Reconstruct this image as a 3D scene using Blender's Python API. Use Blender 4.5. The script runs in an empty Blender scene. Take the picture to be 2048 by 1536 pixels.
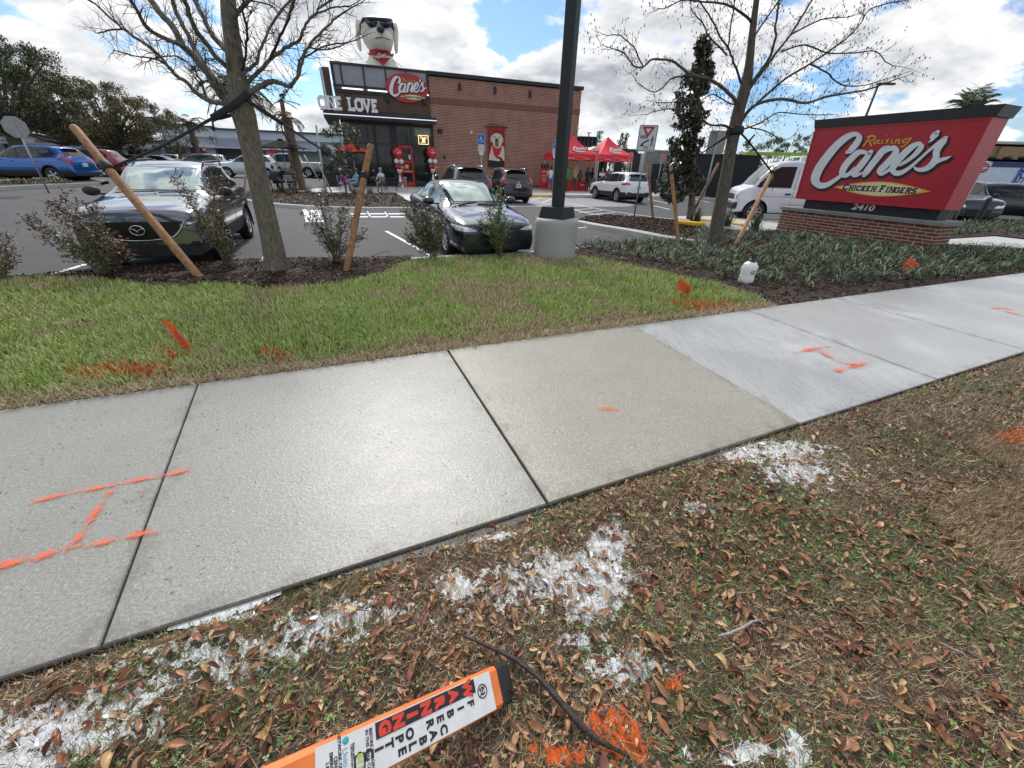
import bpy, math, random
import numpy as np
from math import sin, cos, tan, pi, sqrt, radians, atan2
from mathutils import Vector, Matrix
from mathutils.bvhtree import BVHTree
from mathutils.geometry import delaunay_2d_cdt
random.seed(7); RNG = np.random.default_rng(7)
SC = bpy.context.scene
COL = SC.collection
# ------------------------------------------------------------------ camera
FPX, PITCH, ROLL, EYE = 775.0, radians(29.2), radians(1.7), 1.6
cam = bpy.data.cameras.new('camera'); camo = bpy.data.objects.new('camera', cam); COL.objects.link(camo)
cam.sensor_width = 36; cam.lens = FPX / 2048 * 36; cam.clip_start = .05; cam.clip_end = 3000
camo.matrix_world = Matrix.Translation((0, 0, EYE)) @ Matrix.Rotation(pi/2 - PITCH, 4, 'X') @ Matrix.Rotation(ROLL, 4, 'Z')
SC.camera = camo
# ------------------------------------------------------------------ sky and sun
SUN_EL, SUN_AZ = radians(45), radians(-19)      # azimuth measured from +Y towards +X
SUNV = Vector((sin(SUN_AZ)*cos(SUN_EL), cos(SUN_AZ)*cos(SUN_EL), sin(SUN_EL)))
W = bpy.data.worlds.new('World'); SC.world = W; W.use_nodes = True
wt = W.node_tree; wt.nodes.clear(); WL = wt.links.new
def wn(t, **k):
    n = wt.nodes.new(t)
    for a, b in k.items(): setattr(n, a, b)
    return n
def wmath(op, a, b=None, c=None, clamp=False):
    n = wn('ShaderNodeMath', operation=op, use_clamp=clamp)
    for i, x in enumerate((a, b, c)):
        if x is None: continue
        if isinstance(x, (int, float)): n.inputs[i].default_value = x
        else: WL(x, n.inputs[i])
    return n.outputs[0]
sky = wn('ShaderNodeTexSky', sky_type='NISHITA', sun_disc=False, sun_elevation=SUN_EL, sun_rotation=SUN_AZ, air_density=1.0, dust_density=.6, ozone_density=1.6)
tc = wn('ShaderNodeTexCoord'); sx = wn('ShaderNodeSeparateXYZ'); WL(tc.outputs['Generated'], sx.inputs[0])
zz = wmath('ADD', wmath('MAXIMUM', sx.outputs[2], 0.0), .34)
cx = wn('ShaderNodeCombineXYZ'); WL(wmath('DIVIDE', sx.outputs[0], zz), cx.inputs[0]); WL(wmath('DIVIDE', sx.outputs[1], zz), cx.inputs[1])
WL(wmath('MULTIPLY', sx.outputs[2], 1.2), cx.inputs[2])
def wnoise(scale, detail, rough, dist=0.0, off=(0, 0, 0)):
    mp = wn('ShaderNodeMapping'); mp.inputs['Location'].default_value = off; WL(cx.outputs[0], mp.inputs[0])
    n = wn('ShaderNodeTexNoise'); n.inputs['Scale'].default_value = scale; n.inputs['Detail'].default_value = detail
    n.inputs['Roughness'].default_value = rough; n.inputs['Distortion'].default_value = dist
    WL(mp.outputs[0], n.inputs['Vector']); return n.outputs['Fac']
CLOFF = (3.1, 1.7, 0)
big = wnoise(1.5, 4, .55, .3, CLOFF)
det = wnoise(4.2, 12, .56, .15, CLOFF)
den = wmath('ADD', wmath('MULTIPLY', big, .55), wmath('MULTIPLY', det, .45))
def wramp(src, a, b, c0=(0, 0, 0, 1), c1=(1, 1, 1, 1)):
    r = wn('ShaderNodeMapRange', interpolation_type='SMOOTHSTEP'); r.inputs[1].default_value = a; r.inputs[2].default_value = b
    WL(src, r.inputs[0]); return r.outputs[0]
cover = wramp(den, .435, .495)
# underside greyness: denser cloud towards the middle of each heap
off = wnoise(4.2, 12, .56, .15, (CLOFF[0] + .035, CLOFF[1] - .065, 0))
lit = wramp(wmath('SUBTRACT', det, off), -.10, .12)
thick = wramp(den, .47, .62)
dirn = wn('ShaderNodeVectorMath', operation='DOT_PRODUCT'); WL(tc.outputs['Generated'], dirn.inputs[0]); dirn.inputs[1].default_value = SUNV
glow = wmath('POWER', wmath('MAXIMUM', dirn.outputs['Value'], 0.0), 14.0)
base = wmath('SUBTRACT', 1.0, wmath('MULTIPLY', thick, .37))
base = wmath('ADD', base, wmath('MULTIPLY', wmath('SUBTRACT', lit, .5), .30))
bright = wmath('MULTIPLY', base, wmath('ADD', 8.5, wmath('MULTIPLY', glow, 12.0)))
ccol = wn('ShaderNodeMix', data_type='RGBA'); WL(wmath('MULTIPLY', base, 1.0, clamp=True), ccol.inputs[0])
ccol.inputs[6].default_value = (.80, .90, 1.06, 1); ccol.inputs[7].default_value = (1, 1.0, 1.0, 1)
cmul = wn('ShaderNodeVectorMath', operation='SCALE'); WL(ccol.outputs[2], cmul.inputs[0]); WL(bright, cmul.inputs['Scale'])
hz = wmath('SUBTRACT', 1.0, wramp(sx.outputs[2], 0.0, .16))      # pale air low over the horizon
skyb = wn('ShaderNodeMix', data_type='RGBA', blend_type='MULTIPLY'); skyb.inputs[0].default_value = 1; WL(sky.outputs[0], skyb.inputs[6]); skyb.inputs[7].default_value = (.70, .90, 1.12, 1)
skm = wn('ShaderNodeMix', data_type='RGBA'); WL(cover, skm.inputs[0]); WL(skyb.outputs[2], skm.inputs[6]); WL(cmul.outputs[0], skm.inputs[7])
hm = wn('ShaderNodeMix', data_type='RGBA'); WL(wmath('MULTIPLY', hz, .22), hm.inputs[0]); WL(skm.outputs[2], hm.inputs[6]); hm.inputs[7].default_value = (6.2, 6.7, 7.2, 1)
bg = wn('ShaderNodeBackground'); bg.inputs['Strength'].default_value = .1; WL(hm.outputs[2], bg.inputs['Color'])
wo = wn('ShaderNodeOutputWorld'); WL(bg.outputs[0], wo.inputs[0])
sl = bpy.data.lights.new('sun', 'SUN'); sl.energy = 2.2; sl.angle = radians(8); sl.color = (1, .96, .9)
so = bpy.data.objects.new('sun', sl); COL.objects.link(so); so.rotation_euler = (-SUNV).to_track_quat('-Z', 'Y').to_euler()
SC.view_settings.view_transform = 'Standard'; SC.view_settings.look = 'None'; SC.view_settings.exposure = 0.32; SC.view_settings.gamma = 1
# ------------------------------------------------------------------ pixel helpers: a point of the photograph to its place on the ground or on a wall
LZ = -.12
def ray(u, v):
    x = (u-1024)/FPX; y = -(v-768)/FPX
    xr = x*cos(ROLL)-y*sin(ROLL); yr = x*sin(ROLL)+y*cos(ROLL)
    return Vector((xr, cos(PITCH)+yr*sin(PITCH), -sin(PITCH)+yr*cos(PITCH)))
def gp(u, v, z=0.0):
    d = ray(u, v); t = (z-EYE)/d.z; return Vector((d.x*t, d.y*t, z))
def at(u, v, Y):
    d = ray(u, v); t = Y/d.y; return Vector((d.x*t, Y, EYE+d.z*t))
def hgt(u, v, p):
    d = ray(u, v); t = (p[0]*d.x+p[1]*d.y)/(d.x**2+d.y**2); return EYE+t*d.z
def onplane(u, v, A, B):
    d = ray(u, v); n = Vector((-(B[1]-A[1]), B[0]-A[0])); t = (n.x*A[0]+n.y*A[1])/(n.x*d.x+n.y*d.y)
    return Vector((d.x*t, d.y*t, EYE+d.z*t))
# ------------------------------------------------------------------ object helpers
def thing(name, label, cat, loc=(0, 0, 0), rz=0, group=None):
    o = bpy.data.objects.new(name, None); COL.objects.link(o); o.location = loc; o.rotation_euler = (0, 0, rz)
    o['label'] = label; o['category'] = cat
    if group: o['group'] = group
    return o
def tag(o, label=None, cat=None, group=None, kind=None):
    if label: o['label'] = label
    if cat: o['category'] = cat
    if group: o['group'] = group
    if kind: o['kind'] = kind
    return o
def setmats(me, mats):
    for m in (mats if isinstance(mats, (list, tuple)) else [mats]): me.materials.append(m)
def obj(name, me, parent=None, loc=None, rot=None):
    o = bpy.data.objects.new(name, me); COL.objects.link(o)
    if parent is not None: o.parent = parent
    if loc is not None: o.location = loc
    if rot is not None: o.rotation_euler = rot
    return o
def mirror_tree(o, parent=None):
    c = o.copy(); COL.objects.link(c); c.parent = parent
    for ch in list(o.children): mirror_tree(ch, c)
    return c
def fastmesh(name, V, F, mats, smooth=False, midx=None, attrs=None):
    """V (n,3), F (m,k) uniform faces"""
    V = np.ascontiguousarray(V, dtype=np.float32); F = np.ascontiguousarray(F, dtype=np.int32)
    me = bpy.data.meshes.new(name); m, k = F.shape
    me.vertices.add(len(V)); me.vertices.foreach_set('co', V.ravel())
    me.loops.add(m*k); me.loops.foreach_set('vertex_index', F.ravel())
    me.polygons.add(m); me.polygons.foreach_set('loop_start', np.arange(0, m*k, k, dtype=np.int32))
    if smooth: me.polygons.foreach_set('use_smooth', np.ones(m, dtype=bool))
    setmats(me, mats)
    if midx is not None: me.polygons.foreach_set('material_index', np.asarray(midx, dtype=np.int32))
    if attrs:
        for n, a in attrs.items():
            at_ = me.attributes.new(n, 'FLOAT', 'POINT'); at_.data.foreach_set('value', np.asarray(a, dtype=np.float32))
    me.update(calc_edges=True); me.validate(); return me
def frame(d, up=Vector((0, 0, 1))):
    d = d.normalized(); a = d.cross(up)
    if a.length < 1e-4: a = d.cross(Vector((1, 0, 0)))
    a.normalize(); return a, a.cross(d).normalized()
class MB:
    def __init__(s): s.v = []; s.f = []; s.m = []; s.sm = []; s.M = None
    def add(s, vs, fs, m=0, smooth=False):
        b = len(s.v)
        if s.M is not None: vs = [s.M @ Vector(x) for x in vs]
        s.v += [tuple(x) for x in vs]; s.f += [tuple(b+i for i in f) for f in fs]; s.m += [m]*len(fs); s.sm += [smooth]*len(fs); return s
    def box(s, c, size, m=0, rz=0, R=None):
        hx, hy, hz_ = size[0]/2, size[1]/2, size[2]/2; c = Vector(c)
        R = R or Matrix.Rotation(rz, 3, 'Z')
        vs = [c + R @ Vector((x*hx, y*hy, z*hz_)) for x, y, z in ((-1,-1,-1),(1,-1,-1),(1,1,-1),(-1,1,-1),(-1,-1,1),(1,-1,1),(1,1,1),(-1,1,1))]
        return s.add(vs, [(0,3,2,1),(4,5,6,7),(0,1,5,4),(1,2,6,5),(2,3,7,6),(3,0,4,7)], m)
    def bbox(s, c, size, b=.01, m=0, rz=0):
        """box with its vertical and top edges chamfered"""
        hx, hy, h = size[0]/2, size[1]/2, size[2]; z0 = c[2]-h/2
        out = [(-hx+b,-hy),(hx-b,-hy),(hx,-hy+b),(hx,hy-b),(hx-b,hy),(-hx+b,hy),(-hx,hy-b),(-hx,-hy+b)]
        inn = [(x*(1-b/hx), y*(1-b/hy)) for x, y in out]; R = Matrix.Rotation(rz, 3, 'Z')
        P = [Vector((x, y, z0)) for x, y in out]+[Vector((x, y, z0+h-b)) for x, y in out]+[Vector((x, y, z0+h)) for x, y in inn]
        P = [R @ p + Vector((c[0], c[1], 0)) for p in P]
        F = [tuple(range(7,-1,-1)), tuple(range(16,24))]
        for r in (0, 8):
            for i in range(8): j = (i+1) % 8; F.append((r+i, r+j, r+8+j, r+8+i))
        return s.add(P, F, m)
    def tube(s, pts, r, n=8, m=0, smooth=True, cap=True, sx=1.0):
        pts = [Vector(p) for p in pts]; k = len(pts); rs = r if isinstance(r, (list, tuple)) else [r]*k
        vs = []; a = None
        for i, p in enumerate(pts):
            d = (pts[min(i+1, k-1)]-pts[max(i-1, 0)])
            if d.length < 1e-9: d = Vector((0, 0, 1))
            d.normalize()
            if a is None: a, b = frame(d)
            else:
                a = (a - d*a.dot(d))
                a = a.normalized() if a.length > 1e-5 else frame(d)[0]
                b = a.cross(d)
            for j in range(n):
                t = 2*pi*j/n; vs.append(p+(a*cos(t)*sx+b*sin(t))*rs[i])
        fs = [(i*n+j, i*n+(j+1) % n, (i+1)*n+(j+1) % n, (i+1)*n+j) for i in range(k-1) for j in range(n)]
        s.add(vs, fs, m, smooth)
        if cap:
            b0 = len(s.v)-k*n
            s.f += [tuple(b0+j for j in range(n-1, -1, -1)), tuple(b0+(k-1)*n+j for j in range(n))]; s.m += [m, m]; s.sm += [False, False]
        return s
    def lathe(s, prof, n=20, m=0, c=(0, 0, 0), axis='Z', smooth=True, arc=2*pi):
        c = Vector(c); vs = []; full = arc > 6.28
        cols = n if full else n+1
        for r, h in prof:
            for j in range(cols):
                t = arc*j/n; q = (r*cos(t), r*sin(t), h)
                if axis == 'Y': q = (q[0], q[2], q[1])
                if axis == 'X': q = (q[2], q[0], q[1])
                vs.append(c+Vector(q))
        fs = []
        for i in range(len(prof)-1):
            for j in range(n):
                a = i*cols+j; b = i*cols+((j+1) % cols); fs.append((a, b, b+cols, a+cols))
        return s.add(vs, fs, m, smooth)
    def prism(s, poly, z0, z1, m=0, mt=None):
        n = len(poly); vs = [(p[0], p[1], z0) for p in poly]+[(p[0], p[1], z1) for p in poly]
        s.add(vs, [(i, (i+1) % n, n+(i+1) % n, n+i) for i in range(n)]+[tuple(range(n-1, -1, -1))], m)
        b = len(s.v)-2*n; s.f.append(tuple(b+n+i for i in range(n))); s.m.append(m if mt is None else mt); s.sm.append(False); return s
    def ell(s, c, r, n=12, k=8, m=0, R=None):
        c = Vector(c); vs = []
        for i in range(k+1):
            t = pi*i/k
            for j in range(n):
                a = 2*pi*j/n; q = Vector((r[0]*sin(t)*cos(a), r[1]*sin(t)*sin(a), r[2]*cos(t)))
                vs.append(c+(R @ q if R else q))
        fs = [(i*n+j, (i+1)*n+j, (i+1)*n+(j+1) % n, i*n+(j+1) % n) for i in range(k) for j in range(n)]
        return s.add(vs, fs, m, True)
    def mesh(s, name, mats, sharp=None):
        me = bpy.data.meshes.new(name); me.from_pydata(s.v, [], s.f); setmats(me, mats)
        me.polygons.foreach_set('material_index', s.m); me.polygons.foreach_set('use_smooth', s.sm); me.validate(); me.update()
        if sharp: me.set_sharp_from_angle(angle=radians(sharp))
        return me
    def build(s, name, mats, parent=None, loc=None, rot=None, sharp=None):
        return obj(name, s.mesh(name, mats, sharp), parent, loc, rot)
def structure(o): o['kind'] = 'structure'; return o
# ------------------------------------------------------------------ materials
MATS = {}
def nodes_of(name):
    m = bpy.data.materials.new(name); m.use_nodes = True; nt = m.node_tree; MATS[name] = m
    return m, nt, nt.nodes['Principled BSDF'], nt.links.new
def nnew(nt, t, **k):
    n = nt.nodes.new(t)
    for a, b in k.items(): setattr(n, a, b)
    return n
def lin(c): return tuple(c)+(1,) if len(c) == 3 else c
def tex(nt, scale, detail=4, rough=.55, coord='Object', dist=0, sc3=None):
    t = nnew(nt, 'ShaderNodeTexCoord'); n = nnew(nt, 'ShaderNodeTexNoise'); n.inputs['Scale'].default_value = scale
    n.inputs['Detail'].default_value = detail; n.inputs['Roughness'].default_value = rough; n.inputs['Distortion'].default_value = dist
    if sc3:
        mp = nnew(nt, 'ShaderNodeMapping'); mp.inputs['Scale'].default_value = sc3; nt.links.new(t.outputs[coord], mp.inputs[0]); nt.links.new(mp.outputs[0], n.inputs['Vector'])
    else: nt.links.new(t.outputs[coord], n.inputs['Vector'])
    return n.outputs['Fac']
def mapr(nt, src, a, b, c=0.0, d=1.0, smooth=True):
    r = nnew(nt, 'ShaderNodeMapRange'); r.interpolation_type = 'SMOOTHSTEP' if smooth else 'LINEAR'
    for i, x in zip((1, 2, 3, 4), (a, b, c, d)): r.inputs[i].default_value = x
    nt.links.new(src, r.inputs[0]); return r.outputs[0]
def mix(nt, f, a, b, blend='MIX'):
    n = nnew(nt, 'ShaderNodeMix', data_type='RGBA', blend_type=blend)
    for i, x in ((0, f), (6, a), (7, b)):
        if isinstance(x, (int, float)): n.inputs[i].default_value = x
        elif isinstance(x, (tuple, list)): n.inputs[i].default_value = lin(x)
        else: nt.links.new(x, n.inputs[i])
    return n.outputs[2]
def bumpn(nt, bsdf, src, strength=.3, dist=.01, prev=None):
    b = nnew(nt, 'ShaderNodeBump'); b.inputs['Strength'].default_value = strength; b.inputs['Distance'].default_value = dist
    nt.links.new(src, b.inputs['Height'])
    if prev is not None: nt.links.new(prev, b.inputs['Normal'])
    nt.links.new(b.outputs[0], bsdf.inputs['Normal']); return b.outputs[0]
def M(name, col, rough=.6, metal=0, var=.12, vs=4, bump=0, bs=60, spec=.5, coat=0, rvar=0, island=0, trans=0, emit=0, objrand=0):
    if name in MATS: return MATS[name]
    m, nt, b, L = nodes_of(name)
    b.inputs['Roughness'].default_value = rough; b.inputs['Metallic'].default_value = metal; b.inputs['Specular IOR Level'].default_value = spec
    b.inputs['Coat Weight'].default_value = coat; b.inputs['Coat Roughness'].default_value = .04
    c = lin(col); out = None
    if var:
        f = tex(nt, vs, 6); lo = tuple(x*(1-var) for x in c[:3]); hi = tuple(min(1, x*(1+var)) for x in c[:3])
        out = mix(nt, mapr(nt, f, .3, .7), lo, hi)
    if island or objrand:
        if island: g = nnew(nt, 'ShaderNodeNewGeometry'); r = g.outputs['Random Per Island']; k = island
        else: g = nnew(nt, 'ShaderNodeObjectInfo'); r = g.outputs['Random']; k = objrand
        f = mapr(nt, r, 0, 1, 1-k, 1+k, False)
        hs = nnew(nt, 'ShaderNodeHueSaturation'); L(f, hs.inputs['Value'])
        h2 = nnew(nt, 'ShaderNodeMath', operation='MULTIPLY_ADD'); L(r, h2.inputs[0]); h2.inputs[1].default_value = 7.3; h2.inputs[2].default_value = 0
        fr = nnew(nt, 'ShaderNodeMath', operation='FRACT'); L(h2.outputs[0], fr.inputs[0]); L(mapr(nt, fr.outputs[0], 0, 1, .485, .515, False), hs.inputs['Hue'])
        if out is not None: L(out, hs.inputs['Color'])
        else: hs.inputs['Color'].default_value = c
        out = hs.outputs[0]
    if out is not None: L(out, b.inputs['Base Color'])
    else: b.inputs['Base Color'].default_value = c
    if rvar: L(mapr(nt, tex(nt, vs*1.7, 5), .3, .7, max(.02, rough-rvar), min(1, rough+rvar)), b.inputs['Roughness'])
    if bump: bumpn(nt, b, tex(nt, bs, 5), bump, .01)
    if trans: b.inputs['Transmission Weight'].default_value = trans
    if emit: b.inputs['Emission Color'].default_value = c; b.inputs['Emission Strength'].default_value = emit
    return m
# ------------------------------------------------------------------ ground materials
def asphalt_mat():
    m, nt, b, L = nodes_of('asphalt'); f = tex(nt, 260, 3, .7); g = tex(nt, .35, 5, .6, sc3=(1, 3.5, 1)); h = tex(nt, 3.5, 6)
    c = mix(nt, mapr(nt, f, .35, .7), (.036, .037, .040), (.105, .105, .109)); c = mix(nt, mapr(nt, g, .35, .65, 0, .55), c, (.085, .085, .088))
    c = mix(nt, mapr(nt, h, .55, .8, 0, .35), c, (.05, .05, .053)); L(c, b.inputs['Base Color']); b.inputs['Roughness'].default_value = .82
    b.inputs['Specular IOR Level'].default_value = .35
    bumpn(nt, b, f, .5, .004); return m
def concrete(name, c0, c1, speck=0, broom=0, wet=.3, scuff=0, bs=180):
    m, nt, b, L = nodes_of(name)
    base = mix(nt, mapr(nt, tex(nt, 1.6, 9, .68), .2, .8), c0, c1)
    fine = tex(nt, bs, 4, .7); mid = tex(nt, 70, 4, .75); sp_ = tex(nt, 88, 2, .6); base = mix(nt, mapr(nt, sp_, .56, .66, 0, .55), base, tuple(x*.42 for x in c0)); base = mix(nt, mapr(nt, tex(nt, 61, 2, .6), .60, .68, 0, .6), base, (.66, .65, .60)); base = mix(nt, mapr(nt, mid, .40, .60, 0, .55), base, tuple(x*.62 for x in c0)); base = mix(nt, mapr(nt, tex(nt, 9, 7, .7), .5, .72, 0, .26), base, tuple(x*.72 for x in c1)); ea = nnew(nt, 'ShaderNodeAttribute', attribute_name='inset'); es = nnew(nt, 'ShaderNodeMath', operation='SUBTRACT'); L(ea.outputs['Fac'], es.inputs[0]); L(mapr(nt, tex(nt, 7, 6, .65), .3, .75, -.02, .17), es.inputs[1]); base = mix(nt, mapr(nt, es.outputs[0], -.10, .02, .40 if speck or broom or wet > .5 else 0, 0), base, (.12, .105, .085)); base = mix(nt, mapr(nt, fine, .3, .75, 0, .34), base, tuple(x*.55 for x in c0))
    lightf = tex(nt, bs*.7, 2, .5); base = mix(nt, mapr(nt, lightf, .62, .7, 0, .3 if speck else .12), base, (.62, .60, .55))
    if speck:
        t = nnew(nt, 'ShaderNodeTexCoord'); v = nnew(nt, 'ShaderNodeTexVoronoi'); v.inputs['Scale'].default_value = 24; L(t.outputs['Object'], v.inputs['Vector'])
        msk = mapr(nt, v.outputs['Distance'], .10, .24, 1, 0); gate = mapr(nt, tex(nt, 3, 4), .46, .6)
        mm = nnew(nt, 'ShaderNodeMath', operation='MULTIPLY'); L(msk, mm.inputs[0]); L(gate, mm.inputs[1])
        m2 = nnew(nt, 'ShaderNodeMath', operation='MULTIPLY'); L(mm.outputs[0], m2.inputs[0]); m2.inputs[1].default_value = speck
        base = mix(nt, m2.outputs[0], base, tuple(x*.28 for x in c0))
    br = None
    if broom:
        br = tex(nt, 26, 5, .6, dist=.15, sc3=(1, 1, 1))
        t = nnew(nt, 'ShaderNodeTexCoord'); mp = nnew(nt, 'ShaderNodeMapping'); mp.inputs['Rotation'].default_value = (0, 0, radians(-23)); mp.inputs['Scale'].default_value = (55, 2.2, 1)
        L(t.outputs['Object'], mp.inputs[0]); n = nnew(nt, 'ShaderNodeTexNoise'); n.inputs['Scale'].default_value = 1; n.inputs['Detail'].default_value = 6; L(mp.outputs[0], n.inputs['Vector']); br = n.outputs['Fac']
        base = mix(nt, mapr(nt, br, .35, .68, 0, broom), base, (.52, .54, .57))
    # damp patches: darker and smoother
    w = tex(nt, .9, 7, .6, dist=.6); wm = mapr(nt, w, .47 - wet*.22, .66 - wet*.22)
    wet_c = mix(nt, 1, base, (.88, .87, .84), 'MULTIPLY'); base = mix(nt, wm, base, wet_c)
    L(base, b.inputs['Base Color'])
    L(mix(nt, mapr(nt, tex(nt, 5, 6, .7), .35, .65, 0, .35), mix(nt, wm, (.60,)*3, (.31,)*3), (.46,)*3), b.inputs['Roughness']); b.inputs['Specular IOR Level'].default_value = .5
    n1 = bumpn(nt, b, mid, .5, .004)
    n2 = bumpn(nt, b, tex(nt, 30, 5, .6, dist=.8), .35, .006, n1)
    if br is not None: bumpn(nt, b, br, .35, .004, n2)
    return m
def ground_mat(name, c0, c1, c2=None, paint=False):
    m, nt, b, L = nodes_of(name); c = mix(nt, mapr(nt, tex(nt, 55, 6, .7), .3, .7), c0, c1)
    if c2: c = mix(nt, mapr(nt, tex(nt, 1.7, 6), .5, .66), c, c2)
    b.inputs['Roughness'].default_value = .9; n0 = None
    if paint:
        for nm, col in (('paint_white', (.82, .84, .86)), ('paint_orange', (.75, .13, .02))):
            a = nnew(nt, 'ShaderNodeAttribute', attribute_name=nm); s = nnew(nt, 'ShaderNodeMath', operation='ADD'); L(a.outputs['Fac'], s.inputs[0])
            L(mapr(nt, tex(nt, 22, 7, .65), .25, .75, -.55, .45), s.inputs[1]); k = mapr(nt, s.outputs[0], .42, .5)
            c = mix(nt, k, c, col)
            if nm == 'paint_white': L(mix(nt, k, (.9,)*3, (.32,)*3), b.inputs['Roughness'])
    L(c, b.inputs['Base Color']); bumpn(nt, b, tex(nt, 45, 7, .7), .8, .02); return m
asphalt = asphalt_mat()
kerbmat = concrete('kerb_concrete', (.46, .455, .44), (.60, .59, .57), wet=-.4)
walkmat = concrete('walk_concrete', (.52, .52, .50), (.66, .655, .63), wet=-.4)
padmat = concrete('pad_concrete', (.24, .25, .27), (.33, .335, .35), wet=-.6)
linemat = M('white_line_paint', (.72, .73, .74), .7, var=.12, vs=9)
yellowmat = M('yellow_kerb_paint', (.72, .42, .02), .65, var=.1, vs=9)
# ------------------------------------------------------------------ far ground, parking lot
def sheet(name, poly, z, mat):
    me = bpy.data.meshes.new(name); me.from_pydata([(p[0], p[1], z) for p in poly], [], [tuple(range(len(poly)))]); setmats(me, mat); return structure(obj(name, me))
def ring(r, n=48, c=(0, 0)): return [(c[0]+r*cos(2*pi*i/n), c[1]+r*sin(2*pi*i/n)) for i in range(n)]
sheet('ground', ring(1500), LZ-.03, ground_mat('far_ground', (.06, .075, .03), (.10, .10, .05)))
def sst(x, a, b): t = max(0, min(1, (x-a)/(b-a))); return t*t*(3-2*t)
def terr(x, y): return LZ+.44*sst(-x, 9, 23)
def gt(u, v, n=6):
    z = LZ
    for _ in range(n): p = gp(u, v, z); z = terr(p.x, p.y)
    return Vector((p.x, p.y, z))
_xs = np.concatenate([np.linspace(-260, -24, 6), np.linspace(-23, -9, 29), np.linspace(-8, 220, 6)]); _ys = np.linspace(-60, 320, 4)
_V = [(x, y, terr(x, y)) for x in _xs for y in _ys]
structure(obj('parking_lot', fastmesh('parking_lot', _V, [(i*4+j, (i+1)*4+j, (i+1)*4+j+1, i*4+j+1) for i in range(len(_xs)-1) for j in range(3)], asphalt, True)))
def ribbon_pts(pts, w):
    L_, R_ = [], []; k = len(pts)
    for i, p in enumerate(pts):
        d = Vector(pts[min(i+1, k-1)])-Vector(pts[max(i-1, 0)]); d.z = 0; d.normalize(); n = Vector((-d.y, d.x, 0))*w/2
        L_.append(Vector(p)+n); R_.append(Vector(p)-n)
    return L_, R_
def paint_line(pxs, w=.1, z=LZ+.004, name='painted_line', mat=None):
    pts = [gp(u, v, z) for u, v in pxs]; a, b = ribbon_pts(pts, w); k = len(pts)
    return structure(obj(name, fastmesh(name, a+b, [(i, k+i, k+i+1, i+1) for i in range(k-1)], mat or linemat)))
def paint_poly(pxs, z=LZ+.004, mat=None, name='painted_marking'):
    return sheet(name, [gp(u, v, z) for u, v in pxs], z, mat or linemat)
for l in ([(80, 556), (172, 528)], [(42, 470), (118, 463)], [(516, 532), (548, 492)], [(772, 462), (868, 514)], [(1150, 456), (1210, 452)]): paint_line(l, .1)
paint_poly([(604, 416), (640, 415), (649, 444), (612, 444)])
for k, y in enumerate((422, 428, 434)):
    for x0, x1 in ((696+k*4, 728+k*4), (733+k*4, 765+k*4), (771+k*4, 806+k*4)): paint_poly([(x0, y-1.4), (x1, y-1.6), (x1+1, y+.6), (x0+2, y+.8)])
for x0 in (733, 768): paint_poly([(x0, 423), (x0+3, 423), (x0+9, 433), (x0+6, 433)])
paint_poly([(478, 366), (498, 364), (502, 368), (483, 370)])
sheet('parking_pad', [gp(*p, LZ+.002) for p in ((1000, 391), (1186, 389), (1268, 409.5), (1255, 413), (1000, 414))], LZ+.002, padmat)
paint_line([(1058, 391), (1098, 398), (1152, 409), (1211, 420.5), (1275, 430), (1345, 438)], .1, LZ+.008)
paint_line([(1040, 397), (1065, 401), (1130, 415), (1180, 427), (1230, 434), (1330, 445)], .1, LZ+.008)
for a, b in (((1083, 395), (1062, 400)), ((1102, 399), (1084, 405)), ((1152, 410), (1105, 411)), ((1168, 413), (1120, 414)), ((1185, 417), (1140, 420)), ((1204, 421), (1158, 425)), ((1230, 425), (1180, 429)), ((1262, 430), (1215, 434))): paint_line([a, b], .1, LZ+.007)
paint_line([(1162, 391), (1267, 410)], .1, LZ+.008)
for l in ([(1296, 398), (1350, 410)], [(1300, 390), (1345, 399)], [(1340, 388), (1420, 405)], [(1372, 389), (1410, 398)], [(1398, 386), (1450, 396)], [(1500, 436), (1560, 445)], [(1290, 407), (1340, 419)]): paint_line(l, .1)
def kerb(name, pxs, w=.17, z0=LZ-.02, z1=.0, mats=None, px=True, side=0, parent=None, closed=False):
    pts = [gp(u, v, z1) for u, v in pxs] if px else [Vector(p) for p in pxs]
    k = len(pts); V = []
    for i, p in enumerate(pts):
        d = (pts[min(i+1, k-1)]-pts[max(i-1, 0)]); d.z = 0; d.normalize(); n = Vector((-d.y, d.x, 0)); c = p+n*side*w/2
        for o, z in ((-w/2-.02, z0), (-w/2, z1-.02), (-w/2+.02, z1), (w/2-.02, z1), (w/2, z1-.02), (w/2, z0)): V.append((c+n*o).xy.to_tuple()+(z,))
    F = [(i*6+j, i*6+j+1, i*6+j+7, i*6+j+6) for i in range(k-1) for j in range(5)]
    mb = MB(); mb.add(V, F); mb.f += [tuple(range(6)), tuple(range((k-1)*6+5, (k-1)*6-1, -1))]; mb.m += [0, 0]; mb.sm += [False, False]
    return structure(mb.build(name, mats or kerbmat, parent))
def smooth_px(pxs, n=5):
    out = []; P = [Vector(p) for p in pxs]
    for i in range(len(P)-1):
        p0, p1, p2, p3 = P[max(i-1, 0)], P[i], P[i+1], P[min(i+2, len(P)-1)]
        for j in range(n):
            t = j/n; out.append(.5*((2*p1)+(p2-p0)*t+(2*p0-5*p1+4*p2-p3)*t*t+(3*p1-p0-3*p2+p3)*t**3))
    return [tuple(x) for x in out]+[tuple(P[-1])]
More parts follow.
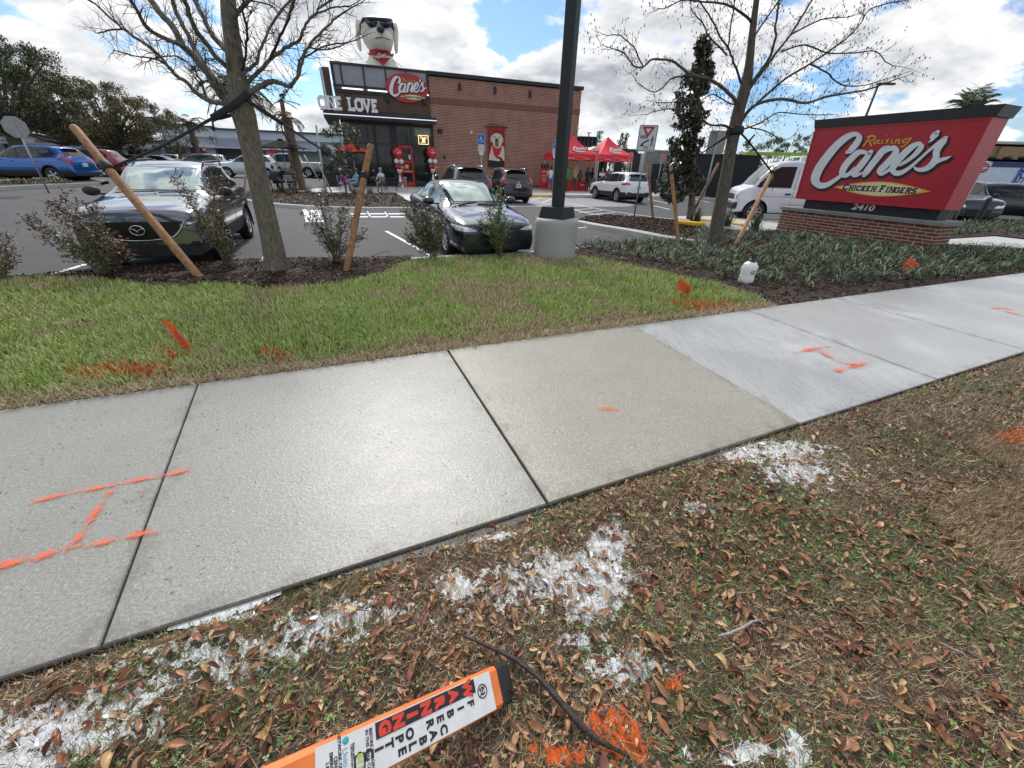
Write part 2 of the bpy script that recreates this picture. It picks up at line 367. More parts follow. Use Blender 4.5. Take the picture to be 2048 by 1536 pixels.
# ------------------------------------------------------------------ sidewalk line, joints
def line2(a, b): return Vector((a.x, a.y)), (Vector((b.x, b.y))-Vector((a.x, a.y))).normalized()
TP, TD = line2(gp(0, 820), gp(1550, 612)); BP, BD = line2(gp(200, 1292), gp(1800, 782))
def isect(P, D, Q, E_):
    det = D.x*(-E_.y)+D.y*E_.x; r = Q-P; s = (r.x*(-E_.y)+r.y*E_.x)/det; return P+D*s, s
def joint(px):
    a, b = gp(*px[0]), gp(*px[1]); P, D = line2(a, b); t, st = isect(TP, TD, P, D); q, sb = isect(BP, BD, P, D); return st, sb
JO = [joint(j) for j in (((395, 768), (200, 1290)), ((903, 712), (1098, 1010)), ((1278, 657), (1608, 850)), ((1589, 654), (1759, 716)), ((1718, 608), (2032, 695)), ((1900, 590), (2048, 626)))]
# regular spacing outside the ones that can be read
dst = (JO[2][0]-JO[0][0])/2; dsb = (JO[2][1]-JO[0][1])/2
JO = [(JO[0][0]-dst*2, JO[0][1]-dsb*2), (JO[0][0]-dst, JO[0][1]-dsb)]+JO
while len(JO) < 16: JO.append((JO[-1][0]+2.3, JO[-1][1]+2.1))
print('joints', [(round(a, 2), round(b, 2)) for a, b in JO[:8]])
c_old = concrete('old_slab_concrete', (.315, .312, .29), (.42, .415, .385), speck=.9, wet=1.6, bs=150)
c_tan = concrete('tan_slab_concrete', (.37, .355, .30), (.475, .455, .39), speck=.3, wet=1.3, bs=230)
c_new = concrete('new_slab_concrete', (.43, .44, .445), (.55, .56, .565), broom=.55, wet=.7, bs=260)
sb_ = MB(); a0, a1 = TP+TD*(JO[0][0]), TP+TD*(JO[-1][0]); b0, b1 = BP+BD*(JO[0][1]), BP+BD*(JO[-1][1])
sb_.prism([b0, b1, a1, a0], LZ-.02, -.02)
sidewalk = structure(sb_.build('sidewalk', M('joint_dirt', (.035, .03, .025), .95)))
GAP = .0032
for i in range(len(JO)-1):
    (t0, q0), (t1, q1) = JO[i], JO[i+1]; g = GAP if i != 3 and i != 2 else .007
    cs = [BP+BD*(q0+g), BP+BD*(q1-g), TP+TD*(t1-g), TP+TD*(t0+g)]; cen = sum(cs, Vector((0, 0)))/4
    z = [0, .0, .0, .004, -.004, .001, .003, 0][i] if i < 8 else 0
    ins = [c+(cen-c).normalized()*.007 for c in cs]; gm = 16
    mb = MB(); mb.add([(c.x, c.y, LZ-.03) for c in cs]+[(c.x, c.y, z-.006) for c in cs]+[(c.x, c.y, z) for c in ins],
        [(0, 1, 5, 4), (1, 2, 6, 5), (2, 3, 7, 6), (3, 0, 4, 7), (4, 5, 9, 8), (5, 6, 10, 9), (6, 7, 11, 10), (7, 4, 8, 11)])
    gv = []; ia = [1.0]*0
    for a_ in range(gm+1):
        for b_ in range(gm+1): s_, t_ = (a_/gm)**1.0, b_/gm; q_ = ins[0].lerp(ins[1], s_).lerp(ins[3].lerp(ins[2], s_), t_); gv.append((q_.x, q_.y, z))
    mb.add(gv, [(a_*(gm+1)+b_, (a_+1)*(gm+1)+b_, (a_+1)*(gm+1)+b_+1, a_*(gm+1)+b_+1) for a_ in range(gm) for b_ in range(gm)])
    so_ = mb.build('slab', c_old if i <= 2 else (c_tan if i == 3 else c_new), sidewalk)
    at_ = so_.data.attributes.new('inset', 'FLOAT', 'POINT'); ds = []
    for v_ in so_.data.vertices:
        q_ = v_.co.xy; ds.append(min(abs((cs[(k_+1) % 4]-cs[k_]).normalized().cross(q_-cs[k_])) for k_ in range(4)))
    at_.data.foreach_set('value', ds)
# spray paint on the slabs: thin film with a soft, grainy edge
def spray_mat():
    m, nt, b, L = nodes_of('orange_spray'); b.inputs['Base Color'].default_value = (.85, .13, .035, 1); b.inputs['Roughness'].default_value = .6
    a = nnew(nt, 'ShaderNodeAttribute', attribute_name='fade'); s = nnew(nt, 'ShaderNodeMath', operation='ADD'); L(a.outputs['Fac'], s.inputs[0])
    L(mapr(nt, tex(nt, 75, 6, .8), .25, .75, -.62, .25), s.inputs[1]); L(mapr(nt, s.outputs[0], .0, .8, 0, .88), b.inputs['Alpha']); return m
spray = spray_mat()
def spray_stroke(pxs, wpx, parent, z=.0065):
    pts = [gp(u, v, z) for u, v in smooth_px(pxs, 6)]; k = len(pts); V = []; A = []
    for i, p in enumerate(pts):
        d = pts[min(i+1, k-1)]-pts[max(i-1, 0)]; d.z = 0; d.normalize(); n = Vector((-d.y, d.x, 0)); w = wpx*1.9 if not isinstance(wpx, list) else wpx[0]+(wpx[1]-wpx[0])*i/(k-1)
        e = min(1, .25+min(i, k-1-i)/(k-1)*12)
        for o, f in ((-1, 0), (-.42, .42), (0, 1), (.42, .42), (1, 0)): V.append(p+n*o*w); A.append(f*(.3+.7*e)*(.72+.28*sin(i*.9+pxs[0][0])))
    F = [(i*5+j, i*5+j+1, i*5+j+6, i*5+j+5) for i in range(k-1) for j in range(4)]
    o = obj('spray_mark', fastmesh('spray_mark', V, F, spray, attrs={'fade': A}), parent); return o
for s, w in (([(55, 1006), (130, 988), (215, 972)], .022), ([(215, 972), (262, 962), (330, 950), (390, 936)], .022), ([(222, 980), (190, 1025), (160, 1070), (138, 1096)], .024), ([(-40, 1142), (40, 1122), (95, 1108), (140, 1094)], .034), ([(140, 1094), (200, 1086), (255, 1072), (325, 1062)], .022), ([(1586, 706), (1620, 698), (1660, 691)], .04), ([(1632, 697), (1670, 718), (1712, 731)], .025), ([(1672, 742), (1700, 733), (1738, 723)], .04), ([(1196, 818), (1216, 818), (1238, 820)], .035), ([(1985, 617), (2005, 616), (2025, 620)], .05), ([(2010, 622), (2050, 634), (2090, 650)], .05)):
    spray_stroke(s, w, sidewalk)
# ------------------------------------------------------------------ polygons of the beds
def inpoly(P, poly):
    x, y = P[:, 0], P[:, 1]; ins = np.zeros(len(P), bool); n = len(poly)
    for i in range(n):
        x0, y0 = poly[i][0], poly[i][1]; x1, y1 = poly[(i+1) % n][0], poly[(i+1) % n][1]
        c = ((y0 > y) != (y1 > y)) & (x < (x1-x0)*(y-y0)/(y1-y0+1e-12)+x0); ins ^= c
    return ins
def sample(poly, n):
    poly = [(p[0], p[1]) for p in poly]; xs = [p[0] for p in poly]; ys = [p[1] for p in poly]; out = np.zeros((0, 2))
    while len(out) < n:
        P = RNG.uniform((min(xs), min(ys)), (max(xs), max(ys)), (n*2, 2)); out = np.vstack([out, P[inpoly(P, poly)]])
    return out[:n]
def topt(px): 
    a = gp(*px); s = (Vector((a.x, a.y))-TP).dot(TD); return TP+TD*s
LAWN_PX = smooth_px([(-420, 600), (0, 561), (70, 556), (150, 556), (230, 560), (310, 574), (370, 573), (420, 567), (470, 572), (540, 577), (620, 573), (700, 562), (760, 549), (815, 524), (880, 516), (960, 514), (1060, 511), (1145, 512), (1230, 527), (1330, 546), (1420, 566), (1500, 588), (1552, 611)], 4)
lawn_top = [gp(*p) for p in LAWN_PX]
T0 = TP+TD*(JO[0][0]); TX = topt((1552, 612))
lawn_poly = [(T0.x, T0.y)]+[(lawn_top[0].x-3, lawn_top[0].y)]+[(p.x, p.y) for p in lawn_top[:-1]]+[(TX.x, TX.y)]
lawn_poly = lawn_poly[::-1]
lm = ground_mat('lawn_soil', (.045, .055, .02), (.10, .095, .045), (.12, .10, .055))
mb = MB(); mb.prism(lawn_poly, LZ-.02, -.012); lawn = structure(mb.build('lawn', lm))
# left mulch bed between lawn and parking lot
BACK_PX = smooth_px([(-420, 590), (0, 556), (62, 552), (178, 541), (330, 531), (440, 524), (520, 519), (600, 517), (700, 517), (780, 515.5), (824, 514)], 3)
mulchm = ground_mat('mulch_soil', (.018, .011, .008), (.055, .034, .025))
bl = [gp(*p) for p in BACK_PX]; fl = [gp(*p) for p in LAWN_PX if p[0] < 830]
kerb('kerb', smooth_px([(812, 517), (900, 511.5), (1000, 506), (1075, 502), (1150, 496), (1200, 490)], 3), .17)
def bed(name, front, back, h0, bumps=.02, mat=None, n=60, m=10):
    """raised strip between two polylines, domed in the middle"""
    def res(P, n):
        P = [Vector((p[0], p[1], 0)) for p in P]; L_ = [0]
        for a, b in zip(P, P[1:]): L_.append(L_[-1]+(b-a).length)
        out = []
        for i in range(n):
            s = L_[-1]*i/(n-1); j = max(k for k in range(len(L_)-1) if L_[k] <= s+1e-9); t = (s-L_[j])/max(1e-9, L_[j+1]-L_[j]); out.append(P[j].lerp(P[j+1], min(1, t)))
        return out
    A, B = res(front, n), res(back, n); V = []
    for i in range(n):
        for j in range(m+1):
            t = j/m; p = A[i].lerp(B[i], t); z = h0*sin(pi*min(1, t*1.25+.05)) if t < .8 else h0*sin(pi*min(1, .8*1.25+.05))*(1-t)/.2+LZ*.0
            e = 4*t*(1-t); V.append((p.x, p.y, z + h0*e + bumps*e*(random.random()-.5)*2 if 0 < j < m else (LZ-.01 if j == m else -.02)))
    F = [(i*(m+1)+j, (i+1)*(m+1)+j, (i+1)*(m+1)+j+1, i*(m+1)+j+1) for i in range(n-1) for j in range(m)]
    return structure(obj(name, fastmesh(name, V, F, mat or mulchm, smooth=True)))
bed('mulch_bed', fl, bl, .012)
# ------------------------------------------------------------------ generic scatter
def rotz(a):
    c, s = np.cos(a), np.sin(a); z = np.zeros_like(a); o = z+1; return np.stack([np.stack([c, -s, z], -1), np.stack([s, c, z], -1), np.stack([z, z, o], -1)], -2)
def rotx(a):
    c, s = np.cos(a), np.sin(a); z = np.zeros_like(a); o = z+1; return np.stack([np.stack([o, z, z], -1), np.stack([z, c, -s], -1), np.stack([z, s, c], -1)], -2)
def roty(a):
    c, s = np.cos(a), np.sin(a); z = np.zeros_like(a); o = z+1; return np.stack([np.stack([c, z, s], -1), np.stack([z, o, z], -1), np.stack([-s, z, c], -1)], -2)
def scatter(name, Tv, Tf, pos, R, S, mats, midx=None, smooth=False, parent=None, kind='stuff'):
    """template copies joined into one mesh. S (n,) or (n,3)"""
    Tv = np.asarray(Tv, float); Tf = np.asarray(Tf, int); n = len(pos); S = np.asarray(S)
    if S.ndim == 1: S = S[:, None]
    V = (Tv[None]*S[:, None, :] if S.shape[1] == 3 else Tv[None]*S[:, None, :])
    V = np.einsum('nij,nkj->nki', R, V)+pos[:, None, :]
    F = Tf[None]+(np.arange(n)*len(Tv))[:, None, None]
    mi = None if midx is None else np.repeat(midx, len(Tf))
    o = obj(name, fastmesh(name, V.reshape(-1, 3), F.reshape(-1, Tf.shape[1]), mats, smooth, mi), parent)
    if kind: o['kind'] = kind
    return o
def h2(P, s=1.0, seed=0):
    """cheap smooth value noise in numpy"""
    x, y = P[:, 0]*s+seed*17.3, P[:, 1]*s+seed*9.1; xi, yi = np.floor(x), np.floor(y); fx, fy = x-xi, y-yi; fx = fx*fx*(3-2*fx); fy = fy*fy*(3-2*fy)
    def r(a, b): v = np.sin(a*127.1+b*311.7+seed)*43758.5453; return v-np.floor(v)
    return (r(xi, yi)*(1-fx)+r(xi+1, yi)*fx)*(1-fy)+(r(xi, yi+1)*(1-fx)+r(xi+1, yi+1)*fx)*fy
def blobs(P, lst):
    out = np.zeros(len(P))
    for b in lst:
        u, v, ru, rv = b[:4]; w = b[4] if len(b) > 4 else 1; c = gp(u, v); ax = gp(u+ru, v)-c; ay = gp(u, v+rv)-c
        Mx = np.linalg.inv(np.array([[ax.x, ay.x], [ax.y, ay.y]])); q = (P[:, :2]-np.array([c.x, c.y])) @ Mx.T
        out = np.maximum(out, w*np.clip(1.25-np.sqrt((q**2).sum(1))*.75, 0, 1.0))
    return out
# ------------------------------------------------------------------ lawn grass
green = M('grass_blade', (.25, .40, .065), .55, var=0, island=.35, spec=.3); green2 = M('grass_blade_pale', (.42, .50, .18), .6, var=0, island=.3, spec=.3)
straw = M('dry_grass_blade', (.46, .38, .24), .8, var=0, island=.35, spec=.2); orangeg = M('orange_painted_blade', (.62, .14, .03), .6, var=0, island=.3)
brownb = M('brown_thatch_blade', (.24, .16, .095), .85, var=0, island=.4, spec=.2)
def blade_t(bend=.35): # unit-height blade of two quads + thin tip
    return [(-.5, 0, 0), (.5, 0, 0), (-.42, .12*bend, .45), (.42, .12*bend, .45), (-.06, bend, .95), (.06, bend, .95)], [(0, 1, 3, 2), (2, 3, 5, 4)]
def do_lawn(n):
    P = sample(lawn_poly, n*2); d = np.hypot(P[:, 0], P[:, 1]); keep = RNG.random(len(P)) < np.clip(7.0/d**1.35, .06, 1); P = P[keep][:n]
    d = np.hypot(P[:, 0], P[:, 1]); e = (P-np.array(TP)) @ np.array([-TD.y, TD.x])     # distance from the sidewalk edge
    n = len(P); nz = h2(P, 1.3, 1)*.6+h2(P, 4.5, 2)*.4; nd = h2(P, .8, 5)*.5+h2(P, 7, 6)*.5
    edge = np.clip(1.15-e/(.22+.22*h2(P, 2.5, 77)), 0, 1); rnd = RNG.random(n)
    dry = np.clip((nz-.52)*4, 0, .6)+edge*.9+.19; pale = .42+.3*(nd > .5)
    mi = np.where(rnd < dry, 2, np.where(RNG.random(n) < pale, 1, 0))
    ob = blobs(P, [(260, 742, 95, 13), (180, 752, 40, 8), (345, 712, 30, 8, .8), (545, 706, 25, 10, .8), (1415, 612, 60, 9), (1360, 604, 30, 7, .7), (560, 712, 30, 8, .7)])
    mi = np.where(RNG.random(n) < ob*.75-.1, 3, mi)
    pos = np.c_[P, np.full(n, -.012)]; h = (.038+.048*RNG.random(n))*(1-.5*edge)*(.75+.5*h2(P, 3, 9))*np.clip(.85+d*.035, 1, 1.25)
    tilt = RNG.normal(0, .5, n)+edge*RNG.normal(.2, .8, n); yaw = RNG.random(n)*2*pi
    wid = (.0050+.0045*RNG.random(n))*np.clip(.7+d*.14, .9, 2.2)
    Tv, Tf = blade_t(.45); scatter('grass', Tv, Tf, pos, rotz(yaw) @ rotx(np.clip(tilt, -1.35, 1.35)), np.c_[wid, h, h], [green, green2, straw, orangeg], mi)
do_lawn(135000)
# straw fringe hanging over the sidewalk edge
def fringe(n):
    s = RNG.uniform(0, JO[-8][0]+2, n); P = np.array(TP)+np.outer(s+JO[0][0]*.0, np.array(TD)); P += np.outer(RNG.uniform(-.03, .12, n), np.array([-TD.y, TD.x]))
    P = P[P[:, 0] < TX.x]; n = len(P); Tv, Tf = blade_t(.2)
    scatter('dry_grass', Tv, Tf, np.c_[P, RNG.uniform(.0, .02, n)], rotz(RNG.random(n)*2*pi) @ rotx(RNG.uniform(.9, 1.5, n)), np.c_[np.full(n, .0035), RNG.uniform(.04, .09, n), RNG.uniform(.04, .09, n)], [straw, brownb], (RNG.random(n) < .35).astype(int))
fringe(9000)
# ------------------------------------------------------------------ mulch chips
chipm = M('mulch_chip', (.058, .033, .023), .85, var=0, island=.55, spec=.25); chipl = M('mulch_chip_pale', (.26, .19, .14), .85, var=0, island=.3)
chip_v = [(-.5, -.5, 0), (.5, -.5, .05), (.5, .5, 0), (-.5, .5, .08)]
def chips(poly, n, z, name='mulch', size=1.0, pale=.08):
    P = sample(poly, n); zz_ = z(P) if callable(z) else np.full(n, z)
    scatter(name, chip_v, [(0, 1, 2, 3)], np.c_[P, zz_+RNG.uniform(0, .018, n)], rotz(RNG.random(n)*6.28) @ rotx(RNG.normal(0, .5, n)) @ roty(RNG.normal(0, .35, n)), np.c_[RNG.uniform(.02, .075, n)*size, RNG.uniform(.006, .018, n)*size, np.full(n, .02)], [chipm, chipl], (RNG.random(n) < pale).astype(int))
mulch_left = [(p.x, p.y) for p in fl]+[(p.x, p.y) for p in bl[::-1]]
chips(mulch_left, 12000, .018)
# ------------------------------------------------------------------ right bed (mulch, ribbon grass) and peninsula
RB_PX = [(1090, 509), (1145, 512), (1230, 527), (1330, 546), (1420, 566), (1500, 588), (1552, 611)]
tR = TP+TD*((Vector(gp(2300, 525).xy)-TP).dot(TD))
right_poly = [gp(*p).xy.to_tuple() for p in RB_PX[:-1]]+[(TX.x, TX.y), (tR.x, tR.y)]+[gp(*p).xy.to_tuple() for p in ((2300, 495), (2060, 498), (1985, 492), (1898, 488), (1740, 462), (1600, 447), (1560, 458), (1500, 462), (1440, 456), (1405, 452), (1390, 474), (1330, 480), (1270, 482), (1200, 484), (1150, 490))]
mb = MB(); mb.prism(right_poly, LZ-.02, -.004); structure(mb.build('planting_bed', mulchm))
chips(right_poly, 26000, .0, size=1.25, pale=.05)
kerb('kerb', smooth_px([(1158, 441), (1200, 449), (1270, 460), (1340, 473), (1392, 480), (1420, 482)], 3), .3, z1=.02)
pen_poly = [gp(*p).xy.to_tuple() for p in ((1160, 437), (1200, 445), (1280, 459), (1345, 471), (1395, 476), (1405, 452), (1370, 443), (1330, 439), (1260, 433), (1215, 430.5), (1180, 433))]
mb = MB(); mb.prism(pen_poly, LZ-.02, .005); structure(mb.build('peninsula_bed', mulchm)); chips(pen_poly, 5000, .02, size=1.8, pale=.06)
walk_px = [(1345, 440), (1400, 446), (1405, 453), (1440, 457), (1500, 463), (1560, 459), (1600, 448), (1560, 440), (1480, 436), (1420, 432), (1350, 432)]
mb = MB(); mb.prism([gp(*p).xy.to_tuple() for p in walk_px], LZ-.02, -.002); structure(mb.build('walkway', walkmat))
# yellow painted kerb end pieces
kerb('yellow_kerb', [(1357, 441), (1385, 443), (1410, 445)], .34, z1=.13, mats=yellowmat); kerb('yellow_kerb', [(1395, 437), (1440, 441), (1490, 448)], .28, z1=.06, mats=yellowmat)
# concrete path behind the monument and the strip beyond it
pth = [gp(*p).xy.to_tuple() for p in ((1740, 462), (1898, 488.2), (1985, 492.2), (2060, 498.2), (2300, 495.2), (2300, 480), (2050, 479), (1990, 472.5), (1900, 478), (1800, 464), (1760, 452), (1690, 444), (1600, 447.5))]
mb = MB(); mb.prism(pth, LZ-.02, .0); structure(mb.build('path', walkmat))
strip = [gp(*p).xy.to_tuple() for p in ((1800, 463.5), (1900, 477), (1990, 471.7), (2050, 478), (2300, 479), (2300, 430), (2050, 442), (1950, 445), (1880, 444), (1800, 440), (1700, 436), (1690, 443.5), (1760, 451))]
mb = MB(); mb.prism(strip, LZ-.02, .02); structure(mb.build('hedge_bed', mulchm)); chips(strip, 4000, .03, size=1.6)
# ------------------------------------------------------------------ patio island
isl_px = smooth_px([(530, 352), (512, 360), (497, 370), (481, 381), (473, 389), (480, 396), (509, 402), (589, 410), (696, 414.5), (760, 415), (814, 415), (870, 414)], 4)
kerb('kerb', isl_px, .2, z1=.02, side=1)
isl_poly = [gp(*p).xy.to_tuple() for p in isl_px]+[gp(*p).xy.to_tuple() for p in ((870, 395), (817, 402), (791, 385.5), (696, 385.2), (576, 384), (546, 380), (535, 372), (540, 356))]
mb = MB(); mb.prism(isl_poly, LZ-.02, .0); structure(mb.build('island_bed', mulchm)); chips(isl_poly, 5000, .015, size=2.6)
# ------------------------------------------------------------------ verge in front of the sidewalk
WB = [(420, 1310, 150, 55, .58), (760, 1225, 120, 35, .5), (180, 1430, 170, 60, .62), (1040, 1180, 160, 60, .5), (1240, 1330, 110, 60, .5), (1600, 940, 120, 50, .5), (1145, 1150, 120, 50), (1180, 1205, 55, 38), (1215, 1085, 45, 40), (915, 1170, 45, 32, .85), (640, 1262, 95, 38, .8), (560, 1300, 60, 25, .7), (700, 1222, 100, 28, .6), (250, 1400, 90, 35, .75), (110, 1470, 140, 48, .95), (30, 1525, 90, 40), (440, 1225, 75, 10, .95), (1530, 900, 105, 24), (1590, 945, 70, 28, .85), (1235, 1330, 75, 36, .85), (1150, 1275, 60, 25, .7), (1480, 1505, 60, 30, .8), (1590, 1500, 35, 45, .75), (1400, 1015, 50, 18, .55), (985, 1072, 50, 9, .9), (330, 1360, 60, 20, .6), (1385, 1500, 40, 25, .5)]
OB = [(1225, 1465, 60, 60, .72), (1120, 1505, 70, 32, .68), (1340, 1370, 30, 22, .6), (2035, 876, 40, 15, 1), (1275, 1500, 35, 40, .68)]
BN = Vector((BD.y, -BD.x))       # away from the sidewalk, towards the viewer
def vz(P, w):
    e = np.clip(w/.10, 0, 1); return (-.035+.03*e + (h2(P, 3.1, 3)-.5)*.045*e + (h2(P, 11, 4)-.5)*.02*e)
nu, nv = 560, 300
uu = np.linspace((gp(-350, 1400).xy-BP).dot(BD)-1.0, 9.0, nu); ww = np.linspace(.0, 1, nv)**1.25*4.6
U, Wg = np.meshgrid(uu, ww, indexing='ij'); VP = np.array(BP)[None]+U.reshape(-1, 1)*np.array(BD)[None]+Wg.reshape(-1, 1)*np.array(BN)[None]
Vv = np.c_[VP, vz(VP, Wg.ravel())]
idx = np.arange(nu*nv).reshape(nu, nv); Ff = np.stack([idx[:-1, :-1], idx[:-1, 1:], idx[1:, 1:], idx[1:, :-1]], -1).reshape(-1, 4)
vm = ground_mat('verge_soil', (.055, .038, .026), (.14, .10, .068), (.08, .07, .05), paint=True)
verge = structure(obj('verge', fastmesh('verge', Vv, Ff, vm, True, attrs={'paint_white': blobs(VP, WB), 'paint_orange': blobs(VP, OB)})))
# the verge goes on behind and beside the camera
mb = MB(); far = [BP+BD*a+BN*b for a, b in ((uu[0]-14, .0), (60, .0), (60, 9), (uu[0]-14, 9))]; mb.prism(far, LZ-.025, -.06); structure(mb.build('verge_ground', ground_mat('verge_soil_far', (.09, .07, .04), (.17, .14, .08))))
def vpos(n, umax=9.0, wmax=4.5, umin=None, bias=1.4, edge=.02):
    u = RNG.uniform(uu[0] if umin is None else umin, umax, n*3); w = edge+RNG.random(n*3)*wmax; P = np.array(BP)[None]+u[:, None]*np.array(BD)+w[:, None]*np.array(BN)
    d = np.hypot(P[:, 0], P[:, 1]); k = RNG.random(n*3) < np.clip((2.2/np.maximum(d, .5))**bias, .04, 1); P, w = P[k][:n], w[k][:n]
    return P, w, vz(P, w)
wpaint = M('white_paint', (.80, .82, .84), .38, var=.06, vs=12); opaint = M('orange_paint', (.80, .15, .02), .5, var=.2, vs=30)
vgr = M('verge_blade', (.10, .18, .035), .6, var=0, island=.35, spec=.3); vgr2 = M('verge_blade_pale', (.19, .25, .095), .6, var=0, island=.3, spec=.3)
# strands of dead and living grass
Tv, Tf = blade_t(.35)
def strands(n, name, hmin, hmax, tmean, mats_w, width=.0022):
    P, w, z = vpos(n, edge=-.012); n = len(P); wb, ob = blobs(P, WB), blobs(P, OB); gn = h2(P, 2.2, 12)*.6+h2(P, 6, 13)*.4
    sod = (P[:, 0] > 2.3) & (w > .9)
    r = RNG.random(n); g = np.clip((gn-.46)*2.6+.10*np.clip(P[:, 0]-.8, 0, 1), 0, .6)*np.where(sod, .15, 1)
    mi = np.where(r < g, np.where(RNG.random(n) < .5, 0, 1), np.where(RNG.random(n) < np.where(sod, .85, .5), 2, 3))
    mi = np.where(RNG.random(n) < wb*.6-.2, 4, mi); mi = np.where(RNG.random(n) < ob*.8-.2, 5, mi)
    h = RNG.uniform(hmin, hmax, n)
    scatter(name, Tv, Tf, np.c_[P, z-.003+RNG.uniform(0, .008, n)], rotz(RNG.random(n)*6.28) @ rotx(np.clip(RNG.normal(tmean, .45, n), -1.5, 1.55)), np.c_[RNG.uniform(.6, 1.4, n)*width*np.clip(np.hypot(P[:, 0], P[:, 1])*.35, .8, 2), h, h], [vgr, vgr2, straw, brownb, wpaint, opaint], mi)
strands(270000, 'dead_grass', .018, .055, 1.25, None, .0028); strands(40000, 'verge_grass', .02, .045, .45, None)
# clover-like weeds
wv = []; wf = []
for k in range(3):
    a = k*2.09; 
    for q in ((0, 0, 0), (-.45, .55, .12), (0, 1.0, .02), (.45, .55, .12)): wv.append((q[0]*cos(a)-q[1]*sin(a), q[0]*sin(a)+q[1]*cos(a), q[2]+.2))
    wf.append((k*4, k*4+3, k*4+2, k*4+1))
weed = M('weed_leaf', (.075, .19, .045), .5, var=0, island=.35, spec=.35); weed2 = M('weed_leaf_pale', (.16, .30, .07), .5, var=0, island=.3)
P, w, z = vpos(24000); gn = h2(P, 1.9, 21)*.55+h2(P, 7, 22)*.45; k = RNG.random(len(P)) < np.clip((gn-.50)*6+.12*(P[:, 0] > .8), 0, .9); P, z = P[k], z[k]; k = blobs(P, WB) < .5; P, z = P[k], z[k]; n = len(P)
scatter('weeds', wv, wf, np.c_[P, z+RNG.uniform(.004, .02, n)], rotz(RNG.random(n)*6.28) @ rotx(RNG.normal(0, .35, n)) @ roty(RNG.normal(0, .35, n)), RNG.uniform(.0055, .012, n), [weed, weed2], (RNG.random(n) < .4).astype(int))
# fallen oak leaves
def leaf_template(curl, fold, wav):
    V = []; k = 6
    for i in range(k+1):
        t = i/k; w_ = (sin(pi*t**.85))**.8*.5; z_ = curl*sin(pi*t)+wav*sin(t*9)
        V += [(t-.5, -w_, z_+fold*w_*.9), (t-.5, 0, z_), (t-.5, w_, z_+fold*w_)]
    F = [(i*3+j, i*3+j+1, i*3+j+4, i*3+j+3) for i in range(k) for j in range(2)]; return V, F
leafcols = [((.26, .115, .052), 'fallen_leaf'), ((.37, .21, .11), 'fallen_leaf_tan'), ((.15, .062, .038), 'fallen_leaf_dark'), ((.42, .27, .13), 'fallen_leaf_pale')]
lmats = [M(nm, c, .42, var=.18, vs=60, objrand=.3, spec=.45) for c, nm in leafcols]; lmats_i = [M(nm+'_heap', c, .42, var=0, island=.35, spec=.45) for c, nm in leafcols]
nl = 15000; P, w, z = vpos(nl, umax=7.5, wmax=3.6, bias=1.2, edge=.03); nl = len(P)
dens = .35+.65*np.clip(1.15-(P[:, 0]-1.2)*.42, .25, 1); dens *= np.clip(-.05+1.5*(h2(P, 2.3, 31)*.6+h2(P, 5.5, 33)*.4)+.15, .08, 1.3); k = RNG.random(nl) < dens; P, w, z = P[k], w[k], z[k]; nl = len(P)
yaw = RNG.random(nl)*6.28; tx, ty = RNG.normal(0, .24, nl), RNG.normal(0, .24, nl); LEN = .018+.042*RNG.random(nl)**1.4+.010*RNG.random(nl); WID = LEN*RNG.uniform(.30, .46, nl)
RR = rotz(yaw) @ rotx(tx) @ roty(ty); zl = z+RNG.uniform(.006, .020, nl); cidx = RNG.choice(4, nl, p=[.42, .27, .2, .11]); wbl, obl = blobs(P, WB), blobs(P, OB)
cidx = np.where((wbl > .55) & (RNG.random(nl) < .16), 4, cidx); cidx = np.where((obl > .5) & (RNG.random(nl) < .35), 5, cidx)
def project(p):
    q = (p[0], p[1], p[2]-EYE); yf = q[1]*cos(PITCH)-q[2]*sin(PITCH); yu = q[1]*sin(PITCH)+q[2]*cos(PITCH)
    if yf < .05: return (-1e4, -1e4, yf)
    a, b = q[0]/yf, yu/yf; return (1024+FPX*(a*cos(ROLL)+b*sin(ROLL)), 768-FPX*(-a*sin(ROLL)+b*cos(ROLL)), yf)
pr = np.array([project((P[i, 0], P[i, 1], zl[i])) for i in range(nl)]); infr = (pr[:, 0] > 5) & (pr[:, 0] < 2043) & (pr[:, 1] < 1531) & (pr[:, 1] > 0)
big_ = np.where(infr, LEN/np.maximum(pr[:, 2], .3), 0); order = np.argsort(-big_); sel = np.zeros(nl, bool); sel[order[:300]] = True
var_ = []
for vi in range(5):
    V, F = leaf_template((-.12, .10, .18, -.05, .06)[vi], (.5, .35, .7, -.3, .15)[vi], (.02, .035, .01, .03, .04)[vi]); var_.append((V, F))
pm = lmats+[wpaint, opaint]; cache = {}
for i in np.where(sel)[0]:
    key = (int(i) % 5, int(cidx[i]))
    if key not in cache:
        V, F = var_[key[0]]; cache[key] = fastmesh('leaf', np.array(V), np.array(F), pm[key[1]], True)
    o = obj('leaf', cache[key], verge); o.matrix_world = Matrix.Translation((P[i, 0], P[i, 1], zl[i])) @ Matrix(RR[i].tolist()).to_4x4() @ Matrix.Diagonal((LEN[i], WID[i], LEN[i], 1))
for vi in range(5):
    k = (~sel) & (np.arange(nl) % 5 == vi)
    scatter('leaf_litter', var_[vi][0], var_[vi][1], np.c_[P[k], zl[k]], RR[k], np.c_[LEN[k], WID[k], LEN[k]], lmats_i+[wpaint, opaint], cidx[k], True, parent=verge)
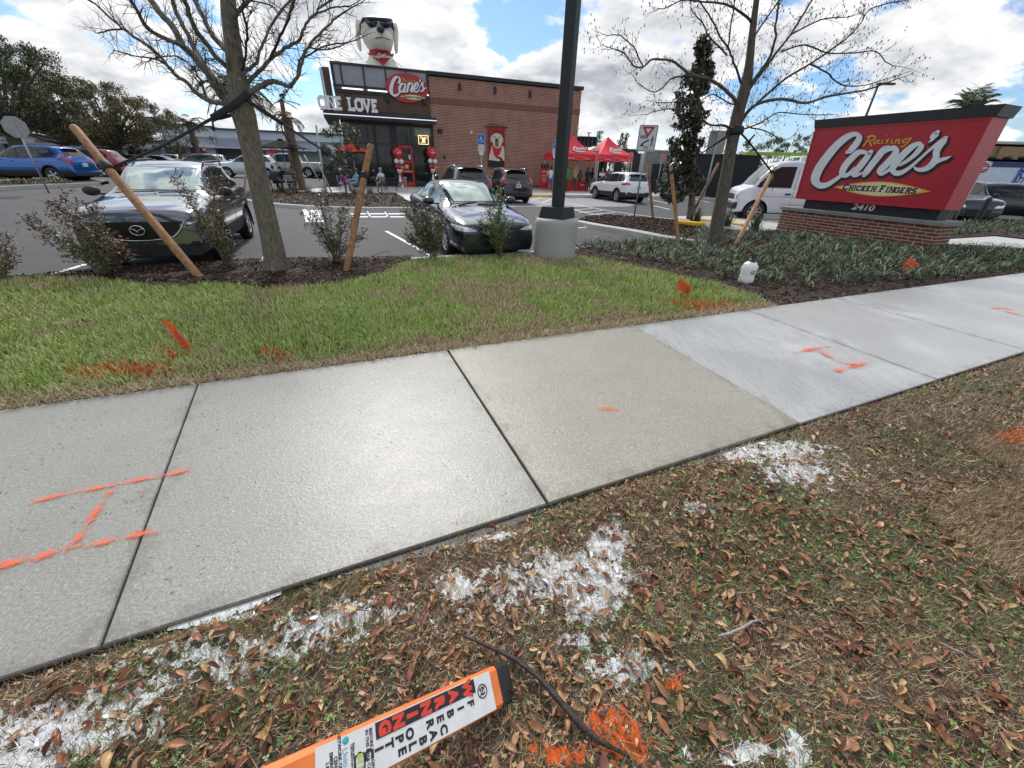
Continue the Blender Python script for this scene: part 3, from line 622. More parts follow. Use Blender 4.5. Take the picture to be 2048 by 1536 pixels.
# small bits: crumbs of bark, dead leaf fragments, acorns
P, w, z = vpos(30000, bias=1.6); k = (blobs(P, WB) < .45) | (RNG.random(len(P)) < .15); P, w, z = P[k], w[k], z[k]; n = len(P)
scatter('leaf_crumbs', chip_v, [(0, 1, 2, 3)], np.c_[P, z+RNG.uniform(.002, .016, n)], rotz(RNG.random(n)*6.28) @ rotx(RNG.normal(0, .6, n)), np.c_[RNG.uniform(.006, .022, n), RNG.uniform(.004, .012, n), np.full(n, .01)], lmats_i+[wpaint, opaint], RNG.choice(4, n), parent=verge)
am = M('acorn', (.36, .22, .09), .35, var=.2, vs=80); acap = M('acorn_cap', (.17, .11, .06), .8)
mb = MB(); mb.lathe([(0, -.011), (.004, -.010), (.0068, -.004), (.0072, .003), (.0065, .006)], 8, 0); mb.lathe([(.0078, .004), (.0075, .009), (.004, .0125), (0, .013)], 8, 1); acme = mb.mesh('acorn', [am, acap])
P, w, z = vpos(120, umax=4, wmax=2.2, bias=.8)
for i in range(len(P)): o = obj('acorn', acme, verge, (P[i, 0], P[i, 1], z[i]+.014), (random.random()*3, random.random()*3, random.random()*6)); 
# puddle film along the slab edge
pud = M('puddle_water', (.07, .07, .065), .05, var=.3, vs=20, spec=.8); milky = M('milky_puddle', (.62, .65, .66), .12, var=.12, vs=25)
for (ua, va), (ub, vb), wd_, zz_, mt in (((690, 1150), (1096, 1016), .075, -.021, pud), ((330, 1258), (560, 1190), .05, -.017, milky), ((1330, 940), (1480, 895), .05, -.022, pud)):
    s0, s1 = ((gp(a_, b_).xy-BP).dot(BD) for a_, b_ in ((ua, va), (ub, vb))); n_ = 24; V = []
    for i in range(n_+1):
        q = BP+BD*(s0+(s1-s0)*i/n_); e_ = q+BN*wd_*(.35+.65*sin(pi*i/n_))*random.uniform(.7, 1); V += [(q.x+BN.x*.001, q.y+BN.y*.001, zz_), (e_.x, e_.y, zz_)]
    structure(obj('puddle', fastmesh('puddle', V, [(2*i, 2*i+1, 2*i+3, 2*i+2) for i in range(n_)], mt)))
# two pieces of lifted sod on the right: a thicker mat of straw
def sod(pxs, h, label):
    poly = [gp(*p).xy.to_tuple() for p in pxs]; mb = MB(); mb.prism(poly, -.05, h-.006); o = mb.build('sod_strip', ground_mat('sod_soil', (.10, .06, .035), (.20, .14, .085))); structure(o)
    n = 9000; P = sample(poly, n)
    Pj = P+RNG.normal(0, .022, P.shape)
    s_ = scatter('sod_thatch', Tv, Tf, np.c_[Pj, h-.008+RNG.uniform(0, .008, n)], rotz(RNG.random(n)*6.28) @ rotx(RNG.uniform(.8, 1.5, n)), np.c_[np.full(n, .0028), RNG.uniform(.02, .06, n), RNG.uniform(.02, .05, n)], [straw, brownb, opaint], np.where(RNG.random(n) < blobs(P, OB)*.9-.2, 2, (RNG.random(n) < .6).astype(int)), parent=o)
sod([(1858, 1030), (1880, 1062), (1930, 1098), (1985, 1135), (2040, 1168), (2120, 1205), (2300, 1150), (2300, 985), (2100, 1002), (1990, 975), (1925, 985), (1880, 1005)], .007, '')
sod([(1925, 882), (1970, 918), (2060, 962), (2250, 990), (2250, 868), (2060, 862), (1980, 868)], .007, '')
# ------------------------------------------------------------------ twigs, dark branch
barkd = M('wet_bark', (.035, .026, .022), .55, var=.4, vs=40, bump=.6, bs=120); barkl = M('pale_twig_bark', (.30, .28, .25), .8, var=.3, vs=60, bump=.4)
mb = MB(); pts = [gp(u, v, z_) for u, v, z_ in ((905, 1262, .03), (960, 1285, .035), (1030, 1318, .04), (1075, 1352, .045), (1120, 1402, .04), (1160, 1450, .035), (1200, 1482, .03), (1260, 1515, .025))]
mb.tube(pts, [.004, .0065, .009, .010, .011, .011, .009, .004], 8); mb.tube([pts[2], pts[2]+Vector((.03, .05, .02)), pts[2]+Vector((.05, .12, .01))], [.004, .003, .0015], 5)
tag(mb.build('fallen_branch', barkd), 'dark wet fallen branch lying beside the black end of the orange post', 'branch')
mb = MB(); pts = [gp(u, v, .03) for u, v in ((1435, 1272), (1462, 1266), (1487, 1255), (1505, 1243), (1525, 1239))]; mb.tube(pts, [.004, .006, .006, .005, .003], 6); mb.tube([pts[2], gp(1478, 1248, .035)], [.004, .003], 5)
tag(mb.build('pale_twig', barkl), 'short pale grey lichen twig lying on the leaf litter below the middle of the verge', 'twig')
mb = MB(); mb.tube([gp(u, v, .03) for u, v in ((1880, 1285), (1900, 1296), (1925, 1306), (1935, 1318))], [.003, .004, .004, .002], 6)
tag(mb.build('pale_twig', barkl), 'small pale twig among dead grass at the far right of the verge', 'twig')
# ------------------------------------------------------------------ text helper (built-in font) and slab lettering
def text_mesh(body, size, mat, ext=.001, bold=0, sx=1.0, shear=0, align='CENTER', name='lettering'):
    c = bpy.data.curves.new('t', 'FONT'); c.body = body; c.size = size; c.extrude = ext; c.offset = bold; c.align_x = align; c.align_y = 'CENTER'; c.resolution_u = 3; c.shear = shear
    o = bpy.data.objects.new('t', c); me = bpy.data.meshes.new_from_object(o); bpy.data.objects.remove(o)
    for v in me.vertices: v.co.x *= sx
    me.materials.clear(); me.materials.append(mat); me.name = name; return me
GL = {'O': [[(.2, 0), (0, .2), (0, .8), (.2, 1), (.5, 1), (.7, .8), (.7, .2), (.5, 0), (.2, 0)]], 'N': [[(.1, 0), (.1, 1), (.65, 0), (.65, 1)]], 'E': [[(.6, 0), (.1, 0), (.1, 1), (.6, 1)], [(.1, .5), (.45, .5)]], 'L': [[(.12, 1), (.12, 0), (.6, 0), (.6, .22)]], 'V': [[(0, 1), (.32, 0), (.64, 1)]],
 'C': [[(.65, .75), (.5, 1), (.2, 1), (0, .8), (0, .2), (.2, 0), (.5, 0), (.65, .25)]], 'H': [[(.08, 0), (.08, 1)], [(.6, 0), (.6, 1)], [(.08, .5), (.6, .5)]], 'I': [[(.15, 0), (.15, 1)]], 'K': [[(.08, 0), (.08, 1)], [(.6, 1), (.1, .45), (.62, 0)]], 'F': [[(.1, 0), (.1, 1), (.6, 1)], [(.1, .5), (.45, .5)]],
 'G': [[(.65, .78), (.5, 1), (.2, 1), (0, .8), (0, .2), (.2, 0), (.5, 0), (.65, .2), (.65, .45), (.4, .45)]], 'R': [[(.1, 0), (.1, 1), (.48, 1), (.62, .85), (.62, .65), (.48, .5), (.1, .5)], [(.35, .5), (.66, 0)]], 'S': [[(.6, .8), (.45, 1), (.15, 1), (0, .82), (.05, .6), (.55, .42), (.62, .2), (.45, 0), (.15, 0), (0, .2)]]}
GW = {'I': .42, 'L': .72, 'E': .75, 'F': .75}
SER = {'N': [(.1, 0), (.65, 1), (.1, 1), (.65, 0)], 'E': [(.1, 0), (.1, 1)], 'L': [(.12, 0), (.12, 1)], 'V': [(0, 1), (.64, 1)], 'H': [(.08, 0), (.08, 1), (.6, 0), (.6, 1)], 'I': [(.15, 0), (.15, 1)], 'K': [(.08, 0), (.08, 1), (.6, 1), (.62, 0)], 'F': [(.1, 0), (.1, 1)], 'R': [(.1, 0), (.1, 1), (.66, 0)]}
def stroke_poly(mb, pts, w, z0, z1, m=0, ws=None):
    """flat ribbon of width w along pts with mitred joins, extruded between z0 and z1"""
    pts = [Vector(p) for p in pts]; k = len(pts); closed = (pts[0]-pts[-1]).length < 1e-6 and k > 3; A = []; B = []
    for i, p in enumerate(pts):
        if closed: a, b = pts[(i-1) % (k-1)] if i not in (0,) else pts[k-2], pts[(i+1) if i < k-1 else 1]
        else: a, b = pts[max(i-1, 0)], pts[min(i+1, k-1)]
        d1 = (p-a).normalized() if (p-a).length > 1e-9 else None; d2 = (b-p).normalized() if (b-p).length > 1e-9 else None
        if d1 is None: d1 = d2
        if d2 is None: d2 = d1
        n1, n2 = Vector((-d1.y, d1.x)), Vector((-d2.y, d2.x)); n = (n1+n2)
        if n.length < .2: n = n1
        n.normalize(); s = 1/max(.45, n.dot(n1)); ww_ = (ws[i] if ws else w)/2*s; A.append(p+n*ww_); B.append(p-n*ww_)
    vs = [(q.x, q.y, z0) for q in A]+[(q.x, q.y, z0) for q in B]+[(q.x, q.y, z1) for q in A]+[(q.x, q.y, z1) for q in B]
    F = []
    for i in range(k-1): F += [(2*k+i, 3*k+i, 3*k+i+1, 2*k+i+1), (i, 2*k+i, 2*k+i+1, i+1), (k+i+1, 3*k+i+1, 3*k+i, k+i)]
    if not closed: F += [(0, k, 3*k, 2*k), (2*k-1, k-1, 3*k-1, 4*k-1)]
    mb.add(vs, F, m)
def slab_text(s, h, w, z0=0, z1=.05, shear=0, caps=None, sx=1.0, spacing=.22):
    """list of (MB, advance) one per letter; caps: height factor for small caps after the first of each word"""
    out = []; x = 0; first = True
    for ch in s:
        if ch == ' ': x += .45*h; first = True; continue
        k = h*(caps if (caps and not first) else 1); first = False; mb = MB(); g = lambda p: ((x+p[0]*k*sx)+shear*(p[1]*k), p[1]*k)
        dz = 0
        for st in GL[ch]: stroke_poly(mb, [g((p[0], w/2+p[1]*(1-w))) for p in st], w*k, z0+dz, z1+dz); dz += .0012*h
        for p in SER.get(ch, []):
            yy = w/4+p[1]*(1-w/2); stroke_poly(mb, [g((p[0]-w*.95, yy)), g((p[0]+w*.95, yy))], w*.5*k, z0, z1+.003*h)
        out.append(mb); x += k*sx*(GW.get(ch, .78)+spacing*.6)
    return out, x
# ------------------------------------------------------------------ orange utility marker bent over in front
def marker():
    po = M('marker_orange', (.80, .20, .05), .45, var=.15, vs=14, rvar=.1); pw = M('marker_label_white', (.74, .74, .74), .5, var=.06, vs=20); pk = M('marker_black', (.018, .018, .02), .45); pr_ = M('marker_red', (.72, .06, .03), .5, var=.1)
    pbrown = M('marker_brown_edge', (.36, .20, .11), .7, var=.35, vs=20); pg = M('marker_green', (.45, .62, .08), .5); pt = M('marker_teal', (.06, .42, .45), .5)  # lower side of the post is browner than its orange face
    A0 = gp(977.5, 1380, .045); fw = Vector((0, cos(PITCH), -sin(PITCH))); d0 = (A0-Vector((0, 0, EYE))).dot(fw); dB = ray(625, 1553); B = Vector((0, 0, EYE))+dB*(d0*.72/dB.dot(fw))
    ax = (B-A0); LL = ax.length; ax.normalize(); A = A0-ax*.045; dE = .72; view = (Vector((0, 0, EYE))-(A+B)/2).normalized()
    wd = ax.cross(view).normalized(); nn = wd.cross(ax).normalized()      # nn faces the viewer
    if nn.dot(view) < 0: nn = -nn
    # want width axis pointing down in the picture
    if wd.z > 0: wd = -wd
    R = Matrix.Rotation(radians(-9), 3, ax); wd = R @ wd; nn = R @ nn
    root = thing('utility_marker', 'orange and white fiber optic warning marker bent over onto the leaf litter, black end cap', 'utility marker', A)
    Wd, Th = .118, .042
    # centre line: straight over the visible part, then curving down into the ground outside the picture
    C = [Vector((0, 0, 0)), ax*.12, ax*.3, ax*.5, ax*.75]; p = ax*.75; d = ax.copy()
    tgt = Vector((ax.x, ax.y, 0)).normalized()
    for i in range(14):
        d = (d+Vector((0, 0, -.20))+tgt*.03).normalized(); p = p+d*.085; C.append(p)
        if (p+A).z < -.1: break
    prof = [(-Wd/2+.012, Th/2), (Wd/2-.012, Th/2), (Wd/2, Th/2-.012), (Wd/2, -Th/2+.012), (Wd/2-.012, -Th/2), (-Wd/2+.012, -Th/2), (-Wd/2, -Th/2+.012), (-Wd/2, Th/2-.012)]
    def tube_of(cs, s=1.0, m=0):
        vs = []
        for i, c in enumerate(cs):
            t = (cs[min(i+1, len(cs)-1)]-cs[max(i-1, 0)]).normalized(); w1 = (wd-t*wd.dot(t)).normalized(); n1 = w1.cross(t).normalized()
            if n1.dot(nn) < 0 and i < 6: n1 = -n1
            if i >= 6: n1 = t.cross(w1) if t.cross(w1).dot(last) > 0 else w1.cross(t)
            last = n1
            for a, b in prof: vs.append(c+w1*a*s+n1*b*s)
        F = [(i*8+j, i*8+(j+1) % 8, (i+1)*8+(j+1) % 8, (i+1)*8+j) for i in range(len(cs)-1) for j in range(8)]
        mb = MB(); mb.add(vs, F+[tuple(range(7, -1, -1)), tuple((len(cs)-1)*8+j for j in range(8))], m)
        for i in range(len(mb.f)):
            if i < (len(cs)-1)*8 and i % 8 in (2, 3): mb.m[i] = 1
        return mb
    tube_of(C).build('body', [po, pbrown], root)
    mb = tube_of([ax*(-.042), ax*.012], 1.05); mb.m = [0]*len(mb.m); mb.build('end_cap', pk, root)
    # label frame: X across the width (downwards in the picture), Y towards the cap
    Z = nn; Xt = wd; Yt = -ax
    if Xt.cross(Yt).dot(Z) < 0: Xt = -Xt
    LM = Matrix((Xt, Yt, Z)).transposed().to_4x4()
    org = nn*(Th/2)
    def place(me, x, y, z=.0012, name='lettering', par=root):
        o = obj(name, me, par); o.matrix_local = Matrix.Translation(org+ax*(-y)+Xt*x+Z*z) @ LM; return o
    sgn = 1
    def ty(f): t = f/(dE+f*(1-dE)); return -(.045+t*LL)
    hw = Wd/2*.90; X = lambda g_: -hw+2*hw*g_
    lab = MB(); lab.add([(-hw, ty(1), 0), (hw, ty(1), 0), (hw, ty(0), 0), (-hw, ty(0), 0)], [(0, 1, 2, 3)]); place(lab.mesh('label', pw), 0, 0, .001, 'label')
    blk = MB(); blk.add([(X(.03), ty(.655), 0), (X(.37), ty(.655), 0), (X(.37), ty(.09), 0), (X(.03), ty(.09), 0)], [(0, 1, 2, 3)]); place(blk.mesh('label_panel', pk), 0, 0, .0018, 'label_panel')
    for i, ch in enumerate('WARNING'): place(text_mesh(ch, LL*.078, pr_, .0002, .0032, sx=.95), X(.20), ty(.135+i*.0785), .0024)
    for i, ch in enumerate('FIBER OPTIC'):
        if ch != ' ': place(text_mesh(ch, LL*.058, pk, .0002, .0016), X(.565), ty(.128+i*.0575), .0016)
    for i, ch in enumerate('CABLE'): place(text_mesh(ch, LL*.058, pk, .0002, .0016), X(.83), ty(.29+i*.058), .0016)
    mb = MB(); q_ = LL/.62
    stroke_poly(mb, [(.020*cos(t*pi/12)*q_, .020*sin(t*pi/12)*q_) for t in range(25)], .0032, 0, .0004); stroke_poly(mb, [(-.014*q_, .014*q_), (.014*q_, -.014*q_)], .003, .0005, .0009)
    stroke_poly(mb, [(.004, .010), (.009, .002), (.004, -.009)], .004, 0, .0004); stroke_poly(mb, [(-.012, -.002), (-.004, .006)], .006, 0, .0004); stroke_poly(mb, [(-.009, -.010), (-.002, -.005)], .006, 0, .0004)
    place(mb.mesh('dig_symbol', pk), X(.42), ty(.055), .0016, 'dig_symbol')
    for i, (s, sz) in enumerate((('BEFORE DIGGING', .0118), ('IN THIS AREA CALL', .0108))): place(text_mesh(s, sz, pk, .0001, .0003), X(.52), ty(.683+i*.022), .0016)
    mb = MB(); stroke_poly(mb, [(-.012, .012), (.014, .012), (.020, 0), (.014, -.012), (-.012, -.012), (-.018, 0), (-.012, .012)], .004, 0, .0003); place(mb.mesh('call_badge', pk), X(.62), ty(.752), .0016, 'call_badge')
    place(text_mesh('811', .022, pg, .0002, .0006), X(.62), ty(.752), .002)
    place(text_mesh("Know what's below.", .0075, pk), X(.5), ty(.782), .0016); place(text_mesh('Call before you dig.', .0075, pk), X(.5), ty(.794), .0016)
    mb = MB(); mb.ell((0, 0, 0), (.008, .008, .0005), 14, 4); place(mb.mesh('globe_mark', pt), X(.10), ty(.825), .0018, 'globe_mark')
    place(text_mesh('Uniti Fiber', .019, pt, .0001), X(.62), ty(.832), .0016)
    for i, s in enumerate(('NETWORK OPERATIONS', 'CENTER', 'EMERGENCY', '1-888-7')): place(text_mesh(s, .0112, pk, .0001, .0004), X(.5), ty(.862+i*.024), .0016)
marker()
# ------------------------------------------------------------------ marking flags
def flag(u, v, hpx, label, lean, yawr, text='BURIED FIBER', s=1.0, top=None):
    base = gp(u, v); root = thing('marking_flag', label, 'marking flag', base, 0, 'orange utility marking flags')
    fm = M('flag_orange', (.88, .12, .02), .45, var=.05); wm_ = M('flag_wire', (.25, .25, .26), .35, .8); tk = M('flag_black_print', (.02, .02, .02), .6)
    Lw = top or .155*s; d = Vector((lean, .0, 1)).normalized(); mb = MB(); mb.tube([(0, 0, -.05), d*Lw], .0014, 5); mb.build('wire', wm_, root)
    V = []; F = []; nx, ny = 8, 6
    side = Vector((cos(yawr), sin(yawr), -.35-lean*1.1)).normalized() if lean > -.1 else Vector((.45, .35, -.62)).normalized()
    for i in range(nx+1):
        for j in range(ny+1):
            a, b = i/nx, j/ny; q = d*(Lw-.105*s*b)+side*.12*s*a+Vector((0, 1, 0))*(.018*s*sin(a*5+b*2))+Vector((0, 0, -.03*s*a*a)); V.append(q)
    F = [(i*(ny+1)+j, (i+1)*(ny+1)+j, (i+1)*(ny+1)+j+1, i*(ny+1)+j+1) for i in range(nx) for j in range(ny)]
    me = fastmesh('flag', np.array([tuple(x) for x in V]), np.array(F), fm, True); obj('flag_sheet', me, root)
    # printed words follow the sheet
    def on(a, b, e=.0012): return d*(Lw-.105*s*b)+side*.12*s*a+Vector((0, 1, 0))*(.018*s*sin(a*5+b*2))+Vector((0, 0, -.03*s*a*a))+Vector((0, -1, 0))*e
    for row, (t, b0, hh) in enumerate((('WARNING', .14, .13), ('BURIED', .34, .17), ('FIBER', .56, .17), ('CABLE', .78, .12))):
        tm = text_mesh(t, 1.0, tk, 0, .03); xs = [v_.co.x for v_ in tm.vertices]; w_ = max(xs)-min(xs)
        for v_ in tm.vertices: v_.co = on(.5+v_.co.x/w_*.78, b0+.06-v_.co.y*hh)
        obj('lettering', tm, root)
    return root
flag(358, 706, 0, 'orange marking flag leaning in the lawn above the left sidewalk slab', -.12, -.15, s=1.6, top=.33)
flag(1352, 590, 0, 'orange marking flag standing in the lawn near the mulch left of the white sprayer', -.05, -.35, s=1.6)
flag(1800, 545, 0, 'orange marking flag among the striped ribbon grass in front of the monument sign', .18, 0.1, s=2.1)
# ------------------------------------------------------------------ white pump sprayer
def sprayer():
    b = gp(1490, 565, 0); root = thing('pump_sprayer', 'white plastic pump sprayer jug with black pump handle standing on dark mulch', 'garden sprayer', b, .3)
    wp = M('sprayer_plastic', (.88, .90, .87), .35, var=.04, vs=6, spec=.5); bk = M('sprayer_black', (.02, .02, .022), .4)
    k = 1.08; root.scale = (1.1, 1.1, 1.22)
    mb = MB(); pr = [(0, .0), (.075, .0), (.088, .012), (.092, .05), (.086, .09), (.090, .13), (.092, .19), (.088, .215), (.070, .245), (.045, .262), (.033, .272), (.033, .29)]
    V = []
    n = 24
    for r, h in pr:
        for j in range(n):
            t = 2*pi*j/n; q = abs(cos(t))**.75*(1 if cos(t) > 0 else -1), abs(sin(t))**.75*(1 if sin(t) > 0 else -1); V.append((q[0]*r*k*1.12, q[1]*r*k*.85, h*k))
    mb.add(V, [(i*n+j, i*n+(j+1) % n, (i+1)*n+(j+1) % n, (i+1)*n+j) for i in range(len(pr)-1) for j in range(n)], 0, True); mb.build('tank', wp, root)
    mb = MB(); mb.lathe([(.046, .272), (.05, .278), (.05, .305), (.04, .312), (.028, .314), (.026, .335), (.0, .336)], 18); mb.build('cap', bk, root)
    mb = MB(); mb.tube([(0, 0, .33), (0, 0, .366)], .014, 8); mb.tube([(.088*cos(t*pi/12), .045*sin(t*pi/12), .368+.006*abs(sin(t*pi/12))) for t in range(25)], .009, 8); mb.build('pump_handle', bk, root)
    mb = MB(); mb.tube([(-.09, 0, .25), (-.19, -.03, .24), (-.27, -.07, .16), (-.25, -.16, .06), (-.16, -.30, .012), (-.05, -.36, .012)], .005, 7); mb.build('hose', M('sprayer_hose', (.25, .25, .22), .5), root)
    mb = MB()
    for i, z_ in enumerate((.175, .153, .135)): mb.add([(-.05, -.0808*k, z_), (.045, -.0808*k, z_-.012), (.045, -.0808*k, z_-.004), (-.05, -.0808*k, z_+.007)], [(0, 1, 2, 3)])
    mb.build('label_stripe', bk, root)
sprayer()
# ------------------------------------------------------------------ ribbon grass (liriope) ground cover
def liriope(poly, ncl, name='ground_cover', sc=1.0, dense=1.0, mind=.31, keep=None):
    C = []; cand = sample(poly, ncl*8); g = {}
    for p in cand:
        key = (int(p[0]/mind), int(p[1]/mind)); ok = True
        for dx in (-1, 0, 1):
            for dy in (-1, 0, 1):
                for q in g.get((key[0]+dx, key[1]+dy), ()):
                    if (q[0]-p[0])**2+(q[1]-p[1])**2 < mind*mind: ok = False
        if ok and (keep is None or keep(p)): g.setdefault(key, []).append(p); C.append(p)
        if len(C) >= ncl: break
    C = np.array(C); nb = int(38*dense); n = len(C)*nb; k = 6
    cen = np.repeat(C, nb, 0); yaw = RNG.random(n)*6.28; Ln = RNG.uniform(.22, .44, n)*sc; lean = RNG.uniform(.15, 1.0, n); w_ = RNG.uniform(.0035, .0075, n)*sc
    V = np.zeros((n, (k+1)*3, 3)); x = np.zeros(n); z = np.zeros(n); ang = pi/2-lean*.45
    for i in range(k+1):
        t = i/k; ww_ = w_*(1-t**3*.92)
        for j, sg in enumerate((-1, 0, 1)):
            V[:, i*3+j, 0] = cen[:, 0]+np.cos(yaw)*(x+.02)-np.sin(yaw)*ww_*sg; V[:, i*3+j, 1] = cen[:, 1]+np.sin(yaw)*(x+.02)+np.cos(yaw)*ww_*sg; V[:, i*3+j, 2] = z+(.003 if sg else 0)
        x = x+np.cos(ang)*Ln/k; z = z+np.sin(ang)*Ln/k; ang = ang-(.18+lean*.42)*(1+t*1.3)
    F = []
    for i in range(k):
        for j in range(2): F.append((i*3+j, i*3+j+1, i*3+j+4, i*3+j+3))
    F = (np.array(F)[None]+(np.arange(n)*(k+1)*3)[:, None, None]).reshape(-1, 4)
    mi = np.tile(np.array([0]*(2*k)), n); stripe = np.repeat(RNG.random(n) < .34, 2*k); mi = np.where(stripe & (np.tile(np.arange(2*k) % 2 == 0, n)), 1, 0); mi = np.where(np.repeat(RNG.random(n) < .05, 2*k), 2, mi)
    V[:, :, 2] = np.maximum(V[:, :, 2], .012)
    return tag(obj(name, fastmesh(name, V.reshape(-1, 3), F, [M('liriope_green', (.038, .088, .034), .42, var=0, island=.35, spec=.5), M('liriope_cream', (.33, .40, .25), .5, var=0, island=.15), straw], True, mi)), 'arching green and cream striped ribbon grass planted in dark mulch', kind='stuff')
lir_poly = [gp(*p).xy.to_tuple() for p in ((1160, 494), (1250, 512), (1330, 524), (1420, 545), (1455, 556), (1540, 565), (1600, 575), (1680, 570), (1780, 560), (1900, 556), (2048, 543), (2300, 512), (2300, 499), (2060, 505), (1985, 498), (1898, 498), (1855, 506), (1700, 484), (1540, 468), (1440, 466), (1400, 458), (1392, 480), (1330, 484), (1270, 486), (1200, 488), (1160, 489))]
bare = [gp(1440, 495).xy, gp(1500, 488).xy]
liriope(lir_poly, 400, keep=lambda p: all((Vector(p)-b).length > .45 for b in bare))
liriope([gp(*p).xy.to_tuple() for p in ((1900, 474), (1990, 466), (2300, 474), (2300, 440), (1990, 446), (1880, 448))], 180, dense=.6, sc=1.2, mind=.34)
# ------------------------------------------------------------------ restaurant
WA, WE = gp(824, 373), gp(1148, 377); wdir = (WE-WA).normalized(); WRZ = atan2(wdir.y, wdir.x)
W0 = onplane(866, 300, WA, WE); W0.z = 0
BM = Matrix.Translation(W0) @ Matrix.Rotation(WRZ, 4, 'Z'); BMI = BM.inverted()
def wl(u, v, off=0.0):
    n = Vector((sin(WRZ), -cos(WRZ), 0)); q = BMI @ onplane(u, v, WA+n*off, WE+n*off); return q.x, q.z
def brick_mat(name, c1, c2, mort, bw=.2032, bh=.0677, ms=.012, soldier=False, bump=.6):
    m, nt, b, L = nodes_of(name); t = nnew(nt, 'ShaderNodeTexCoord'); s = nnew(nt, 'ShaderNodeSeparateXYZ'); L(t.outputs['Object'], s.inputs[0])
    a = nnew(nt, 'ShaderNodeMath', operation='ADD'); L(s.outputs[0], a.inputs[0]); L(s.outputs[1], a.inputs[1]); c = nnew(nt, 'ShaderNodeCombineXYZ')
    L(a.outputs[0], c.inputs[1 if soldier else 0]); L(s.outputs[2], c.inputs[0 if soldier else 1])
    k = nnew(nt, 'ShaderNodeTexBrick'); L(c.outputs[0], k.inputs['Vector']); k.inputs['Scale'].default_value = 1; k.inputs['Brick Width'].default_value = bw; k.inputs['Row Height'].default_value = bh
    k.inputs['Mortar Size'].default_value = ms; k.inputs['Mortar Smooth'].default_value = .2; k.inputs['Color1'].default_value = lin(c1); k.inputs['Color2'].default_value = lin(c2); k.inputs['Mortar'].default_value = lin(mort)
    if soldier: k.offset = 0
    col = mix(nt, mapr(nt, tex(nt, 1.1, 6), .35, .7, 0, .28), k.outputs['Color'], (.10, .05, .04)); L(col, b.inputs['Base Color']); b.inputs['Roughness'].default_value = .85
    inv = nnew(nt, 'ShaderNodeMath', operation='SUBTRACT'); inv.inputs[0].default_value = 1; L(k.outputs['Fac'], inv.inputs[1]); bumpn(nt, b, inv.outputs[0], bump, .01); return m
brick = brick_mat('wall_brick', (.20, .058, .036), (.29, .092, .056), (.50, .38, .30), bump=.25, bw=.305, bh=.1016, ms=.016); soldm = brick_mat('soldier_brick', (.17, .06, .042), (.21, .08, .055), (.22, .15, .12), soldier=True)
darkm = M('dark_bronze_metal', (.022, .023, .027), .4, .3, var=.15, vs=3); blackm = M('black_trim', (.012, .012, .014), .5, var=.1)
glass = M('dark_glazing', (.012, .018, .018), .05, var=.3, vs=1.2, spec=.45); woodm = None
def wood_mat(name, c0, c1, w=.14):
    m, nt, b, L = nodes_of(name); g = tex(nt, 3, 8, .6, sc3=(9, 9, .6)); L(mix(nt, mapr(nt, g, .3, .7), c0, c1), b.inputs['Base Color']); b.inputs['Roughness'].default_value = .6; return m
woodm = wood_mat('fascia_wood', (.085, .045, .026), (.155, .085, .05)); woodl = wood_mat('tan_wood', (.24, .16, .10), (.34, .24, .16))
panelm = M('grey_screen_panel', (.30, .31, .33), .7, var=.06, vs=4, bump=.3, bs=40); stucco = M('stucco', (.42, .42, .42), .85, var=.08, bump=.3)
whitelit = M('light_strip', (1, 1, 1), .4, var=0, emit=1.1); redm = M('red_door_paint', (.56, .012, .014), .35, var=.06); whitem = M('white_enamel', (.80, .80, .80), .4, var=.04)
redsign = M('sign_red', (.42, .010, .022), .38, var=.07, vs=1.2, spec=.5); gold = M('sign_gold', (.74, .44, .05), .4, var=.05); paleyel = M('sign_pale_yellow', (.74, .68, .36), .4, var=.04); lettw = M('sign_letter_white', (.74, .76, .80), .35, var=.03); shadowb = M('sign_letter_black', (.012, .013, .016), .45, var=0); navy = M('sign_navy', (.012, .014, .06), .45, var=0)
R_ = thing('restaurant', 'brick restaurant building with wood fascia, grey rooftop screen panels and red glass door', 'restaurant', W0, WRZ)
XR = wl(1163, 185)[0]; ZT = wl(1000, 158)[1]; XL = -6.7; ZT = 7.72
mb = MB(); mb.box((XR/2, 6, (ZT-.3)/2-.05), (XR, 12, ZT-.2)); mb.build('brick_wall', brick, R_)
zb0, zb1 = wl(900, 210)[1], wl(900, 196.5)[1]
mb = MB(); mb.box((XR/2, -.006, (zb0+zb1)/2), (XR+.03, .04, zb1-zb0)); mb.box((XR+.006, 6, (zb0+zb1)/2), (.04, 12, zb1-zb0)); mb.build('soldier_course', soldm, R_)
mb = MB(); mb.bbox((XR/2, 6, ZT-.1), (XR+.3, 12.3, .24), .03); mb.build('coping', darkm, R_)
mb = MB(); mb.box((XR/2, -.01, .12), (XR, .05, .3)); mb.build('wall_base', M('base_course', (.16, .075, .055), .9), R_)
for u, v in ((919.5, 173.5), (990.5, 181), (1060.5, 188)):
    x, z = wl(u, v, .1); mb = MB(); mb.bbox((x, -.09, z), (.17, .16, .45), .02); mb.build('wall_light', darkm, R_)
for u, v, s in ((880, 262, (.34, .24, .3)), (889, 314, (.18, .1, .2))): x, z = wl(u, v); mb = MB(); mb.bbox((x, -s[1]/2, z), s, .03); mb.build('wall_box', blackm, R_)
x, z = wl(941, 264); mb = MB(); mb.box((x, -.05, z-.08), (.14, .1, .12)); mb.tube([(x, -.1, z+.0), (x+.02, -.32, z-.02)], .075, 10); mb.build('security_camera', whitem, R_)
x, z = wl(1149, 258, .3); mb = MB(); mb.tube([(XR-.1, .05, z+.1), (XR-.1, -.25, z+.05)], .07, 8); mb.build('security_camera', whitem, R_)
mb = MB(); mb.box((4.5, -.05, 3.0), (.05, .03, 6)); 
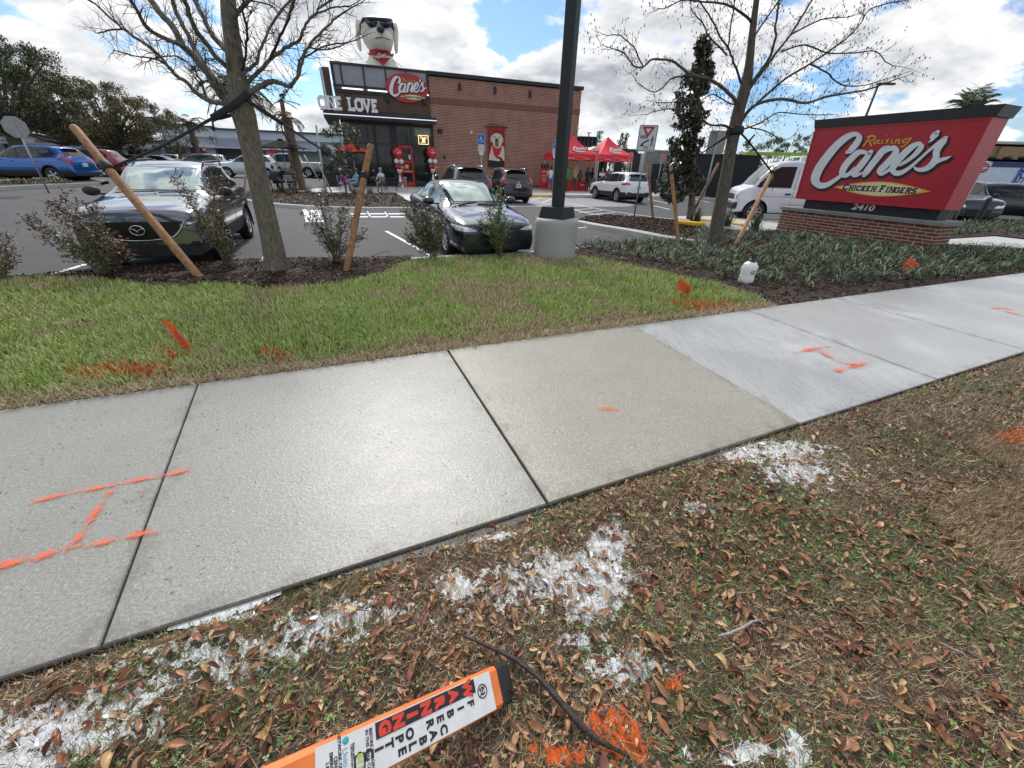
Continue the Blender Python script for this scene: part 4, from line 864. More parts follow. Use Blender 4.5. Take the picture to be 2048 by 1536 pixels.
# storefront volume
mb = MB(); mb.box((XL/2, 6.2, 2.4), (-XL-.1, 11.8, 4.9)); mb.build('storefront_core', blackm, R_)
mb = MB(); mb.box((XL/2, 6.15, 5.9), (-XL-.04, 11.9, 2.2)); mb.build('upper_core', stucco, R_)
zp0 = wl(775, 181)[1]; zp1 = ZT-.02
def wpan(x0, x1, z0, z1, mat, name, y=-.02, t=.04, par=R_): mb = MB(); mb.box(((x0+x1)/2, y, (z0+z1)/2), (x1-x0, t, z1-z0)); return mb.build(name, mat, par)
mull = [wl(u, 150)[0] for u in (676, 683, 727.5, 771, 812, 852.5, 862)]; mull[0] = XL+.05; mull[-1] = -.06
for a, b in zip(mull, mull[1:]): wpan(a+.04, b-.04, zp0+.1, zp1-.14, panelm, 'screen_panel', -.035, .05)
mb = MB()
for a in mull: mb.box((a, -.06, (zp0+zp1)/2), (.09, .12, zp1-zp0))
mb.box((XL/2, -.065, zp1-.06), (-XL+.1, .14, .14)); mb.box((XL/2, -.065, zp0+.06), (-XL+.1, .14, .12))
for i in range(9): mb.box((XL-.03, .5+i*1.25, (zp0+zp1)/2), (.12, .09, zp1-zp0))
mb.box((XL-.03, 5.5, zp1-.06), (.14, 11, .14)); mb.box((XL-.03, 5.5, zp0+.06), (.14, 11, .12)); mb.build('screen_frame', darkm, R_)
for i in range(8): mb = MB(); mb.box((XL+.0, 1.12+i*1.25, (zp0+zp1)/2), (.05, 1.1, zp1-zp0-.3)); mb.build('screen_panel', panelm, R_)
for u0, u1 in ((684, 726), (735, 775), (848, 864)): wpan(wl(u0, 175)[0], min(-.08, wl(u1, 180)[0]), zp0-.12, zp0-.04, whitelit, 'light_strip', -.05)
wpan(XL, -.02, zp0-.36, zp0-.14, darkm, 'fascia_beam', -.06, .12)
zf0, zf1 = wl(780, 226)[1], zp0-.36
xs = XL+.02
while xs < -.1: wpan(xs+.004, min(xs+.15, -.05), zf0, zf1, woodm, 'plank', -.03-.004*(int(xs*7) % 2), .05); xs += .155
for u, v in ((695, 189), (775, 197), (849, 203)): x, z = wl(u, v, .15); mb = MB(); mb.bbox((x, -.17, z), (.24, .22, .34), .02); mb.build('wall_light', darkm, R_)
for u0, v0, u1, v1 in ((777, 203, 785, 222), (851, 207, 858, 230)):
    a, b = wl(u0, v0, .1), wl(u1, v1, 1.2); mb = MB(); mb.tube([(a[0], -.1, a[1]), (b[0], -1.15, b[1])], .02, 5); mb.build('canopy_rod', darkm, R_)
# canopy
xc0, zc1 = wl(645, 219, 1.25); xc1, _ = wl(873, 238, 1.25); _, zc0 = wl(700, 233, 1.25)
zc1 = wl(760, 227, 1.25)[1]; zc0 = zc1-.42
mb = MB(); mb.prism([(xc0, -1.25), (xc1, -1.25), (xc1, .04), (XL-.1, .04), (XL-.1, 6), (xc0, 6)], zc0, zc1-.02); mb.build('canopy', darkm, R_)
mb = MB(); mb.prism([(xc0+.1, -1.15), (xc1-.1, -1.15), (xc1-.1, .0), (XL-.2, .0), (XL-.2, 5.9), (xc0+.1, 5.9)], zc0-.02, zc0+.01); mb.build('soffit', woodm, R_)
mb = MB(); mb.box(((xc0+xc1)/2, -1.262, zc0+.20), (xc1-xc0, .03, .05)); mb.box((xc0-.012, 2.4, zc0+.2), (.03, 7.3, .05)); mb.build('light_strip', M('canopy_light_strip', (.85, .9, 1), .4, var=0, emit=.55), R_)
# storefront glass and mullions
zg1 = zc0-.02
def wx(u, v): return wl(u, v)[0]
panes = [(690, 741), (743, 785), (798, 825.5), (828, 867)]
cols = [wx(u, 320) for u in (690, 741.5, 786, 797, 826.5, 868.5)]
ztr = wl(815, 290)[1]
for a, b in zip([XL+.1]+cols[1:], cols[1:]+[-.08]):
    if abs(a-cols[2]) < .01: wpan(a, b, 0, zg1, darkm, 'column', -.03, .06); continue
    wpan(a+.03, b-.03, .12, ztr-.04, glass, 'window', -.015, .03) if not (cols[3]-.05 < a < cols[3]+.05) else None
    wpan(a+.03, b-.03, ztr+.04, zg1-.05, glass, 'window', -.015, .03)
mb = MB()
for a in [XL+.08]+cols[1:]+[-.08]: mb.box((a, -.04, zg1/2), (.09, .1, zg1))
mb.box((XL/2, -.04, ztr), (-XL, .09, .08)); mb.box((XL/2, -.04, zg1-.1), (-XL, .1, .22)); mb.box((XL/2, -.04, .06), (-XL, .1, .12)); mb.build('window_frame', darkm, R_)
a, b = cols[3]+.06, cols[4]-.04
dz1 = ztr-.05; door = MB()
for x0, x1, z0, z1 in ((a, a+.13, .03, dz1), (b-.13, b, .03, dz1), (a+.13, b-.13, .03, .30), (a+.13, b-.13, dz1-.16, dz1), (a+.13, b-.13, .98, 1.16), (a+.13, b-.13, 1.72, 1.86)): door.box(((x0+x1)/2, -.09, (z0+z1)/2), (x1-x0, .06, z1-z0))
D_ = door.build('door', redm, R_); mb = MB(); mb.box(((a+b)/2, -.07, dz1/2), (b-a-.2, .02, dz1-.1)); mb.build('door_glass', glass, D_)
mb = MB(); mb.tube([(a+.16, -.15, 1.1), (b-.16, -.15, 1.1)], .02, 6); mb.build('handle', whitem, D_)
mb = MB(); mb.box(((a+b)/2, -.085, 1.42), (.42, .01, .42)); mb.build('door_decal', M('decal_red', (.5, .05, .03), .5, var=.3, vs=14), D_); mb = MB(); mb.ell(((a+b)/2, -.093, 1.44), (.13, .004, .12), 10, 6); mb.build('door_decal', paleyel, D_)
mb = MB(); mb.box((b-.24, -.085, 2.1), (.14, .01, .3)); mb.box((a+.22, -.085, 2.5), (.10, .01, .12)); mb.build('door_notice', whitem, D_)
xx, zz2 = wl(846.5, 260); wpan(xx-.68, xx+.66, zz2-.42, zz2+.42, M('pale_window_film', (.20, .25, .24), .3, var=.3, vs=5), 'window_film', -.035, .012)
xx, zz2 = wl(846.5, 280); mb = MB()
for x0, x1, z0, z1 in ((-.40, .40, .27, .31), (-.40, .40, -.31, -.27), (-.40, -.36, -.27, .27), (.36, .40, -.27, .27)): mb.box((xx+(x0+x1)/2, -.09, zz2+(z0+z1)/2), (x1-x0, .03, z1-z0))
neon = M('neon_gold', (1, .72, .25), .5, var=0, emit=1.3); O_ = mb.build('open_sign', neon, R_)
for s, dz in (('Open', .14), ('SUNDAY', -.17)): me = text_mesh(s if s == 'Open' else 'DAILY', .24 if s == 'Open' else .15, neon, .005, .003); obj('lettering', me, O_, (xx, -.10, zz2+dz), (pi/2, 0, 0))
mb = MB(); mb.ell((xx+.02, -.10, zz2-.02), (.10, .03, .09), 10, 6); mb.build('lamp', M('open_lamp', (1, .93, .75), .5, var=0, emit=3), O_)
# brown pylon at the left rear of the canopy
px0, _ = wl(640, 135, -1.8); px1, zt = wl(654, 134, -1.8); mb = MB(); mb.box(((px0+px1)/2+.1, 2.1, (zc1+zt)/2), (px1-px0, .6, zt-zc1)); mb.build('pylon', woodm, R_); mb = MB(); mb.box((px0-.0, 2.1, (zc1+zt)/2), (.14, .5, zt-zc1-.1)); mb.build('pylon_lit_edge', M('pylon_edge', (.7, .72, .74), .5), R_)  # white-lit left edge is put into the colour of a pale strip
# rooftop: low plant screen so the roof is closed
mb = MB(); mb.box(((XL+XR)/2, 6.2, ZT-.26), (XR-XL-.4, 11.3, .1)); mb.build('roof', M('roof_membrane', (.4, .4, .4), .8), R_)
# ONE LOVE letters on the canopy front
lets, adv = slab_text('ONE LOVE', 1.0, .25, 0, .12, spacing=.20)
xl0, zl0 = wl(640, 216, 1.1); xl1, zl1 = wl(760, 221, 1.1); zh = wl(700, 190, 1.1)[1]-zc1-.02
HL = .80; sxl = (xl1-xl0)/adv
for mb in lets:
    me = mb.mesh('letter', whitem); me.transform(Matrix.Scale(sxl, 4, (1, 0, 0)) @ Matrix.Scale(HL, 4, (0, 1, 0))); obj('letter', me, R_, (xl0, -1.1, zc1+.03), (pi/2, 0, 0))
mb = MB(); mb.box(((xl0+xl1)/2, -1.16, zc1+.02), (xl1-xl0, .1, .05)); mb.build('letter_rail', darkm, R_)
# ------------------------------------------------------------------ script logo, drawn on the plane of the big sign and reused
PRs = gp(1856, 503); sdir = ray(659, 320); sdir = Vector((sdir.x, sdir.y, 0)).normalized()
def sp(zx, zy, sc_=6.4, ox=1600, oy=230):
    q = onplane(ox+zx/sc_, oy+zy/sc_, PRs, PRs+sdir); return Vector((-(Vector((q.x, q.y, 0))-PRs).dot(sdir), q.z))
STK = [
 [(612, 474, 50), (650, 452, 84), (690, 412, 92), (735, 352, 92), (758, 300, 86), (750, 262, 74), (712, 246, 62), (650, 262, 80), (570, 308, 100), (480, 385, 112), (390, 485, 120), (310, 590, 124), (245, 690, 128), (205, 785, 130), (205, 850, 122), (240, 893, 100), (300, 905, 82), (370, 885, 70), (440, 840, 58), (510, 790, 52), (560, 745, 60)],
 [(868, 488, 50), (800, 474, 62), (740, 488, 84), (670, 548, 96), (600, 625, 98), (556, 700, 92), (548, 755, 82), (585, 776, 62), (640, 748, 56), (700, 690, 52)],
 [(905, 480, 70), (850, 560, 86), (780, 650, 92), (712, 728, 86), (690, 768, 62), (730, 772, 46), (800, 740, 30)],
 [(1118, 420, 60), (1070, 450, 92), (1000, 540, 96), (920, 640, 94), (850, 735, 88), (830, 768, 60)],
 [(1000, 545, 36), (1080, 475, 54), (1150, 432, 66), (1210, 428, 80), (1232, 465, 90), (1190, 545, 96), (1110, 630, 96), (1040, 700, 92), (1025, 742, 66), (1060, 752, 48), (1130, 712, 44), (1200, 650, 44)],
 [(1290, 640, 40), (1370, 590, 50), (1450, 530, 60), (1520, 460, 76), (1555, 400, 78), (1530, 372, 62), (1470, 388, 78), (1380, 455, 96), (1290, 545, 100), (1215, 640, 100), (1190, 700, 92), (1225, 742, 76), (1300, 738, 66), (1400, 680, 50), (1500, 595, 40), (1600, 505, 36), (1700, 420, 44), (1800, 345, 66), (1862, 300, 60)],
 [(1872, 285, 30), (1850, 340, 62), (1790, 400, 84), (1752, 470, 92), (1745, 545, 92), (1705, 620, 92), (1640, 675, 78), (1560, 700, 60), (1500, 692, 46), (1466, 668, 26)],
 [(1660, 660, 40), (1730, 610, 56), (1810, 575, 52), (1880, 555, 40), (1938, 528, 10)],
 [(1760, 225, 62), (1735, 252, 92), (1712, 285, 84), (1695, 318, 40), (1650, 352, 8)]]
RST = [[(908, 262, 12), (868, 325, 14), (812, 400, 16)], [(862, 282, 10), (910, 268, 13), (958, 272, 16), (962, 300, 15), (920, 330, 12), (880, 338, 9)], [(885, 336, 12), (905, 365, 16), (918, 400, 12)],
 [(1012, 322, 9), (975, 330, 12), (948, 355, 12), (962, 370, 9), (1000, 345, 9), (1022, 318, 10), (1004, 358, 11), (1022, 366, 7)], [(1064, 318, 10), (1046, 358, 12), (1068, 364, 7)], [(1108, 268, 9), (1116, 262, 11)], [(1148, 312, 8), (1112, 322, 11), (1128, 345, 12), (1098, 364, 9)], [(1188, 316, 10), (1170, 358, 12), (1192, 362, 7)], [(1232, 258, 9), (1240, 252, 11)],
 [(1238, 318, 10), (1212, 368, 11)], [(1220, 350, 8), (1262, 314, 11), (1280, 320, 12), (1262, 362, 11), (1288, 360, 7)], [(1378, 300, 9), (1336, 316, 12), (1318, 346, 12), (1340, 356, 9), (1378, 322, 9), (1432, 290, 9), (1380, 355, 12), (1330, 400, 12), (1290, 408, 8)]]
def cr(pts, n=5):
    P = [Vector(p) for p in pts]; out = []
    for i in range(len(P)-1):
        p0, p1, p2, p3 = P[max(i-1, 0)], P[i], P[i+1], P[min(i+2, len(P)-1)]
        for j in range(n): t = j/n; out.append(.5*((2*p1)+(p2-p0)*t+(2*p0-5*p1+4*p2-p3)*t*t+(3*p1-p0-3*p2+p3)*t**3))
    return out+[P[-1]]
def plane_strokes(S):
    out = []
    for st in S:
        q = cr(st); r = []
        for i, p in enumerate(q):
            a, b = q[max(i-1, 0)], q[min(i+1, len(q)-1)]; n = Vector((-(b.y-a.y), b.x-a.x)).normalized()*p.z/2
            c = sp(p.x, p.y); e1, e2 = sp(p.x+n.x, p.y+n.y), sp(p.x-n.x, p.y-n.y); r.append((c.x, c.y, (e1-e2).length))
        out.append(r)
    return out
CANES, RAISING = plane_strokes(STK), plane_strokes(RST)
C0, C1 = sp(135, 600).x, sp(1940, 600).x; CZ0, CZ1 = sp(270, 940).y, sp(1745, 205).y
def logo_mesh(S, grow=0, dx=0, dz=0, z0=0, z1=.02, sx=1, sz=1, ox=0, oz=0):
    mb = MB(); k = 0
    for st in S:
        pts = [((p[0]-ox+dx)*sx, (p[1]-oz+dz)*sz) for p in st]; ws = [(p[2]*.84+grow)*(sx+sz)/2 for p in st]
        e = .0008*k*(z1-z0)/.02; k += 1
        # round ends
        for (c, o, w) in ((pts[0], pts[1], ws[0]), (pts[-1], pts[-2], ws[-1])):
            n = 10; mb.add([(c[0]+cos(t*2*pi/n)*w/2, c[1]+sin(t*2*pi/n)*w/2, z1+e) for t in range(n)], [tuple(range(n))])
        stroke_poly(mb, pts, 0, z0, z1+e, ws=ws)
    return mb
OX, OZ = (C0+C1)/2, (CZ0+CZ1)/2; LWID = C1-C0
def put_logo(parent, M4, width, ellipse=False, raising=True, tag_=True, dep=.02, simple=False, outline=True):
    """the whole wordmark in a plane: local x right, y up, z out"""
    s = width/LWID; kw = dict(sx=s, sz=s, ox=OX, oz=OZ)
    def pb(mb, name, mat):
        o = mb.build(name, mat, parent); o.matrix_local = M4 @ Matrix.Translation((0, 0, 0)); return o
    if ellipse:
        mb = MB(); n = 36; a, b_ = width*.53, width*.30; V = [(cos(2*pi*i/n)*a+width*.0, sin(2*pi*i/n)*b_-width*.0) for i in range(n)]; mb.prism(V, -.14*dep/.02, -.002); pb(mb, 'oval', M('logo_oval_red', (.42, .03, .03), .45, var=.05))
    if outline: pb(logo_mesh(CANES, .045, .035, -.045, 0, dep*.5, **kw), 'letter_shadow', shadowb)
    pb(logo_mesh(CANES, 0 if outline else .03, 0, 0, 0, dep, **kw), 'script_lettering', lettw)
    if raising:
        for g_ in ((0, 1, 2), (3,), (4, 5), (6,), (7, 8), (9, 10), (11,)): pb(logo_mesh([RAISING[i_] for i_ in g_ if i_ < len(RAISING)], .006, 0, 0, 0, dep*.9, **kw), 'small_letter', gold)
    if tag_:
        x0, x1 = (sp(440, 915).x-OX)*s, (sp(1672, 995).x-OX)*s; yc = (sp(1060, 950).y-OZ)*s; hh = (sp(1060, 857).y-sp(1060, 1050).y)*s/2; n = 30
        def lens(k, kx): return [(((x0+x1)/2+(x1-x0)/2*kx*(2*i/n-1 if i <= n else 3-2*i/n)), yc+hh*k*(sin(pi*i/n) if i <= n else -sin(pi*(i-n)/n))) for i in range(2*n)]
        mb = MB(); mb.prism(lens(1, 1), -.001, dep*.55); pb(mb, 'lens', gold); mb = MB(); mb.prism(lens(.86, .86)[::1], 0, dep*.62); pb(mb, 'lens_field', paleyel)
        if not simple:
            hL = hh*.95; ls, ad = slab_text('CHICKEN FINGERS', hL, .26, dep*.62, dep*.75, shear=.12, caps=.82); wid_ = (x1-x0)*.77; f = wid_/ad; mbb = MB()
            for l in ls: mbb.add([((v[0]*f+(x0+x1)/2-wid_/2-.0), v[1]+yc-hL*.43, v[2]) for v in l.v], l.f)
            pb(mbb, 'slab_lettering', navy)
        else:
            ls, ad = slab_text('CHICKEN FINGERS', hh*.9, .24, dep*.62, dep*.75, shear=.1, caps=.85); f = (x1-x0)*.74/ad; mbb = MB()
            for l in ls: mbb.add([((v[0]*f+(x0+x1)/2-(x1-x0)*.37), v[1]+yc-hh*.42, v[2]) for v in l.v], l.f)
            pb(mbb, 'slab_lettering', navy)
# oval sign on the restaurant
lx0, lz0 = wl(771, 172, .2); lx1, lz1 = wl(853, 172, .2); _, zc_ = wl(812, 176, .2)
FR = Matrix.Rotation(pi/2, 4, 'X')
put_logo(R_, Matrix.Translation(((lx0+lx1)/2+.05, -.22, zc_+.0)) @ FR, (lx1-lx0)*.98, ellipse=True, dep=.05, simple=True)
# ------------------------------------------------------------------ monument sign
MS = thing('monument_sign', 'large red monument sign with white script lettering on a brick base', 'sign', PRs, atan2(-sdir.y, -sdir.x))
# local frame: x runs along the face from its far left end (x=-4.18) to the near right corner (x=0), viewer is on -y
dside = Vector((-sdir.y, sdir.x, 0)); 
LBR, HB, DB = 4.18, .60, .74
bmats = [M('unit_brick_%d' % i, c, .82, var=.15, vs=30, bump=.4, bs=90, objrand=.14) for i, c in enumerate(((.175, .066, .045), (.155, .058, .042), (.20, .078, .052), (.13, .052, .042)))]
mort = M('mortar', (.52, .42, .33), .92, var=.12, vs=30, bump=.4)
mb = MB(); mb.box((-LBR/2, DB/2, HB/2-.08), (LBR+.004, DB+.004, HB+.16)); mb.build('base_core', mort, MS)
ch = .0835; nr = 7; bl_ = .3175; bc = {}
def brickmesh(lx, ly, k):
    key = (round(lx, 3), round(ly, 3), k)
    if key not in bc: mb = MB(); mb.bbox((0, 0, 0), (lx, ly, ch-.017), .003); bc[key] = mb.mesh('brick', bmats[k])
    return bc[key]
for r in range(nr):
    zc = HB-(r+.5)*ch; offs = (0 if r % 2 else bl_/2)
    x = -LBR
    first = True; seq = []
    while x < -.001:
        l = bl_ if not (first and r % 2 == 0) else bl_/2
        first = False; l = min(l, -x); seq.append((x, l)); x += l
    for (x, l) in seq:
        if l < .05: continue
        for side in ((0, DB) if True else (0,)):
            a_ = -LBR-.006 if x <= -LBR+.001 else x+.0085; b_ = .006 if x+l > -.001 else x+l-.0085; o = obj('brick', brickmesh(b_-a_, .1, random.randrange(4)), MS, ((a_+b_)/2, .044+random.uniform(-.0012, .0012) if side == 0 else DB-.044, zc))
    for xe in (-.044, -LBR+.044):
        y = .1 if r % 2 == 0 else .1; segs = [bl_/2, bl_/2, bl_/2, bl_/2] if r % 2 else [bl_/4, bl_/2, bl_/2, bl_/2]
        y = .10
        for sgl in segs:
            sgl = min(sgl, DB-.1-y)
            if sgl < .04: break
            if xe > -1: obj('brick', brickmesh(.1, sgl-.017, random.randrange(4)), MS, (xe, y+sgl/2, zc))
            y += sgl
stone = M('cap_stone', (.20, .205, .20), .75, var=.12, vs=3, bump=.3, bs=70)
capseg = [(-LBR-.07, -LBR*.5), (-LBR*.5+.004, .07)]
for a, b in capseg: mb = MB(); mb.bbox(((a+b)/2, DB/2, HB+.05), (b-a, DB+.14, .10), .012); mb.build('cap_stone', stone, MS)
mb = MB(); mb.box((-1.93, DB/2, .84), (3.42, DB-.30, .30)); mb.build('plinth', M('sign_plinth', (.012, .013, .018), .5, var=.2), MS)
# cabinet: the ends splay outwards a little towards the top
z0c, z1c = .955, 2.86
def cab(x0, x1, xt0, xt1, y0, y1, za, zb): return [(x0, y0, za), (x1, y0, za), (x1, y1, za), (x0, y1, za), (xt0, y0, zb), (xt1, y0, zb), (xt1, y1, zb), (xt0, y1, zb)]
CF = [(0, 3, 2, 1), (4, 5, 6, 7), (0, 1, 5, 4), (1, 2, 6, 5), (2, 3, 7, 6), (3, 0, 4, 7)]
mb = MB(); mb.add(cab(-3.88, -.10, -4.02, -.10, 0, .72, z0c, z1c), CF); mb.build('cabinet', M('cabinet_red', (.40, .010, .025), .36, var=.08, vs=.9), MS)
mb = MB()
for q in (cab(-3.88, -.10, -3.88, -.10, -.012, .0, z0c, z0c+.06), cab(-4.01, -.10, -4.02, -.10, -.012, .0, z1c-.05, z1c), cab(-3.885, -3.84, -4.02, -3.975, -.0125, .0, z0c, z1c), cab(-.14, -.10, -.14, -.10, -.0125, 0, z0c, z1c)): mb.add(q, CF)
mb.build('cabinet_trim', redsign, MS)
mb = MB(); mb.add(cab(-4.03, -.06, -4.11, -.0, -.03, .75, z1c, z1c+.22), CF); mb.build('top_cap', M('sign_cap', (.018, .020, .022), .45, .2, var=.15, vs=3), MS)
mb = MB(); mb.add(cab(-.055, -.045, -.0, .010, -.02, .74, z1c+.004, z1c+.215), CF); mb.build('cap_end', M('sign_cap_end', (.10, .105, .10), .6, var=.1), MS)
put_logo(MS, Matrix.Translation((OX, -.006, OZ)) @ FR, LWID, dep=.012)
xn, zn = sp(765, 1185); me = text_mesh('2410', .21, lettw, .004, .006, sx=1.35, shear=.15); obj('house_number', me, MS, (xn, .15-.004, zn), (pi/2, 0, 0))
# ------------------------------------------------------------------ patio concrete and front walk
pat = [gp(*p).xy.to_tuple() for p in ((546, 380.5), (576, 384.5), (696, 385.6), (791, 386), (817, 402.5), (870, 404), (900, 396), (1060, 390), (1062, 388.5), (1180, 390), (1240, 393), (1310, 391), (1600, 398), (1600, 386), (1300, 380), (1200, 376))]
back = [BM @ Vector(p) for p in ((XR+1, 1, 0), (XL+.2, 1, 0), (XL-1.5, 6, 0), (XL-8, 8, 0))]
pat += [(p.x, p.y) for p in back]+[gp(p[0], p[1]).xy.to_tuple() for p in ((540, 362), (536, 372))]
mb = MB(); mb.prism(pat, LZ-.02, -.002); structure(mb.build('patio', walkmat))
kerb('kerb', [(870, 405), (905, 397), (1000, 392.5), (1062, 390)], .16, z1=.001); kerb('kerb', [(1100, 391), (1180, 392), (1240, 395), (1310, 393), (1600, 400)], .16, z1=.001)
kerb('yellow_kerb', [(1064, 390), (1098, 390.6)], .3, z1=.003, mats=yellowmat)
# ------------------------------------------------------------------ strip mall far left, other far structures
mallw = M('mall_wall', (.50, .54, .60), .8, var=.05, vs=.3); malld = M('mall_dark', (.05, .055, .06), .6, var=.2); mallr = M('mall_roof_band', (.05, .055, .065), .6); malls = M('mall_stone', (.11, .11, .12), .9, var=.35, vs=1.5)
def wallbox(name, u0, u1, vtop, Y0, Y1, mat, par=None, depth=10, vbot=None, thick=None):
    """upright block between two picture columns at the given distances"""
    a = at(u0, 330, Y0); b = at(u1, 330, Y1); zt = at(u0, vtop, Y0).z if not isinstance(vtop, tuple) else at(u0, vtop[0], Y0).z; z0 = LZ if vbot is None else at(u0, vbot, Y0).z
    d = (b-a); d.z = 0; L_ = d.length; d.normalize(); n = Vector((-d.y, d.x, 0)); mb = MB()
    if n.y < 0: n = -n
    P = [(a.x, a.y), (b.x, b.y), ((b+n*depth).x, (b+n*depth).y), ((a+n*depth).x, (a+n*depth).y)]
    mb.prism(P, z0, zt); return mb.build(name, mat, par)
ML = thing('strip_mall', 'long pale grey strip mall with flat parapet roof beyond the far rows of parked cars', 'shopping centre')
YA, YB = 62, 84
def mallpt(u): t = (u+120)/(870+120); return 58+(86-58)*t
def mall(name, u0, u1, vt, vb, mat, off=0, depth=12):
    Y0, Y1 = mallpt(u0)-off, mallpt(u1)-off; return wallbox(name, u0, u1, vt, Y0, Y1, mat, ML, depth, vb)
mall('wall', -150, 345, 262, None, mallw); mall('wall', 345, 445, 249, None, mallw, .4); mall('wall', 445, 880, 256, None, mallw, .2)
mall('parapet', -152, 346, 258.5, 262.5, mallr, .3); mall('parapet', 343, 447, 246.5, 250, mallr, .7); mall('parapet', 443, 882, 255.5, 259, mallr, .5); mall('tower', 318, 352, 236, 262, mallw, 1.0, 5); mall('parapet', 317, 353, 233.5, 237, mallr, 1.3, 5.4)
mall('awning', -150, 330, 276, 281, M('mall_awning', (.27, .29, .31), .7), 1.6, 2); mall('band', 345, 880, 269, 270.5, M('mall_band', (.55, .58, .6), .7), .9, 1); mall('soffit', 330, 880, 288, 292, mallw, 2.6, 3)
for u0, u1 in ((-120, -60), (-30, 25), (62, 92), (150, 205), (250, 300)): mall('shop_window', u0, u1, 283, None, malld, .25, .5)
for u0, u1 in ((28, 52), (94, 118), (132, 148), (206, 224), (340, 354)): mall('pier', u0, u1, 279, None, malls, 1.2, 1.4)
for u0, u1 in ((390, 420), (445, 530), (555, 640), (700, 760)): mall('shop_window', u0, u1, 296, None, M('mall_recess', (.16, .17, .18), .7), .5, .6)
for u0 in (422, 538, 660): mall('pier', u0, u0+17, 290, None, mallw, 2.2, 2)
# enclosure and drive-through pieces to the right of the restaurant
cmu = brick_mat('block_wall', (.20, .20, .195), (.25, .25, .24), (.13, .13, .13), .41, .205, .014, bump=.3)
a = at(1285, 372, 38); CM = thing('block_wall', 'grey concrete block wall of the waste enclosure behind the columnar magnolia', 'wall', (a.x, a.y, LZ), WRZ-.12)
hc = at(1300, 301, 38).z-LZ; mb = MB(); mb.box((2.4, .1, hc/2), (5.0, .22, hc)); mb.build('blocks', cmu, CM); mb = MB(); mb.box((2.4, .1, hc+.03), (5.1, .3, .07)); mb.build('wall_cap', M('block_cap', (.3, .3, .29), .8), CM); mb = MB(); mb.box((1.15, -.05, 1.15), (1.0, .1, 2.3)); mb.build('door', darkm, CM)
a = at(1372, 378, 34); b = at(1500, 385, 33); EN = thing('corrugated_enclosure', 'black corrugated metal fence enclosure between the block wall and the white van', 'fence', (a.x, a.y, LZ), atan2(b.y-a.y, b.x-a.x))
LE = (b-a).length; he = at(1480, 311, 33).z-LZ; corr = M('black_corrugated', (.020, .022, .028), .45, .2, var=.1)
mb = MB(); n = int(LE/.1); V = []; 
for i in range(n*2+1): x = LE*i/(n*2); y = -.035 if i % 2 else .0; V += [(x, y, .05), (x, y, he)]
mb.add(V, [(i*2, i*2+2, i*2+3, i*2+1) for i in range(n*2)]); mb.box((LE/2, .08, he/2), (LE, .08, he)); mb.build('panel', corr, EN)
mb = MB(); mb.box((LE/2, 0, he+.04), (LE+.1, .16, .1)); mb.box((LE+.03, 1.5, he/2), (.08, 3, he)); mb.build('rail', darkm, EN)
DT = thing('drive_through_canopy', 'black flat canopy frame of the drive-through beyond the red tents', 'canopy'); 
def pbox(u0, v0, u1, v1, Y, mat, par, name, d=.4):
    a, b = at(u0, v0, Y), at(u1, v1, Y); mb = MB(); mb.box(((a.x+b.x)/2, Y+d/2, (a.z+b.z)/2), (abs(b.x-a.x), d, abs(a.z-b.z))); return mb.build(name, mat, par)
pbox(1150, 272, 1195, 276, 46, darkm, DT, 'roof_edge', 5); pbox(1150, 276, 1194, 291, 46.3, blackm, DT, 'panel', 4.5); pbox(1195, 296, 1276, 307, 47, blackm, DT, 'beam', 3)
for u in (1152, 1160, 1168, 1176, 1184, 1192): pbox(u, 274, u+.8, 291, 46.1, M('canopy_fin', (.05, .05, .055), .5), DT, 'fin', .2)
for u in (1205, 1232, 1268): pbox(u, 307, u+4, 372, 47.2, blackm, DT, 'post', .3)
pbox(1196, 308, 1200, 372, 47.2, blackm, DT, 'post', .3)
a = at(1218, 373, 42.5); T_ = tag(pbox(1125, 300, 1192, 374, 40.6, woodl, None, 'wood_screen', .12), 'tan vertical wood screen behind the people under the red tents', 'screen wall')
tag(pbox(1270, 306, 1290, 372, 48, M('white_screen', (.5, .52, .54), .6), None, 'white_partition', .3), 'pale grey partition wall seen between the red tent and the yield sign', 'partition')
